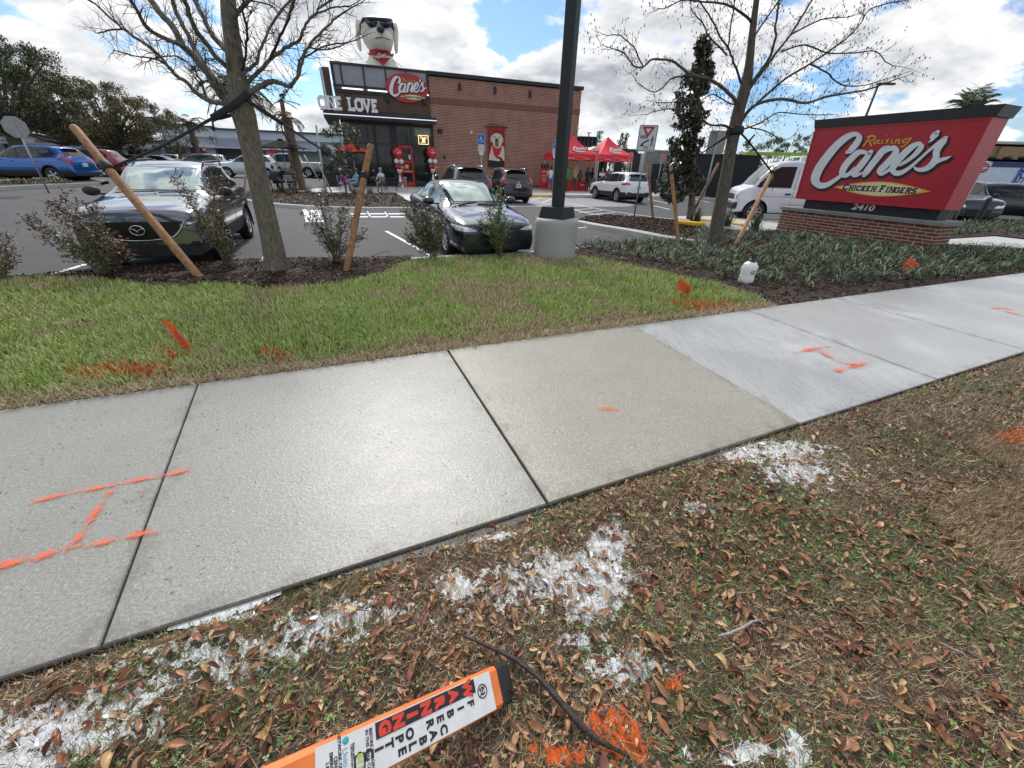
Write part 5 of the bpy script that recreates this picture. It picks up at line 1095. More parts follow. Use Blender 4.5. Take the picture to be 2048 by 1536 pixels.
# ------------------------------------------------------------------ vehicles
def interp(P, x):
    xs = [p[0] for p in P][::-1]; zs = [p[1] for p in P][::-1]
    if xs[0] > xs[-1]: xs, zs = xs[::-1], zs[::-1]
    return float(np.interp(x, xs, zs))
def smoothP(P, n=6):
    """rounded version of a profile given front to rear"""
    Q = [Vector(p) for p in P]; out = []
    for i in range(len(Q)-1):
        p0, p1, p2, p3 = Q[max(i-1, 0)], Q[i], Q[i+1], Q[min(i+2, len(Q)-1)]
        for j in range(n): t = j/n; a = p1.lerp(p2, t); b = .5*((2*p1)+(p2-p0)*t+(2*p0-5*p1+4*p2-p3)*t*t+(3*p1-p0-3*p2+p3)*t**3); out.append(tuple(a*.35+b*.65))
    out.append(tuple(Q[-1])); return out
SPECS = {
 'sedan': dict(L=4.63, W=1.78, wb=2.70, fo=.96, r=.325, sill=.24, roofw=.56, glassw=.78, arch=.375,
   top=[(2.315, .60), (2.30, .69), (2.18, .755), (1.75, .86), (1.25, .945), (1.02, .985), (.45, 1.27), (.15, 1.385), (-.25, 1.432), (-.75, 1.42), (-1.15, 1.35), (-1.72, 1.12), (-1.85, 1.095), (-2.2, 1.06), (-2.30, .98), (-2.315, .62)],
   belt=[(2.315, .57), (2.25, .66), (1.9, .75), (1.3, .84), (.9, .90), (0, .945), (-1, .98), (-1.7, 1.0), (-2.2, .93), (-2.315, .6)],
   wind=[(-.64, 1.035), (.64, 1.035), (.54, 1.37), (-.54, 1.37)], rear=[(-.60, 1.13), (.60, 1.13), (.50, 1.34), (-.50, 1.34)],
   side=[[(.76, .97), (.50, 1.17), (.12, 1.335), (-.10, 1.365), (-.13, .975)], [(-.20, .975), (-.17, 1.368), (-.6, 1.36), (-1.0, 1.28), (-1.02, 1.02)], [(-1.08, 1.025), (-1.07, 1.26), (-1.42, 1.10), (-1.40, 1.06)]]),
 'suv': dict(L=4.58, W=1.84, wb=2.70, fo=.93, r=.36, sill=.30, roofw=.60, glassw=.80, arch=.42,
   top=[(2.29, .78), (2.28, .90), (2.19, .985), (1.7, 1.07), (1.2, 1.12), (.98, 1.15), (.45, 1.43), (.12, 1.575), (-.3, 1.655), (-1.2, 1.655), (-1.75, 1.60), (-1.92, 1.53), (-2.16, 1.20), (-2.22, 1.05), (-2.27, .95), (-2.29, .62)],
   belt=[(2.29, .75), (2.23, .87), (1.8, .94), (1.2, .99), (.9, 1.03), (0, 1.06), (-1.4, 1.12), (-2.0, 1.13), (-2.2, 1.0), (-2.29, .6)],
   wind=[(-.68, 1.19), (.68, 1.19), (.585, 1.545), (-.585, 1.545)], rear=[(-.62, 1.19), (.62, 1.19), (.54, 1.53), (-.54, 1.53)],
   side=[[(.80, 1.10), (.45, 1.34), (.12, 1.49), (-.06, 1.525), (-.10, 1.115)], [(-.17, 1.115), (-.13, 1.53), (-.65, 1.545), (-1.0, 1.535), (-1.04, 1.15)], [(-1.11, 1.155), (-1.08, 1.53), (-1.5, 1.49), (-1.78, 1.24), (-1.75, 1.18)]]),
 'van': dict(L=5.7, W=2.0, wb=3.43, fo=.74, r=.37, sill=.36, roofw=.84, glassw=.93, arch=.44,
   top=[(2.85, .70), (2.84, 1.0), (2.79, 1.16), (2.62, 1.24), (2.45, 1.30), (2.17, 1.62), (1.88, 1.93), (1.68, 2.06), (1.2, 2.13), (-.6, 2.16), (-2.5, 2.15), (-2.75, 2.10), (-2.83, 1.9), (-2.85, .7)],
   belt=[(2.85, .68), (2.80, 1.02), (2.5, 1.16), (1.6, 1.14), (0, 1.17), (-2.5, 1.17), (-2.82, 1.1), (-2.85, .65)],
   wind=[(-.80, 1.30), (.80, 1.30), (.74, 1.93), (-.74, 1.93)], rear=[(-.75, 1.2), (-.05, 1.2), (-.05, 1.8), (-.72, 1.8)],
   side=[[(2.22, 1.24), (2.14, 1.40), (1.84, 1.74), (1.62, 1.88), (1.12, 1.91), (1.12, 1.24)]]),
 'pickup': dict(L=5.9, W=2.0, wb=3.6, fo=.95, r=.40, sill=.42, roofw=.68, glassw=.88, arch=.47,
   top=[(2.95, .70), (2.94, 1.0), (2.85, 1.12), (2.2, 1.20), (1.75, 1.24), (1.25, 1.58), (.95, 1.80), (.6, 1.90), (-.3, 1.90), (-.75, 1.86), (-.92, 1.70), (-1.0, 1.26), (-1.1, 1.24), (-2.8, 1.24), (-2.92, 1.2), (-2.95, .7)],
   belt=[(2.95, .67), (2.86, .98), (2.0, 1.12), (0, 1.17), (-.9, 1.18), (-1.1, 1.17), (-2.8, 1.17), (-2.95, .65)],
   wind=[(-.76, 1.27), (.76, 1.27), (.64, 1.78), (-.64, 1.78)], rear=[(-.6, 1.3), (.6, 1.3), (.55, 1.72), (-.55, 1.72)],
   side=[[(1.42, 1.22), (1.05, 1.60), (.80, 1.74), (.42, 1.78), (.40, 1.22)], [(.33, 1.22), (.35, 1.78), (-.3, 1.78), (-.66, 1.72), (-.72, 1.22)]])}
def body_mesh(S, paint, clad, cladding):
    top, belt = smoothP(S['top']), smoothP(S['belt'], 4); L2, W2 = S['L']/2, S['W']/2; xf = L2-S['fo']; xr = xf-S['wb']; ar = S['arch']; zc = S['r']
    xs = set(np.linspace(-L2, L2, 42).tolist())
    for d in (.008, .03, .07, .12): xs |= {L2-d, -L2+d}
    for xw in (xf, xr):
        xs = {x for x in xs if abs(x-xw) > ar+.03}; xs |= {xw+ar*cos(pi*k/14) for k in range(15)} | {xw+ar+.02, xw-ar-.02}
    xs = sorted(xs, reverse=True); rings = []
    van = S['L'] > 5.5 and S['roofw'] > .8
    for x in xs:
        zt, zb = interp(top, x), interp(belt, x); zt = max(zt, zb+.012); h = zt-zb; k = sst(h, .05, .46)
        e = L2-abs(x); w = W2*(1-(.19 if x > 0 else .17)*(1-sst(e, -.25, .62))**1.6); wn_ = w/W2
        if x < 0 and van: w = W2*(1-.06*(1-sst(e, 0, .2)))
        sill = S['sill']+(.05 if x < 0 else -.04)*(1-sst(e, 0, .35)); zm = zb-.03
        gw, rw = min(S['glassw'], w*.97), S['roofw']*(1 if abs(x) < 1.2 or van else 1-.10*sst(abs(x), 1.2, 2.3))
        low = [(w*.92, sill), (w*.975, sill+.07), (w*.995, sill+.07+(zm-sill-.07)*.30), (w, sill+.07+(zm-sill-.07)*.55), (w*.985, sill+.07+(zm-sill-.07)*.80), (w*.972, zm), (w*.955, zb)]
        hood = [(w*.915, zb+.35*h), (w*.83, zb+.62*h), (w*.68, zb+.80*h), (w*.45, zb+.93*h), (w*.22, zt-.003), (0, zt)]
        gh = [(gw, zb+.025), (gw+(rw+.035-gw)*.55, zb+.55*(h-.10)), (rw+.035, zt-.085), (rw-.02, zt-.032), (rw*.55, zt-.008), (0, zt)]
        up = [(a[0]*(1-k)+b[0]*k, a[1]*(1-k)+b[1]*k) for a, b in zip(hood, gh)]
        ring_ = low+up
        zar = None
        for xw in (xf, xr):
            if abs(x-xw) <= ar+1e-6: zar = zc+sqrt(max(0, ar*ar-(x-xw)**2))*1.0
        if zar:
            z_top = zm-.02; ring_ = [(p[0]+(.012 if z < zar else 0), max(z, min(zar, z_top)) if i < 6 else z) for i, (p, z) in enumerate(((q, q[1]) for q in ring_))] if False else [((p[0] if p[1] > zar else w*.998), (p[1] if p[1] > zar or i > 5 else min(zar+.0015*i, z_top+.0015*i))) for i, p in enumerate(ring_)]
        rings.append([(x, -p[0], p[1]) for p in ring_]+[(x, p[0], p[1]) for p in ring_[-2::-1]])
    n = len(rings[0]); V = [p for r in rings for p in r]; F = []; mi = []
    for i in range(len(rings)-1):
        for j in range(n-1):
            F.append((i*n+j, (i+1)*n+j, (i+1)*n+j+1, i*n+j+1)); jj = min(j, n-2-j); mi.append(1 if cladding and jj < 2 else 0)
    for i, rv in ((0, 1), (len(rings)-1, 0)):
        for j in range(n//2):
            a, b, c, d = i*n+j, i*n+j+1, i*n+n-2-j, i*n+n-1-j
            if j == n//2-1 and b == c: f = (a, b, d)
            else: f = (a, b, c, d)
            F.append(tuple(reversed(f)) if not rv else f); mi.append(1 if cladding and j < 2 else 0)
    me = bpy.data.meshes.new('body'); me.from_pydata(V, [], F); setmats(me, [paint, clad]); me.polygons.foreach_set('material_index', mi)
    me.polygons.foreach_set('use_smooth', [True]*len(F)); me.validate(); me.update(); me.set_sharp_from_angle(angle=radians(38)); return me, xf, xr
def patch(bvh, poly, axis, sgn, mat, name, parent, off=.004, grid=.07, thick=False):
    """panel cut to an outline and laid on the body: axis 'x' outline in (y,z), 'y' in (x,z)"""
    P = [Vector(p) for p in poly]; out = []
    for i, p in enumerate(P):
        q = P[(i+1) % len(P)]; k = max(1, int((q-p).length/grid)); out += [p.lerp(q, t/k) for t in range(k)]
    xs = [p.x for p in out]; ys = [p.y for p in out]; arr = np.array([(p.x, p.y) for p in out]); pts = list(out); 
    gx = np.arange(min(xs)+grid*.5, max(xs), grid); gy = np.arange(min(ys)+grid*.5, max(ys), grid)
    if len(gx) and len(gy):
        G = np.array([(a, b) for a in gx for b in gy]); G = G[inpoly(G, [tuple(p) for p in out])]
        dm = np.sqrt(((G[:, None, :]-arr[None])**2).sum(-1)).min(1) if len(G) else np.array([])
        pts += [Vector(g) for g, d in zip(G, dm) if d > grid*.35]
    n = len(out); r = delaunay_2d_cdt([Vector((p.x, p.y)) for p in pts], [], [list(range(n))], 1, 1e-5)
    V = []; last = None
    for v in r[0]:
        if axis == 'x': o, d = Vector((sgn*5, v.x, v.y)), Vector((-sgn, 0, 0))
        elif axis == 'y': o, d = Vector((v.x, sgn*3, v.y)), Vector((0, -sgn, 0))
        else: o, d = Vector((v.x, v.y, 4)), Vector((0, 0, -1))
        hit, nr_, _, _ = bvh.ray_cast(o, d)
        if hit is None: hit, nr_, _, _ = bvh.find_nearest(o+d*(3.2 if axis == 'x' else 2.1))
        if nr_.dot(d) > 0: nr_ = -nr_
        V.append(hit+nr_*off)
    F = [tuple(f) for f in r[2]]
    me = bpy.data.meshes.new(name); me.from_pydata([tuple(v) for v in V], [], F); me.materials.append(mat)
    me.polygons.foreach_set('use_smooth', [True]*len(F)); me.validate(); me.update(); return obj(name, me, parent)
carglass = M('car_glass', (.018, .022, .024), .03, var=0, spec=.6); shiny = None
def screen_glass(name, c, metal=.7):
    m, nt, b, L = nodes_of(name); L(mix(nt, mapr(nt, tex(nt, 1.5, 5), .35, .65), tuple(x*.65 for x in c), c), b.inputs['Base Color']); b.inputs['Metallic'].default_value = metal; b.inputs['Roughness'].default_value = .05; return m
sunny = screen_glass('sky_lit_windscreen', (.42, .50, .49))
tyrem = M('tyre', (.022, .022, .023), .75, var=.15); rimm = M('rim_alloy', (.48, .49, .51), .3, .85, var=.05); rimd = M('rim_dark', (.05, .05, .055), .35, .6); wellm = M('wheel_well', (.006, .006, .007), .9, var=0)
chrome = M('chrome', (.72, .73, .75), .12, 1, var=0); cladm = M('black_cladding', (.022, .023, .025), .6); lampr = M('tail_lamp_red', (.42, .012, .014), .15, var=.1, coat=.6); lamph = M('headlamp', (.70, .72, .76), .10, .5, var=.3, vs=9, coat=1); lampd = M('headlamp_dark', (.06, .065, .075), .1, .3, coat=1); platem = M('licence_plate', (.70, .72, .70), .5); amber = M('amber_lens', (.6, .18, .02), .2)
WHEEL = {}
def wheel_me(r, kind):
    if (r, kind) in WHEEL: return WHEEL[(r, kind)]
    w = .11; ri = r*.66; mb = MB(); mb.lathe([(ri, -w*.9), (r*.93, -w), (r*.985, -w*.82), (r, -w*.5), (r, w*.5), (r*.985, w*.82), (r*.93, w), (ri, w*.9)], 28, 0, axis='Y'); ty = mb.mesh('tyre', tyrem)
    mb = MB(); mb.lathe([(ri*1.0, w*.92), (ri*.95, w*.88), (ri*.90, w*.55), (ri*.9, -w*.5)], 28, 0, axis='Y'); mb.lathe([(ri*.9, w*.15), (0, w*.1)], 20, 1, axis='Y')
    ns = {'alloy5': 5, 'alloy10': 10, 'steel': 8, 'y5': 5}[kind]
    for i in range(ns):
        a = 2*pi*i/ns
        if kind in ('alloy5', 'y5'):
            for s in (-.12, .12): mb.add([(r_*cos(a+s*k_)+q*-sin(a), y_, r_*sin(a+s*k_)+q*cos(a)) for r_, k_, y_ in ((ri*.15, 2.0, w*.75), (ri*.95, 1.6, w*.82)) for q in (-.018, .018)], [(0, 1, 3, 2)]); 
        hw_ = .028 if kind == 'alloy5' else (.018 if kind != 'steel' else .03)
        mb.add([(r_*cos(a)+q*-sin(a), y_, r_*sin(a)+q*cos(a)) for r_, y_ in ((ri*.12, w*.80), (ri*.94, w*.86)) for q in (-hw_, hw_)]+[(r_*cos(a)+q*-sin(a), y_-.03, r_*sin(a)+q*cos(a)) for r_, y_ in ((ri*.12, w*.80), (ri*.94, w*.86)) for q in (-hw_, hw_)], [(0, 1, 3, 2), (0, 2, 6, 4), (1, 5, 7, 3)])
    mb.lathe([(ri*.22, w*.6), (ri*.22, w*.84), (ri*.16, w*.9), (0, w*.9)], 14, 0, axis='Y'); rm = mb.mesh('rim', [rimm, rimd])
    WHEEL[(r, kind)] = (ty, rm); return ty, rm
def seam(bvh, pts, sgn, parent, w=.008):
    mb = MB(); q = []
    for x, z in cr(pts, 3) if len(pts) > 2 else [Vector(p) for p in pts]:
        hit, nr_, _, _ = bvh.ray_cast(Vector((x, sgn*3, z)), Vector((0, -sgn, 0)))
        if hit is not None: q.append(hit+(nr_ if nr_.y*sgn > 0 else -nr_)*.0005)
    if len(q) > 1: mb.tube(q, w/2, 4, smooth=False); mb.build('door_gap', wellm, parent)
def vehicle(name, label, cat, kind, paint, pos, head, group=None, detail=2, wheels='alloy5', cladding=False, wind=None, glassm=None, scale=1.0, extra=None, rails=False):
    S = SPECS[kind]; root = thing(name, label, cat, pos, radians(head), group); root.scale = (scale,)*3
    me, xf, xr = body_mesh(S, paint, cladm, cladding); B = obj('body', me, root); bvh = BVHTree.FromPolygons([v.co[:] for v in me.vertices], [p.vertices[:] for p in me.polygons])
    g = glassm or carglass; W2 = S['W']/2; ty, rm = wheel_me(S['r'], wheels)
    mb = MB(); mb.box((0, 0, S['sill']+.10), (S['L']*.86, S['W']*.72, .3)); 
    for xw in (xf, xr): mb.box((xw, 0, S['r']+.08), (S['arch']*1.9, S['W']*.80, S['arch']*1.35))
    mb.build('underbody', wellm, root)
    for xw in (xf, xr):
        for s in (-1, 1):
            o = obj('wheel', ty, root, (xw, s*(W2-.125), S['r']), (0, 0, 0 if s > 0 else pi)); obj('rim', rm, o)
    def grow(poly, e):
        c = sum((Vector(p) for p in poly), Vector((0, 0)))/len(poly); return [tuple(Vector(p)+(Vector(p)-c).normalized()*e) for p in poly]
    patch(bvh, grow(S['wind'], .035), 'x', 1, blackm, 'windscreen_frame', root, .002); patch(bvh, S['wind'], 'x', 1, wind or g, 'windscreen', root, .006)
    if kind != 'van':
        patch(bvh, grow(S['rear'], .03), 'x', -1, blackm, 'rear_window_frame', root, .002); patch(bvh, S['rear'], 'x', -1, g, 'rear_window', root, .006)
    for s in (-1, 1):
        for poly in S['side']:
            patch(bvh, grow(poly, .035), 'y', s, blackm, 'window_frame', root, .002); patch(bvh, poly, 'y', s, g, 'side_window', root, .006)
        mb = MB(); xm = S['side'][0][0][0]-.10; zm = S['side'][0][0][1]+.06
        if kind == 'van': xm -= .05; zm += .06; mb.bbox((xm, s*(W2+.14), zm+.06), (.12, .24, .30), .04)
        else: mb.ell((xm, s*(W2+.10), zm), (.085, .13, .085), 12, 8)
        mb.box((xm+.02, s*(W2-.06), zm-.05), (.06, .26, .03)); mb.build('side_mirror', paint if kind in ('suv', 'sedan') and not cladding else cladm, root)
        if detail > 1:
            zb = S['side'][0][0][1]; zs = S['sill']+.16
            if kind in ('sedan', 'suv'):
                seam(bvh, [(xf-.50, zs), (xf-.52, .7), (.92 if kind == 'sedan' else .86, zb-.03)], s, root); seam(bvh, [(-.14, zs), (-.15, .7), (-.14, zb)], s, root); seam(bvh, [(xr+.45, zs+.12), (xr+.36, .66), (xr+.16, .86), (-1.05, zb+.03)], s, root)
                for xh in (.12, -.88): mb = MB(); hit, nr_, _, _ = bvh.ray_cast(Vector((xh, s*3, zb-.14)), Vector((0, -s, 0))); mb.bbox((xh, hit.y+s*.015, zb-.14), (.19, .035, .035), .008); mb.build('door_handle', paint, root)
            if kind == 'van':
                for xx_ in (.98, -.45, -1.6): seam(bvh, [(xx_, zs+.05), (xx_, 1.1), (xx_, 1.15 if xx_ > 1.7 else 1.86)], s, root, .012)
                for xh in (1.15, .75): mb = MB(); mb.bbox((xh, s*(W2+.012), 1.02), (.2, .04, .05), .01); mb.build('door_handle', cladm, root)
                for z_ in (.66, .92): seam(bvh, [(2.2 if z_ > .8 else 1.2, z_), (0, z_), (-2.7, z_)], s, root, .010)
        if cladding:
            for xw in (xf, xr):
                mb = MB(); a = S['arch']; pts = [Vector((xw+(a+.02)*cos(t), s*(W2-.002), S['r']+(a+.02)*sin(t))) for t in np.linspace(-.25, pi+.25, 18)]; mb.tube(pts, .035, 6, sx=.55); mb.build('arch_trim', cladm, root)
    if rails:
        for s in (-1, 1): mb = MB(); mb.tube([(.0, s*.62, interp(S['top'], 0)-.02), (-.1, s*.62, interp(S['top'], 0)+.05), (-1.4, s*.62, interp(S['top'], -1.4)+.04), (-1.55, s*.62, interp(S['top'], -1.5)-.03)], .018, 6); mb.build('roof_rail', rails if not rails is True else chrome, root)
    if extra: extra(root, bvh, S, paint)
    if detail: # rear plate, lamps, bumper breaks common to all
        for s in (-1, 1):
            if kind == 'sedan': patch(bvh, [(s*.62, .86), (s*.84, .86), (s*.86, .98), (s*.50, .98)], 'x', -1, lampr, 'tail_lamp', root, .006, .05)
            elif kind == 'suv' and not (extra and getattr(extra, 'rearown', 0)): patch(bvh, [(s*.56, .93), (s*.84, .90), (s*.88, 1.08), (s*.60, 1.07)], 'x', -1, lampr, 'tail_lamp', root, .008, .05)
            elif kind in ('pickup', 'van'): patch(bvh, [(s*.80, .80), (s*.94, .80), (s*.94, 1.12), (s*.80, 1.12)], 'x', -1, lampr, 'tail_lamp', root, .008, .05)
            if not (extra and getattr(extra, 'frontown', 0)): patch(bvh, [(s*.50, S['belt'][0][1]+.10), (s*.80, S['belt'][0][1]+.12), (s*.84, S['belt'][0][1]+.24), (s*.56, S['belt'][0][1]+.20)], 'x', 1, lamph, 'headlamp', root, .006, .05)
        if not (extra and getattr(extra, 'frontown', 0)): patch(bvh, [(-.42, .42), (.42, .42), (.50, .70), (-.50, .70)], 'x', 1, blackm, 'grille', root, .005, .08)
        if not (extra and getattr(extra, 'rearown', 0)): zp = .84 if kind != 'sedan' else .74; mb = MB(); mb.bbox((-S['L']/2-.02, 0, zp), (.02, .31, .16), .004); mb.build('licence_plate', platem, root)
    return root
# ---- grey-black crossover nose-on, left foreground
def paintm(name, c, metal=.5, rough=.28): return M(name, c, rough, metal, var=.0, coat=1, spec=.5)
def x_mazda(root, bvh, S, paint):
    G_ = [(-.60, .80), (.60, .80), (.56, .69), (.42, .57), (.15, .53), (0, .525), (-.15, .53), (-.42, .57), (-.56, .69)]
    patch(bvh, G_, 'x', 1, M('grille_black', (.008, .008, .009), .35), 'grille', root, .006, .06)
    mb = MB(); q = [Vector(p) for p in [(-.66, .805), (-.58, .69), (-.43, .56), (-.15, .52), (0, .515), (.15, .52), (.43, .56), (.58, .69), (.66, .805)]]; pts = []
    for v in cr([(p.x, p.y) for p in q], 4):
        h, n_, _, _ = bvh.ray_cast(Vector((5, v.x, v.y)), Vector((-1, 0, 0))); pts.append(h+Vector((.012, 0, 0)))
    mb.tube(pts, .013, 6); mb.build('grille_surround', chrome, root)
    h, n_, _, _ = bvh.ray_cast(Vector((5, 0, .675)), Vector((-1, 0, 0))); X = h.x+.03
    mb = MB(); mb.tube([(X, .095*cos(t), .675+.072*sin(t)) for t in np.linspace(0, 2*pi, 25)], .009, 6, cap=False); mb.tube([(X, -.085, .70), (X, -.05, .695), (X, -.02, .68), (X, 0, .645), (X, .02, .68), (X, .05, .695), (X, .085, .70)], .008, 6); mb.build('emblem', chrome, root)
    for s in (-1, 1):
        patch(bvh, [(s*.60, .80), (s*.66, .72), (s*.84, .76), (s*.90, .86), (s*.80, .86)], 'x', 1, lampd, 'headlamp', root, .008, .04)
        patch(bvh, [(s*.62, .765), (s*.66, .745), (s*.82, .775), (s*.80, .80)], 'x', 1, lamph, 'headlamp_lens', root, .012, .03)
        patch(bvh, [(s*.60, .40), (s*.85, .42), (s*.86, .50), (s*.66, .48)], 'x', 1, blackm, 'lower_vent', root, .005, .05)
    patch(bvh, [(-.55, .33), (.55, .33), (.62, .40), (-.62, .40)], 'x', 1, cladm, 'lower_intake', root, .006, .06)
    mb = MB()
    for s in (0, 1): y0 = -.55+s*.62; mb.tube([(1.08, y0, 1.155), (1.02, y0+.25, 1.165), (.98, y0+.55, 1.17)], .009, 5)
    mb.build('wiper', blackm, root)
x_mazda.frontown = 1
pm_ = paintm('graphite_paint', (.15, .16, .18), .8, .18)
MZ = gp(273, 452, .62)-Vector((cos(radians(-67.5)), sin(radians(-67.5)), 0))*2.28; MZ.z = LZ
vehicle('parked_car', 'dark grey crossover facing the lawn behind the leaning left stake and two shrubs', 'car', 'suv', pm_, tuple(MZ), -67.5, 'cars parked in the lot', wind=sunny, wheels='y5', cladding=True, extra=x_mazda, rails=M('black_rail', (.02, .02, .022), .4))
# ---- dark blue sedan
def x_corolla(root, bvh, S, paint):
    patch(bvh, [(-.40, .50), (.40, .50), (.62, .30), (.50, .265), (-.50, .265), (-.62, .30)], 'x', 1, M('grille_mesh_black', (.010, .010, .012), .4), 'grille', root, .006, .06)
    for z in (.31, .355, .40, .445): mb = MB(); w = .56-(z-.30)*.8; pts = [bvh.ray_cast(Vector((5, y, z)), Vector((-1, 0, 0)))[0]+Vector((.010, 0, 0)) for y in np.linspace(-w, w, 9)]; mb.tube(pts, .007, 4); mb.build('grille_slat', M('slat_gloss_black', (.03, .03, .035), .2), root)
    patch(bvh, [(-.44, .60), (.44, .60), (.40, .66), (-.40, .66)], 'x', 1, blackm, 'upper_grille', root, .006, .06)
    h, _, _, _ = bvh.ray_cast(Vector((5, 0, .655)), Vector((-1, 0, 0))); mb = MB()
    mb.tube([(h.x+.02, .075*cos(t), .665+.05*sin(t)) for t in np.linspace(0, 2*pi, 21)], .006, 5, cap=False); mb.tube([(h.x+.022, .035*cos(t), .68+.03*sin(t)) for t in np.linspace(0, 2*pi, 15)], .005, 5, cap=False); mb.tube([(h.x+.022, .02*cos(t), .66+.045*sin(t)) for t in np.linspace(0, 2*pi, 15)], .005, 5, cap=False); mb.build('emblem', chrome, root)
    for s in (-1, 1):
        patch(bvh, [(s*.42, .595), (s*.62, .575), (s*.84, .60), (s*.875, .715), (s*.76, .70), (s*.52, .655)], 'x', 1, lampd, 'headlamp', root, .006, .04)
        patch(bvh, [(s*.46, .605), (s*.62, .588), (s*.83, .61), (s*.86, .705), (s*.77, .685), (s*.56, .65)], 'x', 1, lamph, 'headlamp_lens', root, .012, .03)
        patch(bvh, [(s*.66, .50), (s*.74, .34), (s*.82, .34), (s*.80, .48)], 'x', 1, blackm, 'bumper_vent', root, .006, .04)
    h, _, _, _ = bvh.ray_cast(Vector((5, .62, .27)), Vector((-1, 0, 0)))
    mb = MB()
    for y0 in (-.58, .02): mb.tube([(1.03, y0, .995), (.99, y0+.3, 1.01), (.97, y0+.6, 1.015)], .009, 5)
    mb.build('wiper', blackm, root)
    mb = MB(); mb.ell((-.45, 0, 1.43), (.10, .02, .035), 8, 6); mb.build('antenna_fin', paint, root)
x_corolla.frontown = 1
pc = paintm('midnight_blue_paint', (.02, .028, .045), .65, .16)
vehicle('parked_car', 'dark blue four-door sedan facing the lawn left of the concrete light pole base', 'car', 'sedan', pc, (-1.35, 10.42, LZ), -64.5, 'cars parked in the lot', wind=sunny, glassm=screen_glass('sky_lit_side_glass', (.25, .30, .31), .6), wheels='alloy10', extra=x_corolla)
# ---- rear-on SUVs by the wall
def x_rear(spoil=True, lamps='hook', plate='XK 742'):
    def f(root, bvh, S, paint):
        mb = MB(); mb.bbox((-1.93, 0, 1.60), (.26, 1.12, .035), .01); mb.build('spoiler', paint, root)
        for s in (-1, 1):
            if lamps == 'hook':
                patch(bvh, [(s*.50, .98), (s*.86, .96), (s*.88, 1.05), (s*.78, 1.07), (s*.50, 1.04)], 'x', -1, lampr, 'tail_lamp', root, .010, .05); patch(bvh, [(s*.68, 1.05), (s*.84, 1.05), (s*.70, 1.50), (s*.64, 1.48)], 'x', -1, lampr, 'tail_lamp', root, .010, .05)
            else: patch(bvh, [(s*.62, .93), (s*.88, .88), (s*.90, 1.10), (s*.72, 1.12)], 'x', -1, lampr, 'tail_lamp', root, .010, .05)
            patch(bvh, [(s*.52, .50), (s*.78, .50), (s*.78, .55), (s*.52, .55)], 'x', -1, lampr, 'reflector', root, .010, .05)
        mb = MB(); mb.bbox((-2.285, 0, .86), (.02, .31, .16), .004); P_ = mb.build('licence_plate', platem, root); me = text_mesh('KTB67', .10, navy, .001, .001); obj('lettering', me, P_, (-2.298, 0, .86), (pi/2, 0, -pi/2))
        patch(bvh, [(-.70, .38), (.70, .38), (.74, .56), (-.74, .56)], 'x', -1, cladm, 'bumper_panel', root, .006, .08)
        mb = MB(); mb.ell((-2.27, 0, 1.0), (.012, .06, .045), 10, 6); mb.build('emblem', chrome, root); mb = MB(); mb.tube([(-2.20, .0, 1.20), (-2.17, .25, 1.24), (-2.12, .5, 1.26)], .01, 5); mb.build('wiper', blackm, root)
    f.rearown = 1; return f
pk1 = paintm('black_pearl_paint', (.010, .013, .018), .2, .28); pk2 = paintm('charcoal_paint', (.035, .035, .037), .5, .25)
vehicle('parked_car', 'black SUV with hooked red tail lamps parked nose-in below the dog banner', 'car', 'suv', pk1, (-.78, 25.1, LZ), 111, 'cars parked in the lot', extra=x_rear(), cladding=True, rails=True, wheels='alloy5')
def x_roofed(root, bvh, S, paint):
    x_rear(lamps='box')(root, bvh, S, paint); patch(bvh, [(.0, -.45), (.0, .45), (-1.3, .45), (-1.3, -.45)], 'z', 1, sunny, 'glass_roof', root, .008, .15)
x_roofed.rearown = 1
vehicle('parked_car', 'dark crossover with glass roof and silver rails partly hidden by the blue sedan', 'car', 'suv', pk2, (-2.85, 21.7, LZ), 112, 'cars parked in the lot', extra=x_roofed, rails=True, scale=1.04)
# ---- white crossover by the tents
def x_white(root, bvh, S, paint):
    for s in (-1, 1):
        patch(bvh, [(s*.56, 1.0), (s*.86, .97), (s*.90, 1.03), (s*.84, 1.10), (s*.60, 1.06)], 'x', -1, lampr, 'tail_lamp', root, .010, .05); patch(bvh, [(s*.50, .55), (s*.80, .55), (s*.80, .60), (s*.50, .60)], 'x', -1, lampr, 'reflector', root, .010, .05)
        patch(bvh, [(-1.72, .98), (-2.05, .96), (-2.2, 1.0), (-2.12, 1.08), (-1.9, 1.06)], 'y', s, lampr, 'tail_lamp', root, .010, .05)
    mb = MB(); mb.bbox((-1.95, 0, 1.60), (.22, 1.10, .035), .01); mb.build('spoiler', paint, root)
    mb = MB(); mb.bbox((-2.285, 0, .84), (.02, .31, .16), .004); P_ = mb.build('licence_plate', platem, root); obj('lettering', text_mesh('R08 ZU', .09, navy, .001, .001), P_, (-2.298, 0, .84), (pi/2, 0, -pi/2))
    patch(bvh, [(-.74, .36), (.74, .36), (.80, .56), (-.80, .56)], 'x', -1, cladm, 'bumper_panel', root, .006, .08)
x_white.rearown = 1
pw1 = paintm('white_paint_gloss', (.72, .74, .78), .0, .22)
vehicle('parked_car', 'white crossover with tinted windows parked in front of the red tents', 'car', 'suv', pw1, (6.5, 28.2, LZ), 109, 'cars parked in the lot', extra=x_white, cladding=True, wheels='alloy10')
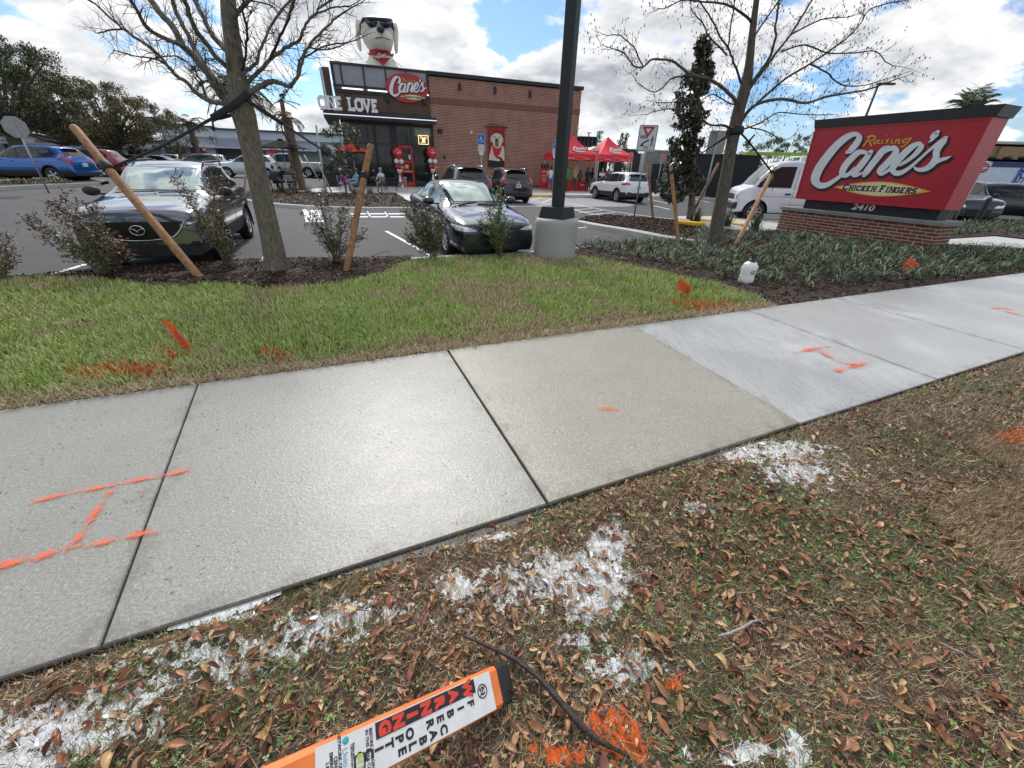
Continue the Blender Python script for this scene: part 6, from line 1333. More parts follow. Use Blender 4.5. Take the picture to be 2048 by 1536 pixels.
# ---- white van with ladder
def x_van(root, bvh, S, paint):
    patch(bvh, [(-.85, .44), (.85, .44), (.88, .62), (-.88, .62)], 'x', 1, cladm, 'front_bumper', root, .03, .08)
    mb = MB(); mb.bbox((2.86, 0, .56), (.18, 1.9, .24), .04); mb.build('bumper', cladm, root); mb = MB(); mb.bbox((2.845, 0, .86), (.03, 1.0, .2), .01); mb.build('grille', cladm, root)
    for s in (-1, 1): mb = MB(); mb.bbox((2.83, s*.70, .88), (.06, .34, .2), .02); mb.build('headlamp', lamph, root)
    rk = MB()
    for x in (.9, -.6, -2.0):
        rk.tube([(x, -.80, 2.08), (x, -.76, 2.27), (x, .76, 2.27), (x, .80, 2.08)], .022, 6)
        rk.box((x, .55, 2.16), (.16, .22, .16))
    rk.build('roof_rack', whitem, root)
x_van.frontown = 1
vc = Vector((12.1, 17.9, LZ)); vehicle('parked_van', 'white cargo van with a roof rack parked behind the right staked tree', 'van', 'van', pw1, vc, 166, 'cars parked in the lot', extra=x_van, wheels='steel', scale=1.05)
vm_ = Matrix.Translation(vc) @ Matrix.Rotation(radians(166), 4, 'Z'); lime = M('lime_fibreglass', (.30, .44, .05), .45, var=.1); ld = thing('ladder', 'long lime green fibreglass ladder lying on the white van roof rack', 'ladder', vm_ @ Vector((0, .45, 2.42)), radians(166))
for y in (-.20, .20): mb = MB(); mb.bbox((.2, y, .03), (5.6, .035, .10), .005); mb.build('rail', lime, ld)
for i in range(18): mb = MB(); mb.tube([(-2.5+i*.31, -.2, .03), (-2.5+i*.31, .2, .03)], .014, 5); mb.build('rung', M('rung_alloy', (.5, .5, .5), .4, .7), ld)
tag((lambda mb: (mb.tube([(0, 0, 0), (0, 0, .02)], .16, 10), mb.tube([(0, 0, 0), (.03, 0, .26)], .045, 8), mb.build('hold_down', blackm, ld, (-.55, 0, .06)))[-1])(MB()))
# ---- left rows
pb = paintm('bright_blue_paint', (.010, .115, .42), .35, .22); pr2 = paintm('dark_red_paint', (.22, .010, .018), .4, .25); ps = paintm('silver_paint', (.42, .44, .46), .7, .28); pn = paintm('navy_paint', (.015, .03, .11), .4, .25)
def x_chero(root, bvh, S, paint):
    for s in (-1, 1): patch(bvh, [(-1.90, 1.16), (-2.17, 1.14), (-2.12, 1.26), (-1.96, 1.30)], 'y', s, lampr, 'tail_lamp', root, .010, .05)
    mb = MB(); mb.bbox((-1.98, 0, 1.61), (.25, 1.1, .035), .01); mb.build('spoiler', paint, root)
    patch(bvh, [(.0, -.5), (.0, .5), (-.5, .5), (-.5, -.5)], 'z', 1, sunny, 'glass_roof', root, .01, .15)
h = radians(189); rw = Vector((-22.9, 21.5, 0)); c_ = rw+Vector((cos(h), sin(h), 0))*1.42-Vector((-sin(h), cos(h), 0))*.82; c_.z = terr(c_.x, c_.y)-.02
vehicle('parked_car', 'bright blue SUV side-on behind the kerb at the left edge', 'car', 'suv', pb, c_, 189, 'cars parked in the lot', extra=x_chero, cladding=True, wheels='y5')
def far(label, kind, paint, u, v, head, **k):
    p = gt(u, v); return vehicle('parked_car' if kind != 'pickup' else 'parked_pickup', label, 'car' if kind != 'pickup' else 'pickup truck', kind, paint, p, head, 'cars parked in the lot', detail=1, **k)
far('dark red SUV just right of the bright blue SUV', 'suv', pr2, 178, 352, 200)
far('silver car with bright windscreen half hidden behind the left stake', 'sedan', ps, 222, 336, 205, wind=sunny)
far('white work van in front of the strip mall, behind the oak trunk', 'van', pw1, 250, 324, 185, scale=1.0)
far('navy car roof seen above the dark grey crossover at left', 'sedan', pn, 262, 341, 195)
far('dark blue car seen above the middle of the dark grey crossover roof', 'sedan', pn, 318, 339, 190)
far('pale beige car above the right end of the dark grey crossover roof', 'suv', paintm('beige_paint', (.5, .48, .42), .4), 338, 335, 190, wind=sunny)
far('dark grey SUV in the far row left of the white SUV', 'suv', paintm('slate_paint', (.09, .11, .14), .5), 398, 346, 212)
far('white SUV seen from behind left of the leaning tree trunk', 'suv', pw1, 444, 345, 118, extra=x_white)
far('small dark red SUV furthest back under the small tree', 'suv', pr2, 372, 319, 190)
far('black SUV far behind the white SUV', 'suv', pk1, 470, 330, 120)
far('pale blue-white crossover emerging behind the tree trunk', 'suv', paintm('ice_white_paint', (.62, .68, .72), .1), 500, 355, 206, wind=None)
far('silver grey pickup with black cargo rack behind the umbrella table', 'pickup', paintm('pickup_grey_paint', (.33, .34, .33), .3), 585, 353, 196)
far('white sedan roof seen between the trunk and the pickup', 'sedan', pw1, 535, 347, 190)
far('dark blue hatchback right of the palm trunk behind the patio', 'sedan', pn, 668, 355, 200, wind=sunny)
# ---- right side, beyond the monument
p = gp(1965, 446, LZ); vehicle('parked_car', 'black SUV with rear spoiler beyond the black bollard at the right edge', 'car', 'suv', pk1, (p.x+3.3, p.y+2.2, LZ), -28, 'cars parked in the lot', extra=x_rear(lamps='box'), rails=True)
p = gp(1908, 452, LZ); vehicle('parked_pickup', 'black pickup truck nose beside the right end of the monument sign', 'pickup truck', 'pickup', pk1, (p.x+2.2, p.y+3.0, LZ), -112, 'cars parked in the lot', scale=.92)
# ------------------------------------------------------------------ trees
barkg = M('bark_grey', (.11, .095, .072), .9, var=.4, vs=9, bump=.9, bs=45); barkt = M('twig_bark', (.045, .034, .030), .85, var=.3, vs=20)
def bark_mat(name, c0, c1, lich):
    m, nt, b, L = nodes_of(name); c = mix(nt, mapr(nt, tex(nt, 30, 8, .7, sc3=(1, 1, .35)), .3, .7), c0, c1); c = mix(nt, mapr(nt, tex(nt, 5, 5), .52, .68, 0, .7), c, lich)
    c = mix(nt, mapr(nt, tex(nt, 14, 3), .66, .72, 0, .7), c, (.36, .36, .32)); L(c, b.inputs['Base Color']); b.inputs['Roughness'].default_value = .92
    n1 = bumpn(nt, b, tex(nt, 45, 8, .7, sc3=(1, 1, .3)), .9, .012); bumpn(nt, b, tex(nt, 12, 5), .5, .02, n1); return m
bark1 = bark_mat('left_tree_bark', (.085, .072, .055), (.23, .20, .155), (.13, .135, .095)); bark2 = bark_mat('right_tree_bark', (.06, .05, .04), (.17, .14, .11), (.11, .11, .08))
def twigs(mb, p, d, L_, r, lvl, rnd, up=.12, m=0, leaves=None):
    n = max(3, int(L_/.10)) if lvl < 2 else 3; n = min(n, 9); pts = [p]; rs = [r]; dd = d.normalized(); step = L_/n
    for i in range(n):
        dd = (dd+Vector((rnd.gauss(0, .16), rnd.gauss(0, .16), rnd.gauss(0, .12)+up*.5))).normalized(); pts.append(pts[-1]+dd*step); rs.append(r*(1-.75*(i+1)/n))
    mb.tube(pts, rs, 5 if lvl == 0 else 3, m, cap=False)
    if leaves is not None and lvl >= 1 and rnd.random() < leaves[1]: leaves[0].append(pts[-1])
    if lvl >= 3: return
    k = {0: 5, 1: 4, 2: 3}[lvl]
    k = max(1, int(k*min(1, L_/(.45 if lvl == 0 else .22))+.5))
    for j in range(k):
        i = 1+int((j+.5)/k*(n-.5)); i = min(n, max(1, i)); b = pts[i]; t = (pts[i]-pts[i-1]).normalized(); a1, a2 = frame(t); a = rnd.random()*6.28; ang = rnd.uniform(.5, 1.0)
        nd = t*cos(ang)+(a1*cos(a)+a2*sin(a))*sin(ang); twigs(mb, b, nd, L_*rnd.uniform(.38, .62), rs[i]*.72, lvl+1, rnd, up, m, leaves)
def px_tree(name, label, base, trunk, limbs, Y, bark, seed, k_m, dens=1.0, twl=.55, leaves=None):
    rnd = random.Random(seed); root = thing(name, label, 'tree', base); ob = Vector(base)
    def P(u, v, dy): return at(u, v, Y+dy)-ob
    T = [P(u, v, 0) for u, v, w in trunk]; T[0] = Vector((T[0].x, T[0].y, -.05)); R_t = [w/2*k_m for _, _, w in trunk]
    q = cr([(p.x, p.y, p.z) for p in T], 4); rr = list(np.interp(np.linspace(0, len(T)-1, len(q)), range(len(T)), R_t)); rr[0] *= 1.25; rr[1] *= 1.12
    mb = MB(); mb.tube(q, rr, 16); mb.build('trunk', bark, root)
    tw = MB(); lv = [] if leaves else None
    for (pts, w0, w1, dy) in limbs:
        n = len(pts); V = [P(u, v, dy*(i/(n-1))**1.0) for i, (u, v) in enumerate(pts)]
        c = cr([tuple(p) for p in V], 4); c = [p+Vector((0, rnd.gauss(0, .012), 0)) for p in c]; rs = [(w0+(w1-w0)*(i/(len(c)-1))**.7)/2*k_m*.76 for i in range(len(c))]
        mb = MB(); mb.tube(c, rs, 8 if w0 > 7 else 6); mb.build('limb', bark if w0 > 7 else barkt, root)
        # side twigs
        acc = 0
        for i in range(2, len(c)):
            seg = (c[i]-c[i-1]).length; acc += seg*dens
            while acc > .075:
                acc -= .075; t = (c[i]-c[i-1]).normalized(); a1, a2 = frame(t); a = rnd.random()*6.28; ang = rnd.uniform(.55, 1.15); d = t*cos(ang)+(a1*cos(a)+a2*sin(a))*sin(ang); f = i/len(c)
                twigs(tw, c[i].lerp(c[i-1], rnd.random()), d+Vector((0, 0, .15)), twl*rnd.uniform(.35, 1.15)*(1.05-.45*f), min(rs[i]*.5, .0062), 1, rnd, leaves=(lv, .25) if leaves else None)
        t = (c[-1]-c[-2]).normalized(); twigs(tw, c[-1], t, twl*1.1, rs[-1]*.95, 0, rnd, leaves=(lv, .25) if leaves else None)
    o = tw.build('twigs', barkt, root); o['kind'] = 'stuff'
    if leaves and lv:
        n = len(lv); P_ = np.array([tuple(p) for p in lv]); o = scatter('leaves', *leaf_template(-.1, .3, .02), P_, rotz(RNG.random(n)*6.28) @ roty(RNG.uniform(.6, 1.5, n)), np.c_[RNG.uniform(.04, .07, n), np.full(n, .02), np.full(n, .04)], [M('hanging_leaf', (.05, .055, .03), .6, var=0, island=.4)], None, True, parent=root)
    return root
bL = gp(555, 540); YL = bL.y; kL = YL*.873/FPX
px_tree('staked_tree', 'leafless young tree with leaning grey trunk strapped between two stakes', bL,
 [(555, 541, 50), (541, 470, 41), (525, 400, 38), (510, 330, 37), (497, 270, 38), (487, 228, 42), (480, 195, 38), (474, 150, 31), (466, 90, 27), (459, 35, 25), (455, -20, 22), (452, -120, 18), (450, -260, 12)],
 [([(462, 225), (447, 208), (418, 202), (392, 185), (373, 163), (353, 152), (330, 124), (300, 94), (262, 69), (229, 43), (190, 8)], 13, 4, -.5),
  ([(474, 222), (453, 202), (430, 172), (415, 146), (386, 111), (365, 91), (347, 56), (324, 29), (301, 0), (275, -40)], 21, 12, .3),
  ([(478, 216), (456, 192), (424, 152), (402, 120), (388, 98), (372, 62), (352, 25), (338, -20)], 17, 9, .9),
  ([(368, 93), (336, 79), (298, 59), (277, 23), (260, -4), (248, -30)], 11, 5, -.9),
  ([(472, 112), (449, 98), (424, 67), (409, 38), (389, 0), (376, -30)], 14, 9, .8), ([(474, 150), (441, 123), (412, 85), (391, 59), (377, 23), (365, -10)], 12, 8, -.9),
  ([(482, 203), (512, 178), (541, 163), (560, 166), (579, 173), (590, 162), (597, 148), (605, 117), (617, 94), (646, 62), (672, 35)], 14, 4, -.5),
  ([(484, 178), (500, 160), (523, 138), (541, 117), (572, 97), (599, 80), (608, 55), (628, 30), (650, 8), (690, -20)], 11, 4, .4),
  ([(478, 152), (495, 140), (512, 126), (523, 94), (538, 59), (556, 29), (585, -5)], 9, 5, .9), ([(541, 117), (552, 90), (570, 55), (584, 15), (592, -20)], 7, 4, -.7),
  ([(466, 40), (482, 18), (503, -4), (525, -30)], 10, 7, -.4), ([(480, 150), (491, 110), (493, 60), (486, 20), (490, -20)], 6, 4, -.8), ([(594, 155), (600, 120), (622, 108), (650, 92), (690, 85)], 5, 3, .3),
  ([(340, 135), (310, 118), (270, 112), (225, 100)], 5, 2.5, .4), ([(248, 57), (215, 62), (195, 66)], 4, 2.5, .2), ([(415, 202), (400, 160), (380, 130), (350, 112), (300, 118)], 5, 3, .9),
  ([(560, 30), (540, 10), (500, 2)], 4, 3, .5), ([(617, 94), (650, 100), (680, 92)], 4, 2.5, -.4), ([(628, 30), (672, 14), (700, 12)], 4, 2.5, .2)],
 YL, bark1, 3, kL, dens=1.5, twl=.42)
bR = gp(1430, 490); YR = bR.y; kR = YR*.873/FPX
px_tree('staked_tree', 'bare young tree with few hanging leaves, staked left of the monument sign', bR,
 [(1428, 490, 32), (1439, 422, 25), (1451, 359, 23), (1462, 297, 21), (1470, 256, 23), (1478, 219, 21), (1489, 181, 20), (1498, 131, 14), (1505, 63, 11), (1513, 0, 9), (1520, -60, 7), (1528, -160, 4)],
 [([(1474, 262), (1455, 254), (1445, 250), (1420, 250), (1404, 237), (1390, 222), (1339, 218), (1304, 224)], 7, 2, -.5),
  ([(1480, 222), (1470, 200), (1451, 181), (1420, 159), (1395, 153), (1370, 141), (1345, 122), (1320, 119), (1301, 120), (1286, 134), (1267, 131), (1251, 109), (1236, 100)], 9, 2.5, -.6),
  ([(1286, 134), (1275, 110), (1267, 94), (1242, 72), (1223, 70)], 4, 2, .2), ([(1425, 160), (1382, 153), (1345, 156), (1326, 175), (1304, 184), (1276, 166)], 5, 2, .5),
  ([(1485, 172), (1467, 125), (1457, 97), (1439, 72), (1423, 37), (1400, 6), (1380, -20)], 6, 3, .7), ([(1502, 44), (1479, 22), (1451, 9), (1407, 3), (1367, 0), (1335, 15)], 6, 2, -.6),
  ([(1488, 205), (1498, 180), (1532, 134), (1554, 103), (1579, 72), (1601, 37), (1630, -10)], 8, 4, .5), ([(1487, 195), (1505, 165), (1520, 144), (1540, 112), (1550, 80), (1553, 40), (1560, -10)], 9, 4, -.5),
  ([(1484, 238), (1501, 219), (1532, 190), (1573, 156), (1620, 128), (1657, 103), (1698, 72), (1720, 47), (1736, 22), (1767, 9), (1814, 0)], 7, 2, .5),
  ([(1482, 245), (1497, 222), (1520, 206), (1564, 198), (1610, 206), (1651, 194), (1695, 186), (1732, 180), (1767, 168)], 9, 3, -.7),
  ([(1476, 262), (1500, 254), (1517, 247), (1536, 237), (1557, 225), (1595, 228), (1640, 230)], 5, 2, .2), ([(1620, 128), (1651, 144), (1682, 169), (1720, 172), (1760, 162)], 4, 2, -.2),
  ([(1563, 103), (1610, 90), (1657, 106), (1707, 106), (1751, 103), (1775, 128)], 4, 2, .5), ([(1505, 80), (1520, 55), (1545, 20), (1570, -15)], 5, 3, .5), ([(1457, 97), (1460, 60), (1467, 20), (1470, -10)], 4, 3, .3), ([(1500, 255), (1530, 262), (1560, 278)], 4, 2, -.4),
  ([(1390, 222), (1370, 205), (1330, 205)], 3.5, 2, -.2), ([(1454, 110), (1420, 75), (1405, 45), (1385, 25)], 4, 2, -.5), ([(1484, 180), (1470, 210), (1430, 190), (1412, 195), (1395, 210)], 4, 2, -.8), ([(1580, 70), (1640, 40), (1680, 35)], 4, 2, -.4)],
 YR, bark2, 5, kR, dens=.95, twl=.46, leaves=True)
# ------------------------------------------------------------------ stakes and straps
woodst = M('stake_wood', (.29, .15, .066), .75, var=.3, vs=14, bump=.4, bs=70); woodst2 = M('stake_wood_dark', (.22, .11, .06), .8, var=.3, vs=14); strapm = M('black_strap', (.012, .013, .016), .65, var=.2, vs=30)
def topat(base, u, v, L_, far=True):
    d = ray(u, v); o = Vector((0, 0, EYE)); b = Vector(base)-o; A = d.dot(d); B_ = -2*d.dot(b); C_ = b.dot(b)-L_*L_; D = B_*B_-4*A*C_
    t = -B_/(2*A) if D <= 0 else (-B_+(sqrt(D) if far else -sqrt(D)))/(2*A); fw = Vector((0, cos(PITCH), -sin(PITCH))); t = b.dot(fw)*(1.0+L_)/d.dot(fw); return o+d*t
WPX = {(400, 556): 15.5, (692, 544): 12.5, (1357, 489): 7.5, (1384, 428): 5.5, (1473, 487): 8, (1306, 436): 5}
def stake(bu, bv, tu, tv, r, L_, label, far=True, mat=None, z=0.0, base=None):
    b = base or gp(bu, bv, z); t = topat(b, tu, tv, L_, far); r = WPX[(bu, bv)]/2*(b-Vector((0, 0, EYE))).dot(Vector((0, cos(PITCH), -sin(PITCH))))/FPX; root = thing('tree_stake', label, 'stake', b, 0, 'wooden stakes bracing young trees'); v = t-b; k = v.length
    a1, a2 = frame(v.normalized()); pts = [v.normalized()*(-.12)]+[v*f+a1*random.gauss(0, .003)+a2*random.gauss(0, .003) for f in (0, .2, .4, .6, .8, .985)]+[v]
    mb = MB(); mb.tube(pts, [r*.9, r, r*1.03, r, r*1.02, r, r*.98, r*.86], 12); mb.build('pole', mat or woodst, root); return b, t, root
def strap(pts, w, name='tie_strap', parent=None, m=None, flat=.12):
    mb = MB(); c = cr([tuple(p) for p in pts], 4) if len(pts) > 2 else [Vector(p) for p in pts]; mb.tube(c, w/2, 8, sx=flat if flat else 1); return mb.build(name, m or strapm, parent)
sLb, sLt, sL = stake(400, 556, 147, 254, .0, .0, 'wooden stake leaning left across the dark grey crossover', False); sRb, sRt, sR = stake(692, 544, 741, 289, .0, .0, 'upright brown wooden stake right of the leaning tree trunk', True)
ftie = lambda b, t, f: b.lerp(t, f)
# strap set of the left tree
trunkp = at(484, 205, YL); ST = thing('tree_straps', 'black webbing straps tying the leaning tree trunk to its two stakes', 'strap', trunkp)
o_ = Vector(trunkp); mid = at(424, 237, YL-.25); el = topat(sLb, 228, 333, 0, False); er = topat(sRb, 733, 352, 0, True)
strap([at(497, 186, YL-.14)-o_, at(470, 208, YL-.20)-o_, mid-o_], .085, parent=ST, flat=.2); strap([at(463, 230, YL+.1)-o_, at(440, 236, YL-.05)-o_, mid-o_], .045, parent=ST, flat=.3); strap([mid-o_, mid.lerp(el, .5)-o_+Vector((0, 0, -.03)), el-o_], .040, parent=ST, flat=.25)
strap([mid-o_, at(428, 262, YL-.25)-o_], .03, parent=ST, flat=.2)
m2 = at(566, 248, YL-.05); strap([at(482, 192, YL-.15)-o_, at(520, 218, YL-.12)-o_, m2-o_], .055, parent=ST, flat=.2); strap([m2-o_, m2.lerp(er, .5)-o_+Vector((0, 0, -.02)), er-o_], .028, parent=ST, flat=.3); strap([at(562, 250, YL-.05)-o_, at(567, 266, YL-.06)-o_, at(581, 284, YL-.05)-o_], .06, parent=ST, flat=.25)
def wrap(b, t, f, r, parent, o, h=.09): d = (t-b).normalized(); c = b.lerp(t, f); mb = MB(); mb.tube([c-d*h/2-o, c-d*h*.2-o, c+d*h*.2-o, c+d*h/2-o], [r*1.12, r*1.25, r*1.2, r*1.1], 12); mb.build('strap_wrap', strapm, parent)
wrap(sLb, sLt, .735, .065, ST, o_, .15); wrap(sRb, sRt, .755, .055, ST, o_, .10); strap([el-o_, el-o_+Vector((.10, -.02, .01)), el-o_+Vector((.16, -.02, .02))], .035, parent=ST); strap([er-o_, er-o_+Vector((.08, 0, -.05)), er-o_+Vector((.15, 0, -.03))], .04, parent=ST)
# right tree
s1b, s1t, _ = stake(1357, 489, 1342, 332, .0, .0, 'dark brown stake standing left of the right bare tree'); s2b, s2t, _ = stake(1384, 428, 1437, 327, .0, .0, 'reddish stake leaning right behind the right bare tree trunk', mat=woodst2); s3b, s3t, _ = stake(1473, 487, 1550, 335, .0, .0, 'pale brown stake leaning right between the right tree and the monument sign', mat=M('stake_wood_pale', (.46, .27, .15), .75, var=.2, vs=14))
tp = at(1471, 260, YR); S2 = thing('tree_straps', 'black straps tying the right bare tree to its stakes', 'strap', tp); o_ = Vector(tp); e1 = s1b.lerp(s1t, .92); e3 = s3b.lerp(s3t, .93)
wrap(at(1467, 275, YR), at(1473, 248, YR), .5, .15, S2, o_, .16); k1 = at(1425, 292, YR-.2); strap([at(1465, 262, YR-.1)-o_, k1-o_, e1-o_], .035, parent=S2, flat=.5); strap([at(1466, 268, YR+.1)-o_, k1-o_], .03, parent=S2, flat=.5)
k3 = at(1497, 283, YR); strap([at(1476, 262, YR-.1)-o_, k3-o_, e3-o_], .04, parent=S2, flat=.5); strap([k3-o_, at(1510, 269, YR)-o_], .04, parent=S2, flat=.2); strap([e3-o_, at(1546, 360, YR+.3)-o_, at(1544, 383, YR+.3)-o_], .04, parent=S2, flat=.3); wrap(s1b, s1t, .92, .052, S2, o_); wrap(s3b, s3t, .93, .056, S2, o_)
# ------------------------------------------------------------------ leafy crowns
def leafcloud(parent, clumps, nper, leaf, mats, ml=None, name='foliage', up=.2, aspect=.5):
    C = np.array([tuple(c[0]) for c in clumps]); R = np.array([c[1] for c in clumps]); n = len(C)*nper; ci = np.repeat(np.arange(len(C)), nper); d = RNG.normal(0, 1, (n, 3)); d /= np.linalg.norm(d, axis=1)[:, None]
    P = C[ci]+d*(R[ci]*RNG.random(n)**.55)[:, None]*np.array([1, 1, .75]); L_ = RNG.uniform(.6, 1.35, n)*leaf
    V = [(-.5, 0, 0), (0, -.5, .12), (.5, 0, 0), (0, .5, .12)]
    o = scatter(name, V, [(0, 1, 2, 3)], P, rotz(RNG.random(n)*6.28) @ roty(RNG.normal(0, .8, n)) @ rotx(RNG.normal(0, .8, n)), np.c_[L_, L_*aspect, L_], mats, RNG.integers(0, len(mats), n) if ml is None else ml(P, n), parent=parent); return o
oakl = [M('oak_leaf_dark', (.06, .085, .035), .6, var=0, island=.35), M('oak_leaf', (.10, .13, .05), .6, var=0, island=.35), M('oak_leaf_olive', (.16, .165, .08), .6, var=0, island=.3)]
oakb = [M('oak_leaf_brown', (.18, .135, .07), .7, var=0, island=.3), M('oak_leaf_tan', (.24, .17, .09), .7, var=0, island=.3), oakl[1]]
def oak(base, label, H_, Wd, trunk_r, nclump, mats, seed, leaf=.16, nper=70, cr_=.42, flat=.62, hole=.25, name='oak_tree', th=None):
    rnd = random.Random(seed); root = thing(name, label, 'tree', base); th = th or H_*.32; mb = MB(); mb.tube([(0, 0, -.3), (rnd.gauss(0, .1), 0, th*.5), (rnd.gauss(0, .15), 0, th)], [trunk_r*1.3, trunk_r, trunk_r*.9], 10); mb.build('trunk', bark2, root)
    cl = []; cz = H_-(H_-th*.8)/2; rz_ = (H_-th*.8)/2
    limbs = MB()
    tips = []
    for i in range(nclump):
        while True:
            a = rnd.random()*6.28; rr = rnd.random()**.4; z = rnd.uniform(-1, 1); rad = sqrt(max(0, 1-z*z))*rr
            if rnd.random() > hole*(1-rad): break
        p = Vector((cos(a)*rad*Wd/2, sin(a)*rad*Wd/2, cz+z*rz_*(.75+.25*rnd.random()))); cl.append((p, rnd.uniform(.6, 1.2)*cr_*Wd/6)); tips.append(p)
    for p in tips[::3]:
        j = Vector((0, 0, th*rnd.uniform(.75, 1))); m_ = j.lerp(p, .5)+Vector((0, 0, rnd.uniform(-.3, .5))); limbs.tube([j, m_, p], [trunk_r*.42, trunk_r*.22, trunk_r*.06], 5, cap=False)
    limbs.build('limbs', bark2, root); leafcloud(root, cl, nper, leaf, mats); return root
p = at(58, 335, 40); oak((p.x, p.y, .3), 'large dark green oak at the left edge behind the bright blue SUV', 10.3, 13.0, .5, 140, oakl, 11, leaf=.19, nper=230, hole=.3)
p = at(246, 330, 46); oak((p.x, p.y, .3), 'broad brownish oak behind the far parked cars', 7.6, 11.5, .42, 120, oakb, 12, leaf=.18, nper=230, hole=.1)
p = at(150, 334, 50); oak((p.x, p.y, .3), 'mixed green oak between the dark oak and the brownish oak', 8.8, 11, .38, 110, oakl[1:]+oakb[:1], 14, leaf=.19, nper=220)
p = at(270, 325, 50); oak((p.x, p.y, .3), 'narrow dark evergreen in front of the strip mall', 6.0, 4.2, .2, 40, oakl[:1], 15, leaf=.2, nper=130, th=.8)
p = at(366, 330, 50); oak((p.x, p.y, .3), 'small light green tree in front of the strip mall', 5.6, 7.5, .18, 40, [M('spring_leaf', (.13, .16, .07), .6, var=0, island=.3)]+oakl[1:], 16, leaf=.17, nper=85, hole=.1, th=2.0)
# distant treeline to the right
for u, vt, Y, w, lab in ((1222, 293, 62, 7, 'rounded green tree beyond the drive-through'), (1540, 268, 70, 9, 'feathery pale tree above the white van'), (1590, 262, 75, 9, 'feathery pale tree left of the monument sign top'), (1480, 280, 66, 8, 'dark green tree behind the corrugated enclosure'), (1650, 290, 80, 12, 'green tree mostly behind the monument sign'), (1350, 296, 70, 8, 'low green tree above the block wall')):
    b = at(u, 340, Y); zt = at(u, vt, Y).z; oak((b.x, b.y, -.2), lab, zt+.2, w, .2, 38, oakl[1:]+[M('pale_leaf', (.17, .17, .10), .7, var=0, island=.25)] if 'pale' in lab else oakl, int(u), leaf=.26, nper=70, name='tree', th=1.0)
# hedge band far right to close the horizon between the things
for i, (u, Y) in enumerate(((1310, 95), (1420, 95), (1530, 95), (1640, 90), (1990, 60))):
    b = at(u, 345, Y); oak((b.x, b.y, -.2), ('far low tree on the horizon %s') % ('behind the tents', 'behind the block wall', 'above the white van ladder', 'behind the monument sign', 'at the right edge behind the tan building')[i], 4.2, 14, .2, 36, oakl, 60+i, leaf=.34, nper=60, name='tree', th=.6)
# ------------------------------------------------------------------ columnar magnolia
bm = gp(1380, 438); Ym = bm.y; MG = thing('magnolia_tree', 'tall narrow magnolia with dark glossy leaves behind the yield sign', 'tree', bm); ob = Vector(bm)
mb = MB(); pts = [at(u, v, Ym)-ob for u, v in ((1379, 440), (1384, 400), (1385, 350), (1388, 300), (1392, 240), (1398, 180), (1402, 130), (1405, 90))]; pts[0].z = -.05; mb.tube(cr([tuple(p) for p in pts], 3), list(np.linspace(.14, .02, 22)), 9); mb.tube([pts[0]+Vector((.05, 0, .3)), pts[1]+Vector((.35, 0, .15)), pts[2]+Vector((.7, 0, 0))], [.05, .04, .02], 6); mb.build('trunk', barkg, MG)
OUT = [(77, 1400, 1412), (100, 1392, 1416), (130, 1388, 1418), (150, 1372, 1420), (175, 1358, 1418), (200, 1352, 1415), (225, 1345, 1412), (245, 1345, 1402), (262, 1352, 1400), (275, 1345, 1400), (285, 1338, 1404), (305, 1340, 1405), (330, 1338, 1400), (350, 1330, 1402), (370, 1322, 1398), (392, 1322, 1380), (402, 1335, 1374)]
cl = []; rnd = random.Random(5)
for i in range(len(OUT)-1):
    v0, a0, b0 = OUT[i]; v1, a1, b1 = OUT[i+1]
    for k in range(12 if v0 < 255 or v0 > 270 else 3):
        t = rnd.random(); v = v0+(v1-v0)*t; lo, hi = a0+(a1-a0)*t, b0+(b1-b0)*t; u = rnd.uniform(lo+3, hi-3); half = (hi-lo)/2*Ym*.873/FPX*.6; q = at(u, v, Ym)-ob+Vector((0, rnd.uniform(-half, half), 0)); cl.append((q, .20))
mgl = [M('magnolia_leaf', (.035, .058, .028), .28, var=0, island=.4, spec=.6), M('magnolia_leaf_brown', (.14, .085, .045), .6, var=0, island=.3)]
leafcloud(MG, cl, 40, .16, mgl, lambda P, n: (RNG.random(n) < .22).astype(int), aspect=.42)
sm1 = stake(1306, 436, 1296, 334, .0, .0, 'thin grey-brown stake between the yield sign and the magnolia', mat=woodst2)
MSp = thing('tree_straps', 'thin black straps tying the magnolia to its stakes', 'strap', at(1384, 330, Ym)); o_ = Vector(MSp.location); strap([at(1384, 345, Ym)-o_, sm1[0].lerp(sm1[1], .72)-o_], .04, parent=MSp, flat=.5); strap([at(1390, 345, Ym)-o_, s2b.lerp(s2t, .62)-o_], .03, parent=MSp, flat=.5)
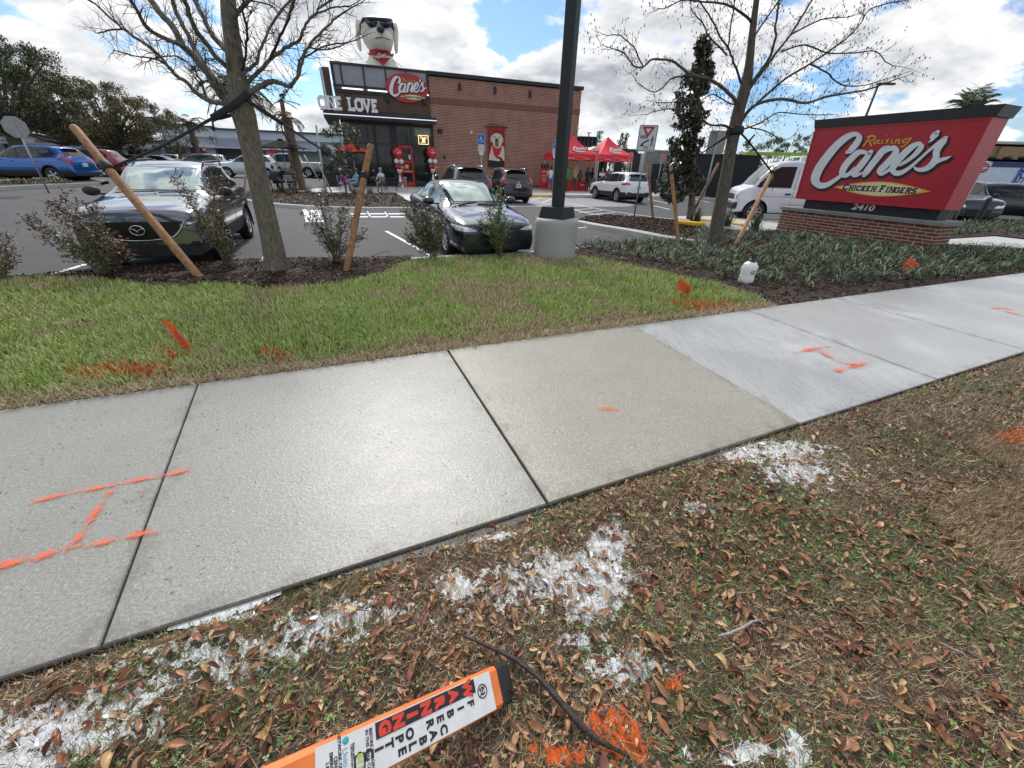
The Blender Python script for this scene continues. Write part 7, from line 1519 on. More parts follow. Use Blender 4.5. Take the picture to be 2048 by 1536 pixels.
# ------------------------------------------------------------------ shrubs in the left bed
shg = M('shrub_leaf', (.085, .14, .05), .45, var=0, island=.4, spec=.5); shg2 = M('shrub_leaf_light', (.19, .26, .10), .45, var=0, island=.3); shr = M('shrub_leaf_maroon', (.14, .055, .042), .5, var=0, island=.4); stemm = M('shrub_stem', (.20, .14, .10), .85, var=.3, vs=20)
def shrub(bu, bv, tips, label, nleaf=22, red=.5, leafs=.030, seed=1, spread=.22, nst=16):
    rnd = random.Random(seed); b = gp(bu, bv, .02); root = thing('shrub', label, 'shrub', b, 0, 'young shrubs in the mulch bed'); mb = MB(); LP = []; ob = Vector(b)
    for i in range(nst):
        u, v, w = tips[i % len(tips)]; u += rnd.gauss(0, w*.35); v += rnd.gauss(0, w*.2); t = at(u, v, b.y+rnd.gauss(0, spread*.8))-ob; s = Vector((rnd.gauss(0, .03), rnd.gauss(0, .03), -.02)); m_ = s.lerp(t, .5)+Vector((rnd.gauss(0, .03), rnd.gauss(0, .03), .05*t.length))
        c = cr([tuple(s), tuple(m_), tuple(t)], 6); mb.tube(c, [.0065*(1-.8*j/(len(c)-1)) for j in range(len(c))], 4, cap=False)
        for j in range(3, len(c)-1):
            for _ in range(2):
                d = (c[j+1]-c[j]).normalized(); a1, a2 = frame(d); a = rnd.random()*6.28; e = c[j]+(d*.8+(a1*cos(a)+a2*sin(a))*.8).normalized()*rnd.uniform(.06, .20); q = [c[j], c[j].lerp(e, .5)+Vector((0, 0, rnd.uniform(-.01, .02))), e]; mb.tube(q, [.003, .002, .001], 3, cap=False)
                for k in range(nleaf//2): LP.append((c[j].lerp(e, rnd.uniform(.15, 1.05)), t.z and c[j].z/max(.2, t.z)))
        for k in range(nleaf): f = rnd.uniform(.25, 1); i0 = min(len(c)-2, int(f*(len(c)-1))); LP.append((c[i0].lerp(c[i0+1], rnd.random()), f))
    mb.build('stems', stemm, root)['kind'] = 'stuff'
    n = len(LP); P_ = np.array([tuple(p[0]) for p in LP])+RNG.normal(0, .012, (n, 3)); hh = np.array([p[1] for p in LP]); isred = RNG.random(n) < np.clip(red*1.6*hh-.15*(red < .3), 0, .95)
    V = [(-.5, 0, 0), (0, -.3, .08), (.5, 0, 0), (0, .3, .08)]
    scatter('foliage', V, [(0, 1, 2, 3)], P_, rotz(RNG.random(n)*6.28) @ roty(RNG.normal(0, .7, n)) @ rotx(RNG.normal(0, .7, n)), RNG.uniform(.7, 1.4, n)*leafs, [shg, shg2, shr], np.where(isred, 2, (RNG.random(n) < .3).astype(int)), parent=root)
shrub(205, 548, [(105, 400, 30), (150, 425, 40), (185, 415, 30), (215, 470, 30), (235, 490, 25), (65, 440, 30), (130, 480, 30), (250, 500, 20)], 'maroon and green shrub leaning left in front of the dark grey crossover', red=.55, seed=21, nst=30, nleaf=26)
shrub(455, 530, [(345, 350, 20), (380, 380, 30), (415, 365, 25), (430, 420, 30), (395, 450, 30), (470, 480, 15), (445, 350, 15)], 'sparse reddish shrub in front of the right wheel of the dark grey crossover', red=.45, seed=22, nst=22, nleaf=16)
shrub(672, 522, [(612, 420, 20), (640, 440, 25), (672, 410, 25), (700, 440, 20), (725, 470, 15), (650, 470, 25), (690, 420, 15), (635, 395, 10)], 'rounded twiggy shrub between the leaning trunk and the brown stake', red=.4, seed=23, nst=24, nleaf=18)
shrub(868, 516, [(812, 425, 15), (835, 420, 20), (860, 430, 20), (880, 440, 15), (845, 460, 25), (825, 470, 20)], 'dense shrub covering the rear side of the dark blue sedan', red=.35, seed=24, nst=28, nleaf=30)
shrub(1000, 512, [(998, 378, 6), (1000, 400, 10), (990, 430, 16), (1010, 440, 14), (975, 415, 10), (985, 460, 16), (958, 445, 10)], 'slender upright green shrub in front of the dark blue sedan bumper', red=.06, seed=25, nst=22, nleaf=26)
shrub(2, 560, [(-20, 440, 20), (15, 470, 14), (-30, 480, 30), (22, 500, 10), (12, 530, 12)], 'sparse shrub cut by the left edge', red=.5, seed=26, nst=10, nleaf=12)
# bare twig by the brown stake
mb = MB(); q = [gp(738, 519), at(752, 508, gp(738, 519).y), at(773, 502, gp(738, 519).y), gp(785, 516)]; mb.tube(q, [.004, .005, .004, .003], 5); tag(mb.build('fallen_twig', barkt), 'bent bare twig on the mulch right of the brown stake', 'twig')
# ------------------------------------------------------------------ fronds, palms, tufts
frg = M('palm_frond_green', (.055, .085, .035), .5, var=0, island=.35); frb = M('palm_frond_brown', (.20, .13, .075), .8, var=0, island=.35)
def fronds(root, c, n, L_, drop, mats, w=.03, leaf=22, seed=1, up=.6, fan=False):
    rnd = random.Random(seed); V = []; F = []; mi = []
    for i in range(n):
        a = rnd.random()*6.28; el = rnd.uniform(-.3, 1.2)*up; p = Vector(c); d = Vector((cos(a)*cos(el), sin(a)*cos(el), sin(el))); pts = [p.copy()]
        for s in range(8): d = (d+Vector((0, 0, -drop*(.5+s*.12)))).normalized(); p = p+d*L_/8; pts.append(p.copy())
        m_ = rnd.randrange(len(mats)); start = 1 if not fan else 4
        for s in range(start, 9):
            t = (pts[s]-pts[s-1]).normalized(); a1, a2 = frame(t)
            for q in range(leaf//8):
                for sg in (-1, 1):
                    o = pts[s-1].lerp(pts[s], rnd.random()); tip = o+(a1*sg*rnd.uniform(.5, 1)+t*rnd.uniform(.3, .9)+Vector((0, 0, -.25))).normalized()*L_*.26; nn = a2*w; b = len(V); V += [tuple(o-nn*.6), tuple(o+nn*.6), tuple(tip+nn*.15), tuple(tip-nn*.15)]; F.append((b, b+1, b+2, b+3)); mi.append(m_)
    o = obj('fronds', fastmesh('fronds', V, F, mats, False, mi), root); return o
def palm(bpx, tpx, Y, w, label, crown, mats, seed, drop=.12, up=.7, base_z=None, L_=1.4, n=18, trunkmat=None):
    t = at(tpx[0], tpx[1], Y); b = at(bpx[0], bpx[1], Y) if base_z is not None else t.copy(); bz = terr(b.x, b.y) if base_z is None else base_z; root = thing('palm_tree', label, 'palm', (b.x, b.y, bz)); o = Vector((b.x, b.y, bz))
    mb = MB(); k = 12; pts = [(Vector((b.x, b.y, bz)).lerp(t, i/k))-o for i in range(k+1)]; mb.tube(pts, [w*(1.15 if i == 0 else 1+.07*((i*37) % 3-1)) for i in range(k+1)], 10); mb.build('trunk', trunkmat or M('palm_trunk', (.14, .095, .065), .9, var=.35, vs=12, bump=.8, bs=20), root)
    fronds(root, t-o, n, L_, drop, mats, seed=seed, up=up); return root
palm((602, 362), (574, 236), 27.5, .22, 'thick brown palm trunk with drooping dry fronds behind the grey umbrella', 1, [frb, frb, frg], 31, drop=.30, up=.9, L_=1.1, n=16, base_z=-.1)
palm((586, 352), (563, 200), 31, .13, 'slim pale palm trunk left of the thicker one with dry tied fronds', 1, [frb, frg], 32, drop=.05, up=1.3, L_=1.0, n=9, base_z=-.1)
palm((470, 340), (468, 178), 26, .2, 'green fan palm crown showing behind the leaning tree trunk', 1, [frg], 33, drop=.22, up=1.0, L_=2.0, n=40)
palm((392, 330), (377, 246), 52, .3, 'small cabbage palm rising above the strip mall roof', 1, [frg], 34, drop=.2, up=.8, L_=1.9, n=24)
palm((1935, 400), (1938, 221), 24, .25, 'palm crown peeking over the top of the monument sign', 1, [frg], 35, drop=.13, up=1.2, L_=1.05, n=95)
for (bu, bv, tu, tv, Y, lab, sd) in ((1232, 330, 1232, 266, 60, 'small conical conifer beyond the red tents', 1), (1242, 330, 1246, 268, 56, 'thin wispy tree with bent top beyond the red tents', 2), (1186, 330, 1187, 262, 56, 'thin wispy tree between the restaurant and the far lamp', 3)):
    b = at(bu, bv, Y); zt = at(tu, tv, Y).z; rt = thing('conifer_tree' if sd == 1 else 'young_tree', lab, 'tree', (b.x, b.y, -.1)); mb = MB(); mb.tube([(0, 0, 0), (.1, 0, zt)], [.12, .03], 6); mb.build('trunk', barkg, rt)
    leafcloud(rt, [(Vector((random.gauss(0, (1-f)*.9 if sd == 1 else .2)+f*.3, 0, zt*(.35+.65*f))), (.9*(1-f)+.25) if sd == 1 else .35) for f in np.linspace(0, 1, 16)], 50, .2, oakl[:2] if sd == 1 else oakb)
# patio tree
b = gp(693, 388); rt = thing('young_tree', 'small leafy patio tree in front of the red umbrella', 'tree', b); ob = Vector(b); mb = MB(); mb.tube([(0, 0, 0), at(684, 330, b.y)-ob, at(680, 270, b.y)-ob], [.05, .035, .015], 7); mb.build('trunk', barkg, rt); cl = []
rnd = random.Random(9)
for i in range(46):
    v = rnd.uniform(242, 345); f = (v-242)/103; hw_ = 8+32*sin(pi*min(1, f*.75+.12)); q = at(682+rnd.uniform(-hw_, hw_), v, b.y+rnd.uniform(-.6, .6))-ob; cl.append((q, .26))
leafcloud(rt, cl, 90, .11, [M('patio_leaf', (.085, .11, .055), .6, var=0, island=.35), oakl[1]])
tuftm = [M('tuft_green', (.07, .10, .035), .6, var=0, island=.4), straw]
def tuft(u, v, h, n, label, z=0.0, r=.10, mats=None, w=.007, name='grass_tuft', grp='grass tufts at the patio edge'):
    b = gp(u, v, z); rt = thing(name, label, 'plant', b, 0, grp); P_ = np.c_[RNG.normal(0, r*.5, (n, 2)), np.zeros(n)]; Tv_, Tf_ = blade_t(.5)
    d = np.hypot(P_[:, 0], P_[:, 1]); scatter('blades', Tv_, Tf_, P_, rotz(RNG.random(n)*6.28) @ rotx(RNG.normal(0, .55, n)), np.c_[np.full(n, w), RNG.uniform(.6, 1, n)*h, RNG.uniform(.6, 1, n)*h], mats or tuftm, (RNG.random(n) < .2).astype(int), parent=rt)
for u, v, lab in ((564, 381, 'leftmost grass tuft at the patio edge, before the navy chair'), (590, 383, 'grass tuft at the patio edge before the grey chair'), (617, 383, 'grass tuft at the patio edge beside the thin metal pipe'), (649, 383, 'grass tuft at the patio edge left of the leaning pale stake'), (710, 385, 'grass tuft at the patio edge before the seated person in pale blue'), (741, 385, 'grass tuft at the patio edge below the person in the white shirt')): tuft(u, v+2, .5, 130, lab, r=.22, w=.012)
cyc = [M('cycad_leaf', (.05, .085, .03), .45, var=0, island=.3), M('cycad_leaf_pale', (.12, .15, .05), .5, var=0, island=.3)]
for u, v, lab in ((1390, 446, 'small cycad beside the yellow kerb end'), (1452, 452, 'small cycad right of the bare tree trunk'), (1507, 462, 'small cycad beside the pale brown stake')): tuft(u, v, .62, 110, lab, r=.12, mats=cyc, w=.022, name='cycad', grp='small cycads by the walkway')
tuft(530, 366, .5, 160, 'brown bushy plant at the tip of the patio island', r=.35, mats=[frb, tuftm[0]], w=.02, name='dry_shrub'); 
for u, v in ((10, 372), (45, 372), (120, 371)): p = gt(u, v); rt = thing('low_plant', 'low weedy plants on the left kerb island at picture x %d' % u if False else ('low yellow-green plant on the left kerb island %s' % {10: 'under the blue SUV door', 45: 'left of the stop sign post', 120: 'right of the stop sign post'}[u]), 'plant', p); leafcloud(rt, [(Vector((random.gauss(0, .5), random.gauss(0, .2), .15)), .25) for _ in range(8)], 60, .09, [M('weedy_leaf', (.16, .17, .05), .6, var=0, island=.35), oakb[1]])
# left kerb island
li = [gt(*p) for p in ((-300, 399), (-40, 384), (60, 378), (150, 374), (200, 372))]; lb = [gt(*p) for p in ((-300, 382), (-40, 368), (60, 364), (170, 364), (215, 368))]
mb = MB(); V = [tuple(p+Vector((0, 0, .12))) for p in li]+[tuple(p+Vector((0, 0, .12))) for p in lb]; k = len(li); mb.add(V, [(i, i+1, k+i+1, k+i) for i in range(k-1)]); structure(mb.build('island_bed', mulchm))
for L3 in (li, lb):
    mb = MB(); c = L3
    for i in range(len(c)-1):
        a_, b_ = c[i], c[i+1]; d_ = (b_-a_).normalized(); n_ = Vector((-d_.y, d_.x, 0))*.09
        mb.add([tuple(a_-n_), tuple(b_-n_), tuple(b_-n_+Vector((0, 0, .15))), tuple(a_-n_+Vector((0, 0, .15))), tuple(a_+n_), tuple(b_+n_), tuple(b_+n_+Vector((0, 0, .15))), tuple(a_+n_+Vector((0, 0, .15)))], [(0, 1, 2, 3), (3, 2, 6, 7), (5, 4, 7, 6)])
    structure(mb.build('kerb', kerbmat))
# ------------------------------------------------------------------ light pole
pb_ = gp(1108, 513); LP_ = thing('light_pole', 'black square light pole on a round concrete base at the lawn edge', 'light pole', pb_)
mb = MB(); mb.lathe([(.425, -.1), (.43, .64), (.425, .69), (.40, .735), (.36, .748), (0, .75)], 40); mb.build('concrete_base', concrete('pole_base_concrete', (.36, .36, .345), (.50, .50, .48), wet=-.5, bs=60), LP_)
polem = M('pole_dark_green', (.014, .019, .018), .45, .2, var=.2, vs=2); RP = Matrix.Rotation(radians(-32), 3, 'Z')
mb = MB(); s, h = .27, .20; b0 = .75; mb.M = Matrix.Translation((0, 0, b0)) @ RP.to_4x4(); mb.add([(-s, -s, 0), (s, -s, 0), (s, s, 0), (-s, s, 0), (-s*.86, -s*.86, h), (s*.86, -s*.86, h), (s*.86, s*.86, h), (-s*.86, s*.86, h)], CF); mb.build('base_cover', polem, LP_)
mb = MB(); mb.M = Matrix.Translation((0, 0, b0)) @ RP.to_4x4(); mb.bbox((0, 0, 4.2), (.20, .20, 8.2), .02); mb.build('pole', polem, LP_)
# ------------------------------------------------------------------ signs
galv = M('galvanised_steel', (.36, .38, .39), .4, .7, var=.15, vs=8); signback = M('sign_back_alloy', (.34, .34, .32), .6, .3, var=.1, vs=3); swhite = M('sign_white', (.66, .68, .70), .45, var=.03); sred = M('sign_face_red', (.42, .015, .02), .45, var=.05); sblue = M('sign_blue', (.01, .10, .42), .45, var=.03); sblk = M('sign_black_print', (.02, .02, .022), .5, var=0)
def sign(name, label, base, top_z, plates, yaw, group=None, post=.03, cat='sign'):
    """plates: list of (shape, cx, cz, w, h, material, extra)"""
    root = thing(name, label, cat, base, yaw, group); mb = MB(); mb.tube([(0, .02, -.1), (0, .02, top_z-base[2])], post, 6); mb.build('post', galv, root); return root
def plate(root, pts, z0, mat, name='plate', y=0, t=.006): mb = MB(); mb.prism(pts, 0, t); o = mb.build(name, mat, root); o.matrix_local = Matrix.Translation((0, y, 0)) @ FR; return o
def rrect(cx, cz, w, h, r=.04):
    out = []
    for sx_, sz_, a0 in ((1, 1, 0), (-1, 1, pi/2), (-1, -1, pi), (1, -1, 1.5*pi)):
        for k in range(4): a = a0+k*pi/6; out.append((cx+sx_*(w/2-r)+r*cos(a), cz+sz_*(h/2-r)+r*sin(a)))
    return out
def ngon(cx, cz, r, n, a0=0): return [(cx+r*cos(a0+2*pi*i/n), cz+r*sin(a0+2*pi*i/n)) for i in range(n)]
# yield-here-to-pedestrians
b = gp(1268, 435); zt = hgt(1303, 250, b); zb_ = hgt(1286, 303, b); yw = radians(-12); root = sign('yield_sign', 'white yield here to pedestrians sign on a galvanised post behind the kerb island', b, zt-.02, None, yw)
cz = (zt+zb_)/2; hh = zt-zb_; ww_ = hh*.80
plate(root, rrect(0, cz, ww_, hh), 0, swhite, 'plate', -.02); bt = MB(); bt.tube([(x, -.027, z) for x, z in rrect(0, cz, ww_*.93, hh*.94)]+[(rrect(0, cz, ww_*.93, hh*.94)[0][0], -.027, rrect(0, cz, ww_*.93, hh*.94)[0][1])], .008, 4); bt.build('border', sblk, root)
tri = lambda s: [(-.5*s, .29*s), (0, -.577*s), (.5*s, .29*s)]
for s, m_, y in ((.42*ww_, sred, -.029), (.20*ww_, swhite, -.033)): plate(root, [(x*1.15, z+cz+hh*.30) for x, z in tri(s*1.35)][::-1][::-1], 0, m_, 'yield_triangle', y)
for s, x, z in (('HERE', -.17*ww_, cz+.05*hh), ('TO', -.0*ww_, cz-.36*hh)): obj('lettering', text_mesh(s, .165*hh, sblk, .002, .002, sx=.9), root, (x, -.03, z), (pi/2, 0, 0))
mb = MB(); ar = [(.08, .04), (.02, .03), (-.10, -.02), (-.17, -.08)]; stroke_poly(mb, [(x*ww_*1.5, cz-.13*hh+z*hh*1.3) for x, z in ar], .055*hh, 0, .003); mb.add([((x*ww_*1.5), cz-.13*hh+z*hh*1.3, .003) for x, z in ((-.12, -.02), (-.24, -.13), (-.10, -.13))], [(0, 1, 2)]); o = mb.build('arrow', sblk, root); o.matrix_local = Matrix.Translation((0, -.028, 0)) @ FR
mb = MB(); P0 = lambda x, z: (.28*ww_+x*hh*.9, cz-.12*hh+z*hh*.9); mb.add([(*P0(.028*cos(a), .205+.028*sin(a)), .003) for a in np.linspace(0, 2*pi, 13)[:-1]], [tuple(range(12))])
for pts, w_ in (([(.0, .17), (.005, .02)], .055), ([(0, .03), (.03, -.08), (.05, -.19)], .03), ([(0, .03), (-.02, -.08), (-.06, -.19)], .03), ([(-.01, .15), (-.05, .07), (-.08, .05)], .018), ([(.01, .15), (.05, .09), (.06, .02)], .018)): stroke_poly(mb, [P0(*p) for p in pts], w_*hh*.9, 0, .003)
o = mb.build('walking_figure', sblk, root); o.matrix_local = Matrix.Translation((0, -.028, 0)) @ FR
# grey sign back right of the magnolia
b = gp(1397, 437); zt = hgt(1446, 261, b); zb_ = hgt(1432, 308, b); root = sign('sign_back', 'grey back of a rectangular road sign behind the right bare tree trunk', b, zt-.05, None, radians(-14)); plate(root, rrect(0, (zt+zb_)/2, (zt-zb_)*.82, zt-zb_), 0, signback, 'plate', .05); 
# stop sign back at left
b = gt(88, 367); d_ = 17/b.y; b = Vector((b.x*d_, b.y*d_, 0)); b.z = terr(b.x, b.y); zt = hgt(30, 233, b); zb_ = hgt(42, 276, b); R0 = (zt-zb_)/2/cos(pi/8)
root = sign('stop_sign', 'grey back of an octagonal stop sign on a post at the left edge', b, zt-.03, None, radians(28), None, .03); plate(root, ngon(0, (zt+zb_)/2-b.z, R0, 8, pi/8), 0, signback, 'plate', -.03); mb = MB(); mb.box((0, -.04, (zt+zb_)/2-b.z), (.05, .02, zt-zb_)); mb.build('brace', galv, root)
# accessible parking signs
def ada(u, vt, Y, label):
    a = at(u, 340, Y); b = Vector((a.x, a.y, 0)); zt = at(u, vt, Y).z; root = sign('parking_sign', label, b, zt, None, WRZ*.5); h = .52; w = .40
    plate(root, rrect(0, zt-h/2, w+.03, h+.03, .03), 0, swhite, 'border', -.015); plate(root, rrect(0, zt-h/2, w, h, .03), 0, sblue, 'plate', -.02); plate(root, rrect(0, zt-h-.22, w, .36, .02), 0, swhite, 'penalty_plate', -.02); plate(root, rrect(0, zt-h-.50, w*.65, .18, .02), 0, swhite, 'tow_plate', -.02)
    mb = MB(); c = (0, zt-h/2); mb.add([(c[0]-.03+.028*cos(a_), c[1]+.17+.028*sin(a_), .003) for a_ in np.linspace(0, 6.28, 11)[:-1]], [tuple(range(10))])
    for pts in ([(-.03, .13), (-.03, .0), (.06, .0), (.10, -.12), (.14, -.10)], [(-.03, .08), (.05, .08)], [(-.05, .04), (-.10, -.03), (-.08, -.12), (0, -.16), (.06, -.12)]): stroke_poly(mb, [(c[0]+x, c[1]+z) for x, z in pts], .026, 0, .003)
    o = mb.build('wheelchair_symbol', swhite, root); o.matrix_local = Matrix.Translation((0, -.027, 0)) @ FR
    for i, s in enumerate(('PARKING BY', 'DISABLED', 'PERMIT ONLY')): obj('lettering', text_mesh(s, .07, sblk, .001), root, (0, -.03, zt-h-.12-i*.1), (pi/2, 0, 0))
ada(963, 269, 29, 'blue wheelchair parking sign between the oval-signed storefront and the dog banner'); ada(1108, 279, 32, 'blue wheelchair parking sign half hidden behind the black light pole')
def redsg(u, v0, v1, Y, label, lines):
    a = at(u, 340, Y); b = Vector((a.x, a.y, 0)); zt = at(u, v0, Y).z; zb__ = at(u, v1, Y).z; root = sign('notice_sign', label, b, zt, None, WRZ*.4); h = zt-zb__; plate(root, rrect(0, (zt+zb__)/2, h*.52, h, .02), 0, swhite, 'border', -.015); plate(root, rrect(0, (zt+zb__)/2, h*.48, h*.95, .02), 0, M('notice_red', (.55, .05, .04), .5), 'plate', -.02)
    for i, s in enumerate(lines): obj('lettering', text_mesh(s, h*.13, swhite, .001, .001), root, (0, -.03, zt-h*(.17+i*.2)), (pi/2, 0, 0))
    mb = MB(); mb.tube([(0, .02, 0), (0, .02, 1.0)], .09, 10); mb.build('bollard', blackm, root)
redsg(1191, 301, 317, 34, 'red and white notice sign in front of the gap between the two red tents', ('CURB', 'SIDE', 'PICK', 'UP')); redsg(1257, 304, 321, 34.5, 'red and white notice sign in front of the right tent corner', ('CURB', 'SIDE', 'PICK', 'UP')); redsg(1320, 308, 323, 35, 'red and white notice sign in front of the block wall', ('CURB', 'SIDE', 'PICK', 'UP'))
def roundsg(u, vc, r_px, Y, label, octa=False, square=False):
    c = at(u, vc, Y); r = r_px*Y*.873/FPX; b = Vector((c.x, c.y, terr(c.x, c.y))); root = sign('stop_sign' if octa else 'do_not_enter_sign', label, b, c.z+r, None, atan2(-c.x, c.y)*.5); z = c.z-b.z
    if square: plate(root, rrect(0, z, r*2.3, r*2.3, .02), 0, swhite, 'backing', -.012)
    if octa: plate(root, ngon(0, z, r, 8, pi/8), 0, sred, 'plate', -.02); obj('lettering', text_mesh('STOP', r*.72, swhite, .001, .004), root, (0, -.03, z), (pi/2, 0, 0))
    else: plate(root, ngon(0, z, r, 20), 0, sred, 'plate', -.02); plate(root, [(-r*.72, z-r*.16), (r*.72, z-r*.16), (r*.72, z+r*.16), (-r*.72, z+r*.16)], 0, swhite, 'bar', -.03); [obj('lettering', text_mesh(s, r*.3, swhite, .001, .002), root, (0, -.03, z+dz), (pi/2, 0, 0)) for s, dz in (('DO NOT', r*.48), ('ENTER', -r*.48))]
roundsg(545, 297, 8.5, 34, 'red stop sign just below the grey patio umbrella', True); roundsg(539, 309, 4.2, 46, 'small red do not enter sign below the far stop sign'); roundsg(409, 299, 4.6, 50, 'small red do not enter sign in front of the strip mall'); roundsg(1966, 336, 8.6, 17.5, 'red do not enter sign beside the right end of the monument sign', False, True)
# far street lamps
def lamp(u, vt, vb, Y, label, arm=0, r=.06):
    t = at(u, vt, Y); root = thing('street_lamp', label, 'street lamp', (t.x, t.y, -.1)); mb = MB(); mb.tube([(0, 0, 0), (0, 0, t.z+.1)], [r*1.3, r], 7); mb.build('pole', darkm, root); mb = MB(); mb.bbox((arm*.5, 0, t.z+.12), (.7+abs(arm)*.4, .25, .10), .03); mb.build('lamp_head', darkm, root)
lamp(1178, 266, 330, 70, 'far parking lot lamp between the restaurant and the red tent', r=.09); lamp(1403, 279, 330, 66, 'far lamp beside the magnolia crown', r=.09); lamp(1577, 290, 330, 75, 'far lamp above the white van', r=.09); lamp(1757, 168, 240, 30, 'tall dark lamp pole rising behind the monument sign top', .9, .07)
a = at(1998, 247, 15.5); rt = thing('dark_post', 'dark square post rising behind the right end of the monument sign', 'post', (a.x, a.y, LZ)); mb = MB(); mb.bbox((0, 0, (a.z-LZ)/2), (.16, .16, a.z-LZ), .01); mb.build('pole', M('dark_grey_post', (.07, .075, .075), .6), rt)
b = gp(1950, 449, .0); zt = hgt(1979, 394, b); rt = thing('bollard', 'thick black padded bollard beside the right end of the monument sign', 'bollard', b); mb = MB(); mb.lathe([(.10, 0), (.10, zt-.1), (.085, zt-.03), (.05, zt), (0, zt+.01)], 16); mb.build('sleeve', blackm, rt)
# tan building and box truck at the right edge
TB = thing('tan_building', 'tan stucco building with flat parapet beyond the box truck at the right edge', 'building'); 
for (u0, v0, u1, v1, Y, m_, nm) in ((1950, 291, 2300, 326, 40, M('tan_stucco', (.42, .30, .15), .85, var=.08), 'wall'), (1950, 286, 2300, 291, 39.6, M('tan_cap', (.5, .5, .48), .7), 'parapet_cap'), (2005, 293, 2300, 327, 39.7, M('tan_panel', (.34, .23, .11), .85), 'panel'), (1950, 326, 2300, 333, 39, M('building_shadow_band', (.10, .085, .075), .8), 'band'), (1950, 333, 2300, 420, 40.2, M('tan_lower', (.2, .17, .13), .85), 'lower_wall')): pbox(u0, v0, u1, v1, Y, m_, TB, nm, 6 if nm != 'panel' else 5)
for u in (1985, 2015, 2045): c = at(u, 316, 38.9); mb = MB(); mb.ell(tuple(c), (.35, .25, .16), 8, 6); mb.build('wall_lamp', blackm, TB)
BT = thing('box_truck', 'pale blue-white box truck behind the black SUV at the right edge', 'truck', (0, 0, 0)); Yt = 27
c0 = at(1938, 336, Yt); c1 = at(2330, 336, Yt-1.5); zt = at(1990, 334, Yt).z; tb = M('truck_box', (.62, .72, .80), .4, var=.05); tb2 = M('truck_white', (.66, .68, .70), .4)
mb = MB(); mb.prism([(c0.x+1.2, c0.y), (c1.x, c1.y), (c1.x+.2, c1.y+2.4), (c0.x+1.4, c0.y+2.4)], .75, zt); mb.build('cargo_box', tb, BT); mb = MB(); mb.prism([(c0.x-.9, c0.y), (c0.x+1.15, c0.y-.05), (c0.x+1.3, c0.y+2.2), (c0.x-.8, c0.y+2.2)], .5, zt-.25); mb.build('cab', tb2, BT)
mb = MB(); mb.prism([(c0.x+1.2, c0.y-.02), (c1.x, c1.y-.02), (c1.x+.2, c1.y+2.42), (c0.x+1.4, c0.y+2.42)], zt, zt+.28); mb.build('blue_band', M('truck_navy', (.03, .04, .16), .4), BT)
for f in (.12, .85): c = Vector(c0).lerp(c1, f); mb = MB(); mb.lathe([(.25, -.12), (.48, -.12), (.5, 0), (.48, .12), (.25, .12)], 20, axis='Y', c=(c.x, c.y+.15, LZ+.5)); mb.build('wheel', tyrem, BT)
q = at(2040, 345, Yt-.4); dd = (c1-c0); yw = atan2(dd.y, dd.x)
for s, u, v, sz in (('R', 2041, 349, .62), ('877', 2038, 361, .42), ('AR', 2046, 340, .3)): q = at(u, v, Yt-.35); obj('lettering', text_mesh(s, sz, M('truck_print_blue', (.03, .08, .40), .5), .005, .008), BT, tuple(q), (pi/2, 0, yw))
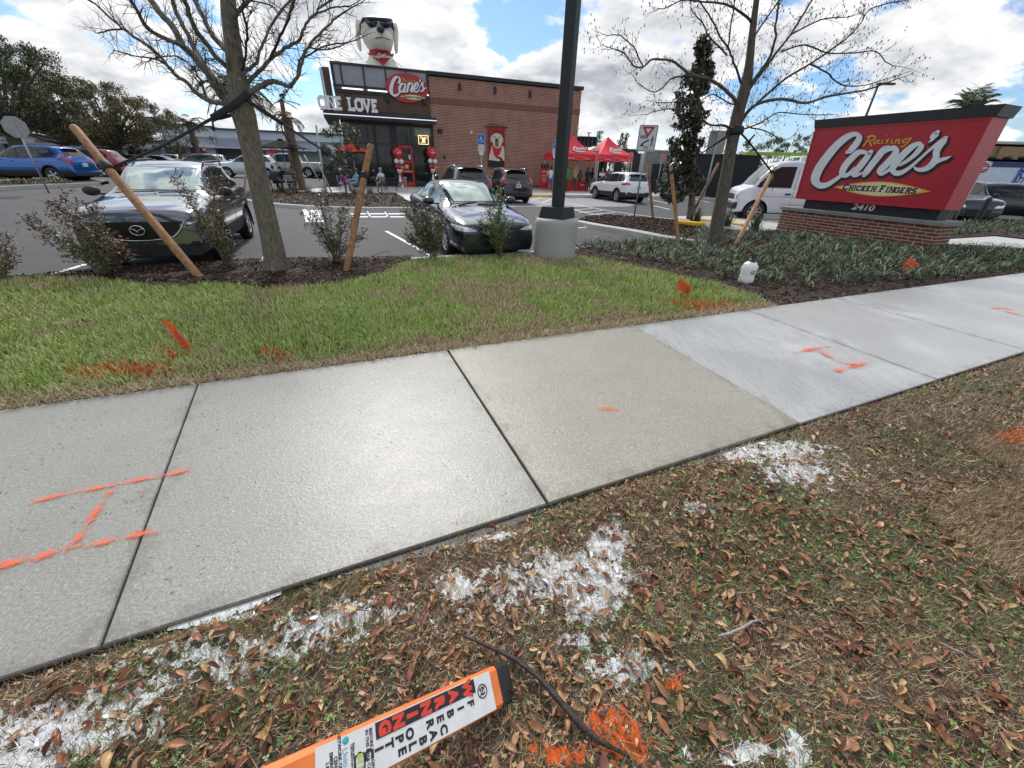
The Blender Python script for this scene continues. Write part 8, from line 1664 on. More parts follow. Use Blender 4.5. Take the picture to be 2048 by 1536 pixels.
# ------------------------------------------------------------------ tents
tentm = M('tent_red', (.74, .02, .045), .6, var=.08, vs=2); legm = M('tent_leg', (.62, .62, .62), .4, .5)
bdir = Vector((-wdir.y, wdir.x, 0))
def tent(C0, label):
    C0 = Vector(C0); rz = atan2(wdir.y, wdir.x); root = thing('canopy_tent', label, 'tent', C0, rz); A, Hv, Hb, Hp = 3.25, 2.68, 2.22, 4.0
    n = 6; mb = MB(); pk = (A/2, A/2, Hp); E_ = [(0, 0), (A, 0), (A, A), (0, A)]
    for i in range(4):
        a, b = E_[i], E_[(i+1) % 4]; V = []; k = 8
        for r in range(7):
            t = r/6
            for s in range(k+1):
                q = Vector((a[0]+(b[0]-a[0])*s/k, a[1]+(b[1]-a[1])*s/k, Hv)); p = q.lerp(Vector(pk), t); p.z -= .16*sin(pi*t)*(1)-.0; V.append(p)
        mb.add(V, [(r*(k+1)+s, r*(k+1)+s+1, (r+1)*(k+1)+s+1, (r+1)*(k+1)+s) for r in range(6) for s in range(k)], 0, True)
    mb.build('roof', tentm, root); mb = MB()
    for i in range(4):
        a, b = E_[i], E_[(i+1) % 4]; k = 12; V = []
        for s in range(k+1): x, y = a[0]+(b[0]-a[0])*s/k, a[1]+(b[1]-a[1])*s/k; w = .02*sin(s*2.3); V += [(x, y, Hv+.005), (x+w, y+w, Hb+.03*sin(pi*s/k))]
        mb.add(V, [(2*s, 2*s+1, 2*s+3, 2*s+2) for s in range(k)])
    mb.build('valance', tentm, root)
    for x, y in E_: mb = MB(); mb.box((x+(.04 if x == 0 else -.04), y+(.04 if y == 0 else -.04), Hv/2), (.045, .045, Hv)); mb.box((x+(.04 if x == 0 else -.04), y+(.04 if y == 0 else -.04), .01), (.12, .12, .02)); mb.build('leg', legm, root)
    mb = MB()
    for i in range(4):
        a, b = Vector((*E_[i], 0)), Vector((*E_[(i+1) % 4], 0)); 
        for t0, t1, z0, z1 in ((.02, .5, 2.25, 1.95), (.02, .5, 1.95, 2.25), (.5, .98, 2.25, 1.95), (.5, .98, 1.95, 2.25)): mb.tube([a.lerp(b, t0)+Vector((0, 0, z0+.25)), a.lerp(b, t1)+Vector((0, 0, z1+.25))], .012, 4)
    mb.build('truss', legm, root)
    # printed wordmark on the two visible roof faces
    def on_face(ax_, up_, org, w):
        s = w/LWID; M4 = Matrix((ax_, up_, ax_.cross(up_))).transposed().to_4x4(); M4.translation = org
        q = ax_.cross(up_)
        mb = logo_mesh(CANES, .12, .01, -.01, 0, .004, s, s, OX, OZ); o = mb.build('print_halo', swhite, root); o.matrix_local = M4 @ Matrix.Translation((0, 0, .0))
        mb = logo_mesh(CANES, -.02, 0, 0, .004, .008, s, s, OX, OZ); o = mb.build('print_script', M('print_violet', (.20, .12, .30), .6, var=0), root); o.matrix_local = M4
        mb = logo_mesh(CANES, -.09, -.02, .02, .008, .012, s, s, OX, OZ); o = mb.build('print_script', swhite, root); o.matrix_local = M4
        mb = MB(); mb.prism([(cos(t)*w*.36+w*.06, sin(t)*w*.055-w*.235) for t in np.linspace(0, 2*pi, 17)[:-1]], .002, .006); o = mb.build('print_lens', M('print_cream', (.7, .62, .4), .6, var=0), root); o.matrix_local = M4
    up1 = (Vector(pk)-Vector((A/2, 0, Hv))).normalized(); on_face(Vector((1, 0, 0)), up1, Vector((A/2+.1, 0, Hv)).lerp(Vector(pk), .30)+Vector((0, -.09, -.06)), 1.25)
    up2 = (Vector(pk)-Vector((0, A/2, Hv))).normalized(); on_face(Vector((0, -1, 0)), up2, Vector((0, A/2, Hv)).lerp(Vector(pk), .30)+Vector((-.09, 0, -.06)), 1.25)
    return root
t2 = at(1194.5, 340, 35.6); tent((t2.x, t2.y, 0), 'red pop-up tent on the right with white script print, beside the white crossover'); t1 = at(1121, 340, 35.2); tent((t1.x, t1.y, 0), 'red pop-up tent on the left, partly behind the black light pole')
# ------------------------------------------------------------------ people
skinm = [M('skin_light', (.48, .27, .19), .55, var=.05), M('skin_tan', (.30, .15, .09), .55, var=.05), M('skin_dark', (.11, .055, .035), .55, var=.05)]
hairm = [M('hair_dark', (.018, .013, .011), .6), M('hair_grey', (.30, .28, .26), .7), M('hair_blond', (.36, .24, .11), .6), M('hair_brown', (.08, .045, .025), .6)]
def cloth(n, c): return M('cloth_'+n, c, .8, var=.12, vs=9)
camo = (lambda: (lambda t: (t[3](mix(t[1], mapr(t[1], tex(t[1], 14, 3), .45, .55), (.42, .34, .20), (.14, .12, .07)), t[2].inputs['Base Color']), t[0])[1])(nodes_of('cloth_camo')))()
SEGS = [('pelvis', 'spine', 'shirt'), ('spine', 'chest', 'shirt'), ('chest', 'neck', 'shirt'), ('neck', 'head', 'skin'), ('head', 'crown', 'skin')]
def person(label, loc, yaw, shirt, trousers, skin=0, hair=0, sit=False, shorts=False, sleeves='short', H_=1.72, armf=.35, bend=0.0, step=.0, cap=None, shoe=None, build=1.0):
    k = H_/1.72; J = {}; R_ = {}
    z0 = .50 if sit else .93; f = bend
    def P(n, x, y, z, r, r2=None): J[n] = Vector((x, y, z))*k; R_[n] = (r*k*build if n in ('pelvis', 'spine', 'chest') else r*k, (r2 or r)*k)
    up = lambda h: (sin(f)*h, cos(f)*h)
    P('pelvis', 0, 0, z0, .145, .11)
    for n, h, r, r2 in (('spine', .20, .130, .10), ('chest', .40, .150, .105), ('neck', .555, .055, .05), ('head', .66, .075, .085), ('crown', .765, .068, .078)): y, z = up(h); P(n, 0, y, z0+z, r, r2)
    for s, t in ((-1, 'l'), (1, 'r')):
        y, z = up(.47); P('sh'+t, s*.175, y, z0+z, .060); P('el'+t, s*.225, y+armf*.25, z0+z-.27, .043); P('wr'+t, s*.19, y+armf*.25+.06+armf*.5, z0+z-.46+armf*.25, .031); P('ha'+t, s*.175, y+armf*.25+.10+armf*.62, z0+z-.53+armf*.30, .030, .018)
        if sit: P('hp'+t, s*.10, .04, z0-.01, .095); P('kn'+t, s*.13, .43, z0+.03, .065); P('an'+t, s*.13, .40+step*s, .09, .042); P('to'+t, s*.14, .55+step*s, .035, .035)
        else: P('hp'+t, s*.10, 0, z0-.06, .095); P('kn'+t, s*.115, .03+step*s, .50, .064); P('an'+t, s*.12, -.01+step*s*1.3, .09, .042); P('to'+t, s*.135, .15+step*s*1.3, .032, .035)
    names = list(J); E_ = [('pelvis', 'spine'), ('spine', 'chest'), ('chest', 'neck'), ('neck', 'head'), ('head', 'crown')]
    for t in 'lr': E_ += [('chest', 'sh'+t), ('sh'+t, 'el'+t), ('el'+t, 'wr'+t), ('wr'+t, 'ha'+t), ('pelvis', 'hp'+t), ('hp'+t, 'kn'+t), ('kn'+t, 'an'+t), ('an'+t, 'to'+t)]
    me = bpy.data.meshes.new('person'); me.from_pydata([tuple(J[n]) for n in names], [(names.index(a), names.index(b)) for a, b in E_], []); o = bpy.data.objects.new('tmp', me); COL.objects.link(o)
    md = o.modifiers.new('s', 'SKIN'); md.use_smooth_shade = True; sv = me.skin_vertices[0].data
    for i, n in enumerate(names): sv[i].radius = R_[n]; sv[i].use_root = (n == 'pelvis')
    sb = o.modifiers.new('b', 'SUBSURF'); sb.levels = 1; sb.render_levels = 1
    dg = bpy.context.evaluated_depsgraph_get(); m2 = bpy.data.meshes.new_from_object(o.evaluated_get(dg)); bpy.data.objects.remove(o)
    m2.materials.clear(); mats = [shirt, trousers, skinm[skin], shoe or M('shoe_dark', (.03, .03, .03), .6)]
    for x in mats: m2.materials.append(x)
    segs = []
    for a, b in E_:
        c = 0
        if a in ('neck', 'head'): c = 2
        elif a[:2] in ('sh',): c = 0 
        elif a[:2] == 'el': c = 0 if sleeves == 'long' else 2
        elif a[:2] == 'wr': c = 2
        elif a == 'pelvis' and b != 'spine' or a[:2] == 'hp': c = 1
        elif a[:2] == 'kn': c = 2 if shorts else 1
        elif a[:2] == 'an': c = 3
        segs.append((J[a], J[b], c))
    for p in m2.polygons:
        c = p.center; best = 9e9
        for a, b, m_ in segs:
            ab = b-a; t = max(0, min(1, (c-a).dot(ab)/ab.length_squared)); d = (c-(a+ab*t)).length
            if d < best: best = d; bi = m_
        p.material_index = bi; p.use_smooth = True
    m2.name = 'person'; root = obj('person', m2, None, loc, (0, 0, yaw)); tag(root, label, 'person')
    hd = J['head'].lerp(J['crown'], .62); mb = MB(); mb.ell(tuple(hd+Vector((0, -.022, .018))*k), (.088*k, .10*k, .105*k), 12, 8)
    if hair == 0 and not cap: mb.ell(tuple(hd+Vector((0, -.05, -.07))*k), (.075*k, .05*k, .10*k), 8, 6)
    mb.build('hair', cap or hairm[hair], root)
    mb = MB(); mb.ell(tuple(hd+Vector((0, .085, -.035))*k), (.012*k, .016*k, .02*k), 6, 4); mb.ell(tuple(hd+Vector((.082, 0, -.03))*k), (.012*k, .02*k, .03*k), 6, 4); mb.ell(tuple(hd+Vector((-.082, 0, -.03))*k), (.012*k, .02*k, .03*k), 6, 4); mb.build('face', skinm[skin], root)
    if cap: mb = MB(); mb.ell(tuple(hd+Vector((0, .09, .03))*k), (.07*k, .07*k, .012*k), 10, 4); mb.build('cap_brim', cap, root)
    return root
def tow(u, v, z=0.0): return gp(u, v, z)
wy = WRZ   # facing the wall = +Y local -> yaw WRZ
whiteC, greenC, navyC, denimC = cloth('white', (.62, .63, .64)), cloth('green', (.02, .26, .08)), cloth('navy', (.012, .016, .035)), cloth('denim', (.07, .13, .28)); oliveC, blackC, purpleC, skyC, khakiC, greyC = cloth('olive', (.06, .055, .035)), cloth('black', (.012, .012, .014)), cloth('purple', (.30, .03, .28)), cloth('sky', (.35, .50, .62)), cloth('khaki', (.26, .22, .15)), cloth('grey', (.22, .23, .24)); wsho = M('shoe_white', (.6, .6, .6), .6)
person('person in a white top and denim shorts seen from behind at the left tent', tow(1099, 383), wy, whiteC, denimC, 1, 0, shorts=True, step=.08, H_=1.74, armf=.5, shoe=wsho)
person('person in a green shirt standing just right of the black light pole', tow(1131, 384), wy-.2, greenC, oliveC, 1, 3, step=.05, H_=1.78, armf=.4)
person('person in a camouflage shirt and olive trousers with white shoes', tow(1147, 383), wy+.1, camo, oliveC, 0, 2, H_=1.80, armf=.6, shoe=wsho, build=1.15, step=.03)
person('smaller person in brown and black bending over the red table', tow(1157, 381), wy-.5, cloth('brown', (.20, .11, .06)), blackC, 1, 0, shorts=True, H_=1.55, bend=.35, armf=.7)
person('person dressed in dark navy with arms forward left of the white crossover', tow(1172, 383), wy-.7, navyC, navyC, 1, 0, sleeves='long', H_=1.74, armf=.8, build=1.12)
person('person in grey trousers mostly hidden behind the navy-clad person', tow(1181, 381), wy-.9, navyC, greyC, 1, 0, sleeves='long', H_=1.68, armf=.5)
pc_ = person('person with a grey cap carrying a white box under the right tent', tow(1201, 377.5), wy+2.6, greyC, blackC, 0, 3, H_=1.72, armf=1.0, cap=greyC)
q = tow(1201, 377.5); mb = MB(); mb.bbox((0, 0, 0), (.5, .3, .18), .01); o = mb.build('white_box', whitem, None, (q.x-.1, q.y-.5, 1.22)); tag(o, 'small white box held by the person with a grey cap', 'box')
person('person with a red cap standing far behind the white crossover', tow(1288, 377), wy+.4, greyC, blackC, 1, 0, H_=1.72, cap=M('cap_red', (.5, .02, .02), .7))
person('person in a maroon top far back under the right tent', tow(1212, 376), wy+1.2, cloth('maroon', (.18, .02, .04)), blackC, 1, 0, H_=1.65, armf=.6)
# red tables, boards and bins at the tents
tr = M('table_cover_red', (.50, .012, .02), .6, var=.1)
def tabl(u, v, w, d, h, label, txt=None):
    b = tow(u, v); root = thing('draped_table', label, 'table', b, WRZ); mb = MB(); mb.bbox((0, 0, h/2), (w, d, h), .02); mb.build('table_cover', tr, root)
    if txt: obj('lettering', text_mesh(txt, .16, swhite, .002, .003), root, (0, -d/2-.01, h*.6), (pi/2, 0, 0))
    return root
tabl(1119, 381, 1.8, .7, .76, 'table with red cover behind the light pole'); tabl(1140, 381.5, .8, .7, .74, 'narrow table with red cover between the green and camouflage shirts'); tabl(1160, 381, 1.1, .6, .74, 'table with red cover carrying small white script by the navy-clad person', 'Cane\'s')
b = tow(1087, 380); root = thing('menu_board', 'red upright board with white print at the left tent leg', 'sign board', b, WRZ); mb = MB(); mb.bbox((0, 0, .85), (.75, .1, 1.5), .02); mb.build('board', tr, root); obj('lettering', text_mesh('RAISING', .14, swhite, .002, .002), root, (0, -.06, 1.35), (pi/2, 0, 0)); mb = MB()
for i in range(4): mb.box((0, -.055, 1.1-i*.16), (.45-.07*(i % 2), .008, .03))
mb.build('small_print', swhite, root)
for i in range(3): mb = MB(); mb.lathe([(.09, 0), (.10, .25), (.05, .33), (0, .34)], 10); o = mb.build('drink_jug', blackm, None, (b.x+wdir.x*(-.25+i*.25), b.y+wdir.y*(-.25+i*.25), 1.60)); tag(o, '%s black jug on top of the red board at the left tent' % ('leftmost', 'middle', 'rightmost')[i], 'jug')
# ------------------------------------------------------------------ chairs, tables, umbrellas on the patio
def chair(loc, yaw, mat, label):
    r = thing('patio_chair', label, 'chair', loc, yaw, 'metal patio chairs'); mb = MB(); mb.bbox((0, 0, .45), (.44, .42, .025), .01); mb.build('seat', mat, r)
    mb = MB()
    for z in (.60, .68, .76, .84): mb.box((0, -.22, z), (.42, .02, .05))
    for s in (-1, 1): mb.tube([(s*.21, -.2, .45), (s*.21, -.235, .88)], .013, 6)
    mb.build('backrest', mat, r)
    for sx_ in (-1, 1):
        for sy_ in (-1, 1): mb = MB(); mb.tube([(sx_*.19, sy_*.18, .45), (sx_*.22, sy_*.23, 0)], .013, 6); mb.build('leg', mat, r)
    return r
def table(loc, label, mat, w=.75):
    r = thing('patio_table', label, 'table', loc, WRZ); mb = MB(); mb.bbox((0, 0, .735), (w, w, .03), .01); mb.build('tabletop', mat, r)
    for sx_ in (-1, 1):
        for sy_ in (-1, 1): mb = MB(); mb.tube([(sx_*w*.42, sy_*w*.42, .72), (sx_*w*.45, sy_*w*.45, 0)], .016, 6); mb.build('leg', mat, r)
    return r
chd = M('chair_dark', (.015, .018, .026), .5); chg = M('chair_grey', (.32, .33, .34), .45, .3)
def umbrella(u, va, vt, Y, w, mat, label, z0=0.0, under=None):
    a = at(u, va, Y); t = at(u, vt, Y); base = Vector((a.x, Y, z0)); r = thing('patio_umbrella', label, 'umbrella', base); A = Vector((0, 0, a.z-z0)); h = t.z-z0; n = 8; mb = MB(); V = [A]
    ring_ = [Vector((cos(2*pi*(i+.5)/n)*w/2, sin(2*pi*(i+.5)/n)*w/2, h)) for i in range(n)]
    for i in range(n):
        p0, p1 = ring_[i], ring_[(i+1) % n]; G_ = []; k = 5
        for rr in range(k+1):
            f = rr/k
            for s in range(5): q = A.lerp(p0.lerp(p1, s/4), f); q.z -= .02*sin(pi*f)*(.4+.6*sin(pi*s/4)); q = q if rr < k else q+Vector((0, 0, .04*sin(pi*s/4))); G_.append(q)
        mb.add(G_, [(rr*5+s, (rr+1)*5+s, (rr+1)*5+s+1, rr*5+s+1) for rr in range(k) for s in range(4)], 0, True)
    mb.build('canopy', mat, r); mb = MB(); mb.ell((0, 0, A.z+.0), (.16, .16, .05), 10, 5); mb.build('vent_cap', mat, r)
    mb = MB(); mb.tube([(0, 0, 0), (0, 0, A.z)], .028, 8); mb.build('pole', chg, r); mb = MB(); mb.lathe([(.3, 0), (.3, .06), (.05, .09)], 16); mb.build('base', chd, r)
    for p in ring_: mb = MB(); mb.tube([A-Vector((0, 0, .06)), p-Vector((0, 0, .02))], .012, 4); mb.build('rib', chg, r)
    return base
ub = umbrella(560, 279, 297, 27.5, 3.2, M('umbrella_grey', (.03, .03, .033), .9, var=.08, spec=.05), 'dark grey patio umbrella behind the leaning tree trunk'); rb = umbrella(702, 286, 304, 32.5, 3.0, M('umbrella_red', (.62, .03, .03), .75, var=.06), 'red patio umbrella behind the small patio tree')
table(ub+Vector((0.1, .3, 0)), 'dark patio table under the grey umbrella', chd, 1.0); table(rb+Vector((0.1, -.1, 0)), 'dark patio table between the purple and pale blue clothed people', chd)
tb_ = tow(783, 381.5); table(tb_, 'dark patio table right of the person in the white shirt', chd)
def seated(u, v, yaw, label, chairlab, shirt, trs, cm=None, **k):
    b = tow(u, v); chair(b, yaw, cm or chd, chairlab); b2 = b+Vector((-sin(yaw)*.02, cos(yaw)*.02, -.02)); return person(label, b2, yaw, shirt, trs, sit=True, **k)
yF = .15
seated(556, 383, yF, 'person in a navy shirt seated with back to the camera under the grey umbrella', 'dark chair holding the person in navy', cloth('blue', (.03, .05, .10)), blackC, hair=3, H_=1.78, build=1.15)
seated(584, 383.5, yF+.1, 'person in an olive shirt seated in a grey chair under the grey umbrella', 'grey metal chair holding the person in olive', oliveC, blackC, chg, hair=1, H_=1.76)
seated(569, 379, yF+3.1, 'person in black seated on the far side of the umbrella table', 'dark chair on the far side of the umbrella table, left', blackC, blackC, hair=0, H_=1.68); seated(592, 378, yF+2.9, 'person in grey seated at the far right of the umbrella table', 'dark chair on the far side of the umbrella table, right', greyC, blackC, hair=3, H_=1.72)
seated(687, 382, -1.35, 'person in purple clothes and a white cap seated in profile', 'pale chair under the person in purple', purpleC, purpleC, chg, sleeves='long', cap=whitem, H_=1.66, armf=.8)
seated(718, 383, 1.35, 'person in pale blue clothes seated partly behind the brown stake', 'dark chair under the person in pale blue', skyC, cloth('pale_jean', (.30, .45, .60)), hair=1, H_=1.68, armf=.7)
seated(767, 384, .75, 'person in a white shirt and shorts seated with back turned before the storefront', 'dark chair under the person in the white shirt', whiteC, khakiC, shorts=True, hair=1, H_=1.80, armf=.5, bend=.12)
seated(752, 373.5, 2.4, 'person in dark clothes and cap seated close to the storefront glass', 'dark chair against the storefront', navyC, blackC, cap=navyC, H_=1.72)
chair(tow(806, 383), 1.35, chg, 'empty grey metal chair right of the dark table by the red door')
for (x, y, w, d, h, lab) in ((668, 373, .9, .5, .95, 'dark service counter behind the patio tree'),): b = tow(x, y); mb = MB(); mb.bbox((0, 0, h/2), (w, d, h), .02); tag(mb.build('service_counter', chd, None, b), lab, 'counter')
# thin pipe and pale braces of the patio trees
def rod(u0, v0, u1, v1, Y, r, mat, label, name='tree_brace', grp='braces of the patio palms'):
    a, b = gp(u0, v0) if Y is None else at(u0, v0, Y), None; b = at(u1, v1, a.y); rt = thing(name, label, 'brace', a, 0, grp); mb = MB(); mb.tube([(0, 0, -.05), b-a], r, 7); mb.build('pole', mat, rt)
pale = M('pale_brace_wood', (.42, .30, .22), .8, var=.2)
rod(655, 411, 632, 250, None, .035, galv, 'thin grey metal pipe standing in the island mulch', 'metal_pipe', None)
rod(487, 398, 492, 320, None, .045, pale, 'pale brace at the left tip of the patio island'); rod(548, 383, 526, 335, None, .045, pale, 'pale brace left of the navy chair'); rod(667, 392, 636, 325, None, .04, pale, 'pale brace leaning left by the patio tree'); rod(642, 366, 608, 310, None, .05, M('white_brace', (.6, .58, .55), .7), 'white brace right of the palm trunk'); rod(580, 352, 592, 308, None, .05, M('white_brace', (.6, .58, .55), .7), 'white brace left of the palm trunk')
# ------------------------------------------------------------------ balloon columns
br = M('balloon_red', (.55, .008, .012), .16, var=0, coat=.6); bw = M('balloon_white', (.75, .74, .78), .18, var=0, coat=.5); by = M('balloon_gold', (.72, .44, .08), .2, .2, var=0, coat=.5)
def balloons(u, dz, label):
    n = Vector((sin(WRZ), -cos(WRZ), 0)); c = onplane(u, 306, WA+n*1.0, WE+n*1.0); s = .0362; root = thing('balloon_column', label, 'balloons', (c.x, c.y, 0), WRZ); z0 = c.z
    def b(dx, dy, r, m_, sq=1.0, y=0): mb = MB(); mb.ell((dx*s, y, z0-dy*s*1.12), (r*s, r*s, r*s*sq), 16, 10); mb.build('balloon', m_, root)
    b(0, 0, 11, br, 1.08); b(-4.5, 13.5, 4.9, bw, y=-.1); b(6, 14, 4.9, bw, y=-.1); b(1, 14, 4.9, bw, y=.15); b(-4, 22.5, 4.2, br, y=-.1); b(2.2, 23, 4.2, br, y=-.15); b(6, 22.5, 4, br, y=.05); b(6.5, 24.5, 2.4, by, y=-.3); b(-2, 29, 3, bw, y=-.1); b(3.4, 29, 3, bw, y=-.1); b(.5, 32.5, 3, by, y=-.05); b(-1.6, 33, 2.2, by)
    mb = MB(); mb.lathe([(.035, z0-36*s*1.12), (.09, z0-42*s*1.12), (.14, z0-49*s*1.12)], 10); mb.build('tulle', bw, root); mb = MB(); mb.tube([(0, 0, 0), (0, 0, z0)], .012, 5); mb.build('stick', chg, root)
    b(-3, 56, 3.4, br, y=-.1); b(3, 57, 3.6, bw, y=-.15); b(0, 61.5, 4.8 if dz else 4.5, bw, .9, y=-.1); b(-4.5, 63, 3, by)
    x0 = MB(); put_logo(root, Matrix.Translation((.08, -.415, z0)) @ FR, .34, ellipse=False, raising=False, tag_=False, dep=.01)
balloons(795, 1, 'red, white and gold balloon column left of the red door'); balloons(863, 0, 'red, white and gold balloon column right of the red door')
# ------------------------------------------------------------------ banner with a pale dog
def banner():
    x0, zt = wl(976, 253.5, .12); x1, _ = wl(1009.5, 256, .12); _, zb_ = wl(992, 335, .12); root = thing('wall_banner', 'tall red wall banner printed with a pale dog wearing a red neckerchief', 'banner', W0, WRZ); w = x1-x0; h = zt-zb_
    nx, nz = 10, 24; V = [(x0+w*i/nx, -.13-.012*sin(i*1.3)-.01*sin(j*.6), zb_+h*j/nz) for j in range(nz+1) for i in range(nx+1)]; obj('cloth', fastmesh('cloth', V, [(j*(nx+1)+i, j*(nx+1)+i+1, (j+1)*(nx+1)+i+1, (j+1)*(nx+1)+i) for j in range(nz) for i in range(nx)], M('banner_red', (.26, .014, .018), .75, var=.15, vs=3), True), root)
    Pm = lambda zx, zy: (x0+(zx-990)/(1275-990)*w, zt-(zy-205)/(890-205)*h)   # picture zoom units
    def pr(pts, mat, y, name='print'): mb = MB(); mb.prism([Pm(*p) for p in pts], 0, .004); o = mb.build(name, mat, root); o.matrix_local = Matrix.Translation((0, -.150-y*.006, 0)) @ FR
    cream = M('print_dog_cream', (.60, .54, .46), .8, var=.12, vs=6); creamd = M('print_dog_shade', (.46, .36, .28), .8, var=.1); bk = M('print_black', (.02, .018, .018), .8); sc = M('print_scarf_red', (.52, .03, .035), .8, var=.12, vs=5)
    sm = lambda P: [tuple(p) for p in cr([tuple(q) for q in P+[P[0]]], 4)[:-1]]
    pr([(992, 765), (1272, 775), (1272, 888), (992, 888)], bk, 0); pr(sm([(1000, 760), (1010, 680), (1045, 560), (1070, 500), (1230, 505), (1265, 560), (1272, 680), (1270, 770), (1200, 700), (1120, 720), (1190, 740), (1185, 775), (1100, 770)]), cream, 1)
    pr(sm([(1060, 330), (1030, 370), (1025, 430), (1055, 465), (1080, 420), (1085, 350)]), creamd, 2); pr(sm([(1215, 330), (1245, 380), (1250, 440), (1225, 465), (1205, 420), (1200, 350)]), creamd, 2)
    pr(sm([(1075, 320), (1140, 303), (1205, 325), (1225, 390), (1220, 470), (1195, 530), (1150, 555), (1110, 535), (1075, 480), (1055, 400)]), cream, 3)
    pr(sm([(1105, 400), (1130, 388), (1160, 400), (1168, 450), (1165, 520), (1145, 532), (1110, 510), (1105, 450)]), M('print_muzzle', (.16, .12, .10), .8), 4); pr(sm([(1112, 398), (1132, 390), (1150, 398), (1152, 425), (1133, 440), (1115, 425)]), bk, 5)
    for x in (1098, 1172): pr(sm([(x-14, 368), (x, 358), (x+14, 368), (x, 382)]), bk, 5)
    pr([(1062, 490), (1110, 545), (1150, 560), (1195, 540), (1228, 495), (1222, 560), (1190, 650), (1145, 715), (1095, 690), (1065, 590)], sc, 4)
    for s, zy in (('WELCOME', 235), ('HOME', 300)):
        if s == 'WELCOME': obj('lettering', text_mesh(s, .24, M('print_dim_red', (.40, .05, .04), .8), .001, .002, sx=.9), root, (x0+w/2, -.155, Pm(0, zy)[1]), (pi/2, 0, 0))
    mb = MB(); mb.tube([(x0-.15, -.16, zt+.03), (x1+.15, -.16, zt+.03)], .03, 8); mb.ell((x0-.18, -.16, zt+.03), (.07, .07, .07), 8, 6); mb.ell((x1+.18, -.16, zt+.03), (.07, .07, .07), 8, 6); mb.tube([(x0+.15, 0, zt+.2), (x1, -.1, zt+.16)], .02, 5); mb.build('rod', blackm, root)
banner()
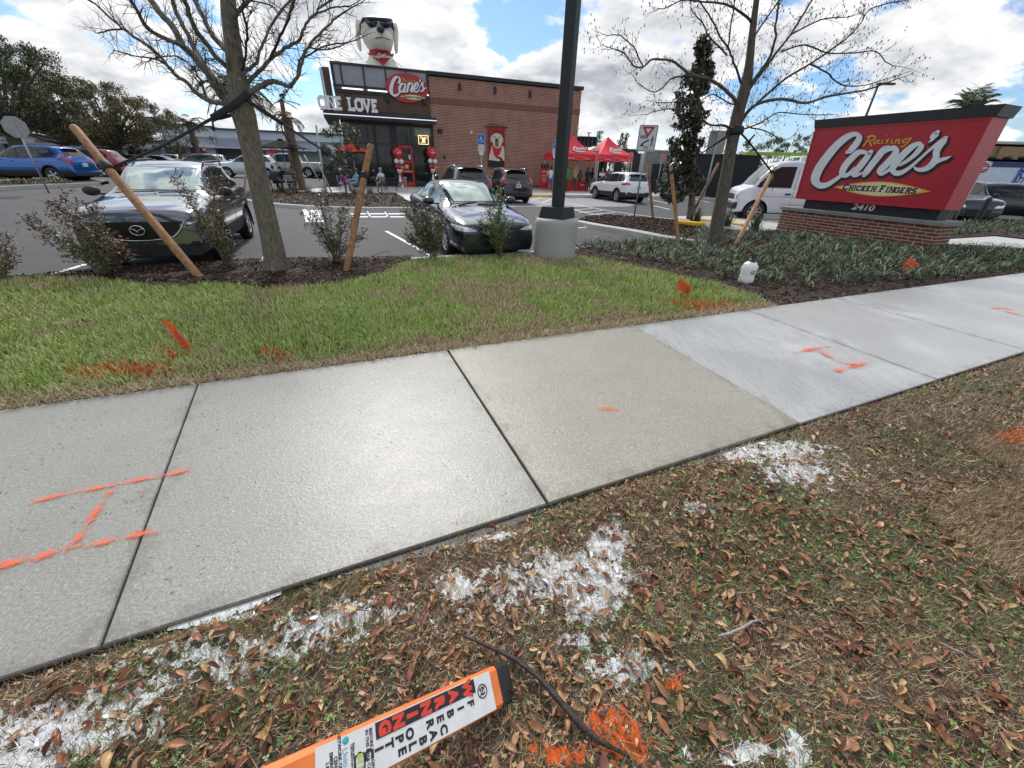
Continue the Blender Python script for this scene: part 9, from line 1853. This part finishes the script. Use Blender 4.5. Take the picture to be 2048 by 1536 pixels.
# ------------------------------------------------------------------ cream inflatable dog on the roof
def inflatable():
    Yd = 37.2; dp = lambda zx, zy, dy=0: at(700+zx/12.8, 20+zy/12.8, Yd+dy); o = dp(780, 1500); base = Vector((o.x, o.y, ZT-.25)); root = thing('inflatable_dog', 'giant cream inflatable dog with dark sunglasses and red neckerchief on the roof', 'inflatable', base); k = (dp(1000, 700)-dp(900, 700)).x/100
    kz = (dp(700, 600)-dp(700, 700)).z/100; vin = M('inflatable_cream', (.74, .71, .61), .5, var=.04, vs=.6, spec=.4); L = lambda zx, zy, dy=0: dp(zx, zy, dy)-base
    zb_ = L(800, 1500).z
    def el(mb, zx, zy, rx, ry, rz_, dy=0, R=None): mb.ell(tuple(L(zx, zy, dy)), (rx*k, ry*k, rz_*kz), 24, 16, R=R); return mb
    # one skin: chest, neck, skull, muzzle swept as a single closed form
    sec = [(1560, 470, 360, 830), (1400, 400, 330, 820), (1260, 330, 290, 800), (1150, 262, 250, 785), (1080, 250, 240, 770), (1000, 300, 290, 760), (880, 355, 340, 735), (740, 395, 370, 720), (600, 410, 380, 715), (460, 405, 375, 712), (330, 380, 345, 705), (230, 300, 270, 700), (190, 190, 170, 700), (175, 60, 60, 700)]
    n = 28; V = []
    for zy, rx, ry, cx_ in sec:
        c = L(cx_, zy)
        for j in range(n):
            a = 2*pi*j/n; V.append((c.x+cos(a)*rx*k, c.y+sin(a)*ry*k, c.z))
    mb = MB(); mb.add(V, [(i*n+(j+1) % n, i*n+j, (i+1)*n+j, (i+1)*n+(j+1) % n) for i in range(len(sec)-1) for j in range(n)]+[tuple((len(sec)-1)*n+j for j in range(n))], 0, True); mb.build('body', vin, root)
    el(MB(), 790, 740, 305, 300, 290, -.75).build('muzzle', vin, root)
    el(MB(), 785, 500, 98, 80, 82, -1.62).build('nose', M('inflatable_black', (.02, .022, .035), .3), root)
    blk_ = MATS['inflatable_black']
    mb = MB(); mb.tube([L(810, 575, -1.68), L(812, 640, -1.72), L(820, 700, -1.72)], 9*k, 6); mb.tube([L(565, 742, -1.35), L(680, 718, -1.62), L(820, 700, -1.74), L(930, 730, -1.62), L(1040, 772, -1.32)], 10*k, 6); mb.build('mouth', blk_, root)
    for s, (a, b, c_, d_) in ((-1, ((250, 250), (210, 420), (215, 760), (272, 1060))), (1, ((1110, 340), (1165, 520), (1180, 800), (1185, 1120)))):
        mb = MB(); c = cr([tuple(L(*a, .1)), tuple(L(*b, .05)), tuple(L(*c_, 0)), tuple(L(*d_, -.05))], 6); rr = list(np.interp(np.linspace(0, 1, len(c)), [0, .12, .5, .85, 1], [40*k, 78*k, 60*k, 52*k, 18*k])); mb.tube(c, rr, 14); mb.build('ear', vin, root)
    gl = M('sunglass_lens', (.012, .018, .04), .12, var=0, coat=.6)
    mb = MB(); c = cr([tuple(L(335, 232, -.85)), tuple(L(520, 222, -1.20)), tuple(L(700, 228, -1.28)), tuple(L(880, 245, -1.18)), tuple(L(1055, 270, -.85))], 5); mb.tube(c, 38*k, 8); mb.build('sunglass_frame', blk_, root)
    for pts, y in (([(385, 212), (672, 222), (692, 300), (668, 400), (612, 437), (500, 437), (412, 335)], -1.22), ([(738, 225), (1048, 262), (1046, 345), (1016, 440), (930, 476), (822, 440), (760, 330)], -1.20)):
        P = [L(a, b, y) for a, b in pts]; cn = sum(P, Vector())/len(P); mb = MB(); mb.add([tuple(p) for p in P]+[tuple(p+Vector((0, .12, 0))) for p in P]+[tuple(cn+Vector((0, -.10, 0)))], [(i, (i+1) % 7, 14) for i in range(7)]+[(i, 7+i, 7+(i+1) % 7, (i+1) % 7) for i in range(7)]); mb.build('lens', gl, root)
    mb = MB(); mb.tube([L(335, 240, -.85), L(285, 380, -.2), L(262, 520, .3), L(268, 640, .4)], 36*k, 6); mb.build('temple', blk_, root); mb = MB(); mb.tube([L(1052, 280, -.85), L(1085, 420, -.35), L(1120, 560, .1), L(1150, 715, .3)], 38*k, 6); mb.build('temple', blk_, root)
    sc = M('neckerchief_red', (.42, .012, .02), .6, var=.08, vs=2)
    sec2 = [(1065, 262, 250, 770), (1110, 268, 256, 776), (1180, 292, 275, 790), (1235, 330, 300, 800)]; V = []
    for zy, rx, ry, cx_ in sec2:
        c = L(cx_, zy)
        for j in range(n): a = 2*pi*j/n; fr = max(0, -sin(a)); V.append((c.x+cos(a)*rx*k*1.03, c.y+sin(a)*ry*k*1.05, c.z+(0 if zy < 1200 else (1-fr)*.32)))
    mb = MB(); mb.add(V, [(i*n+(j+1) % n, i*n+j, (i+1)*n+j, (i+1)*n+(j+1) % n) for i in range(3) for j in range(n)], 0, True)
    mb.add([tuple(L(545, 1200, -1.0)), tuple(L(800, 1225, -1.16)), tuple(L(1045, 1215, -1.0)), tuple(L(960, 1320, -1.2)), tuple(L(850, 1420, -1.32)), tuple(L(730, 1320, -1.2))], [(0, 5, 1), (1, 5, 3), (1, 3, 2), (5, 4, 3)]); mb.build('neckerchief', sc, root)
    put_logo(root, Matrix.Translation(L(815, 1175, -1.28)) @ FR, 255*k, raising=False, tag_=False, dep=.02)
    mb = MB(); mb.tube([L(1100, 1290, -.4), L(1350, 1465, -.6)], .015, 4); mb.tube([L(500, 1270, -.4), L(380, 1340, -.5)], .015, 4); mb.build('guy_rope', blackm, root)
inflatable()
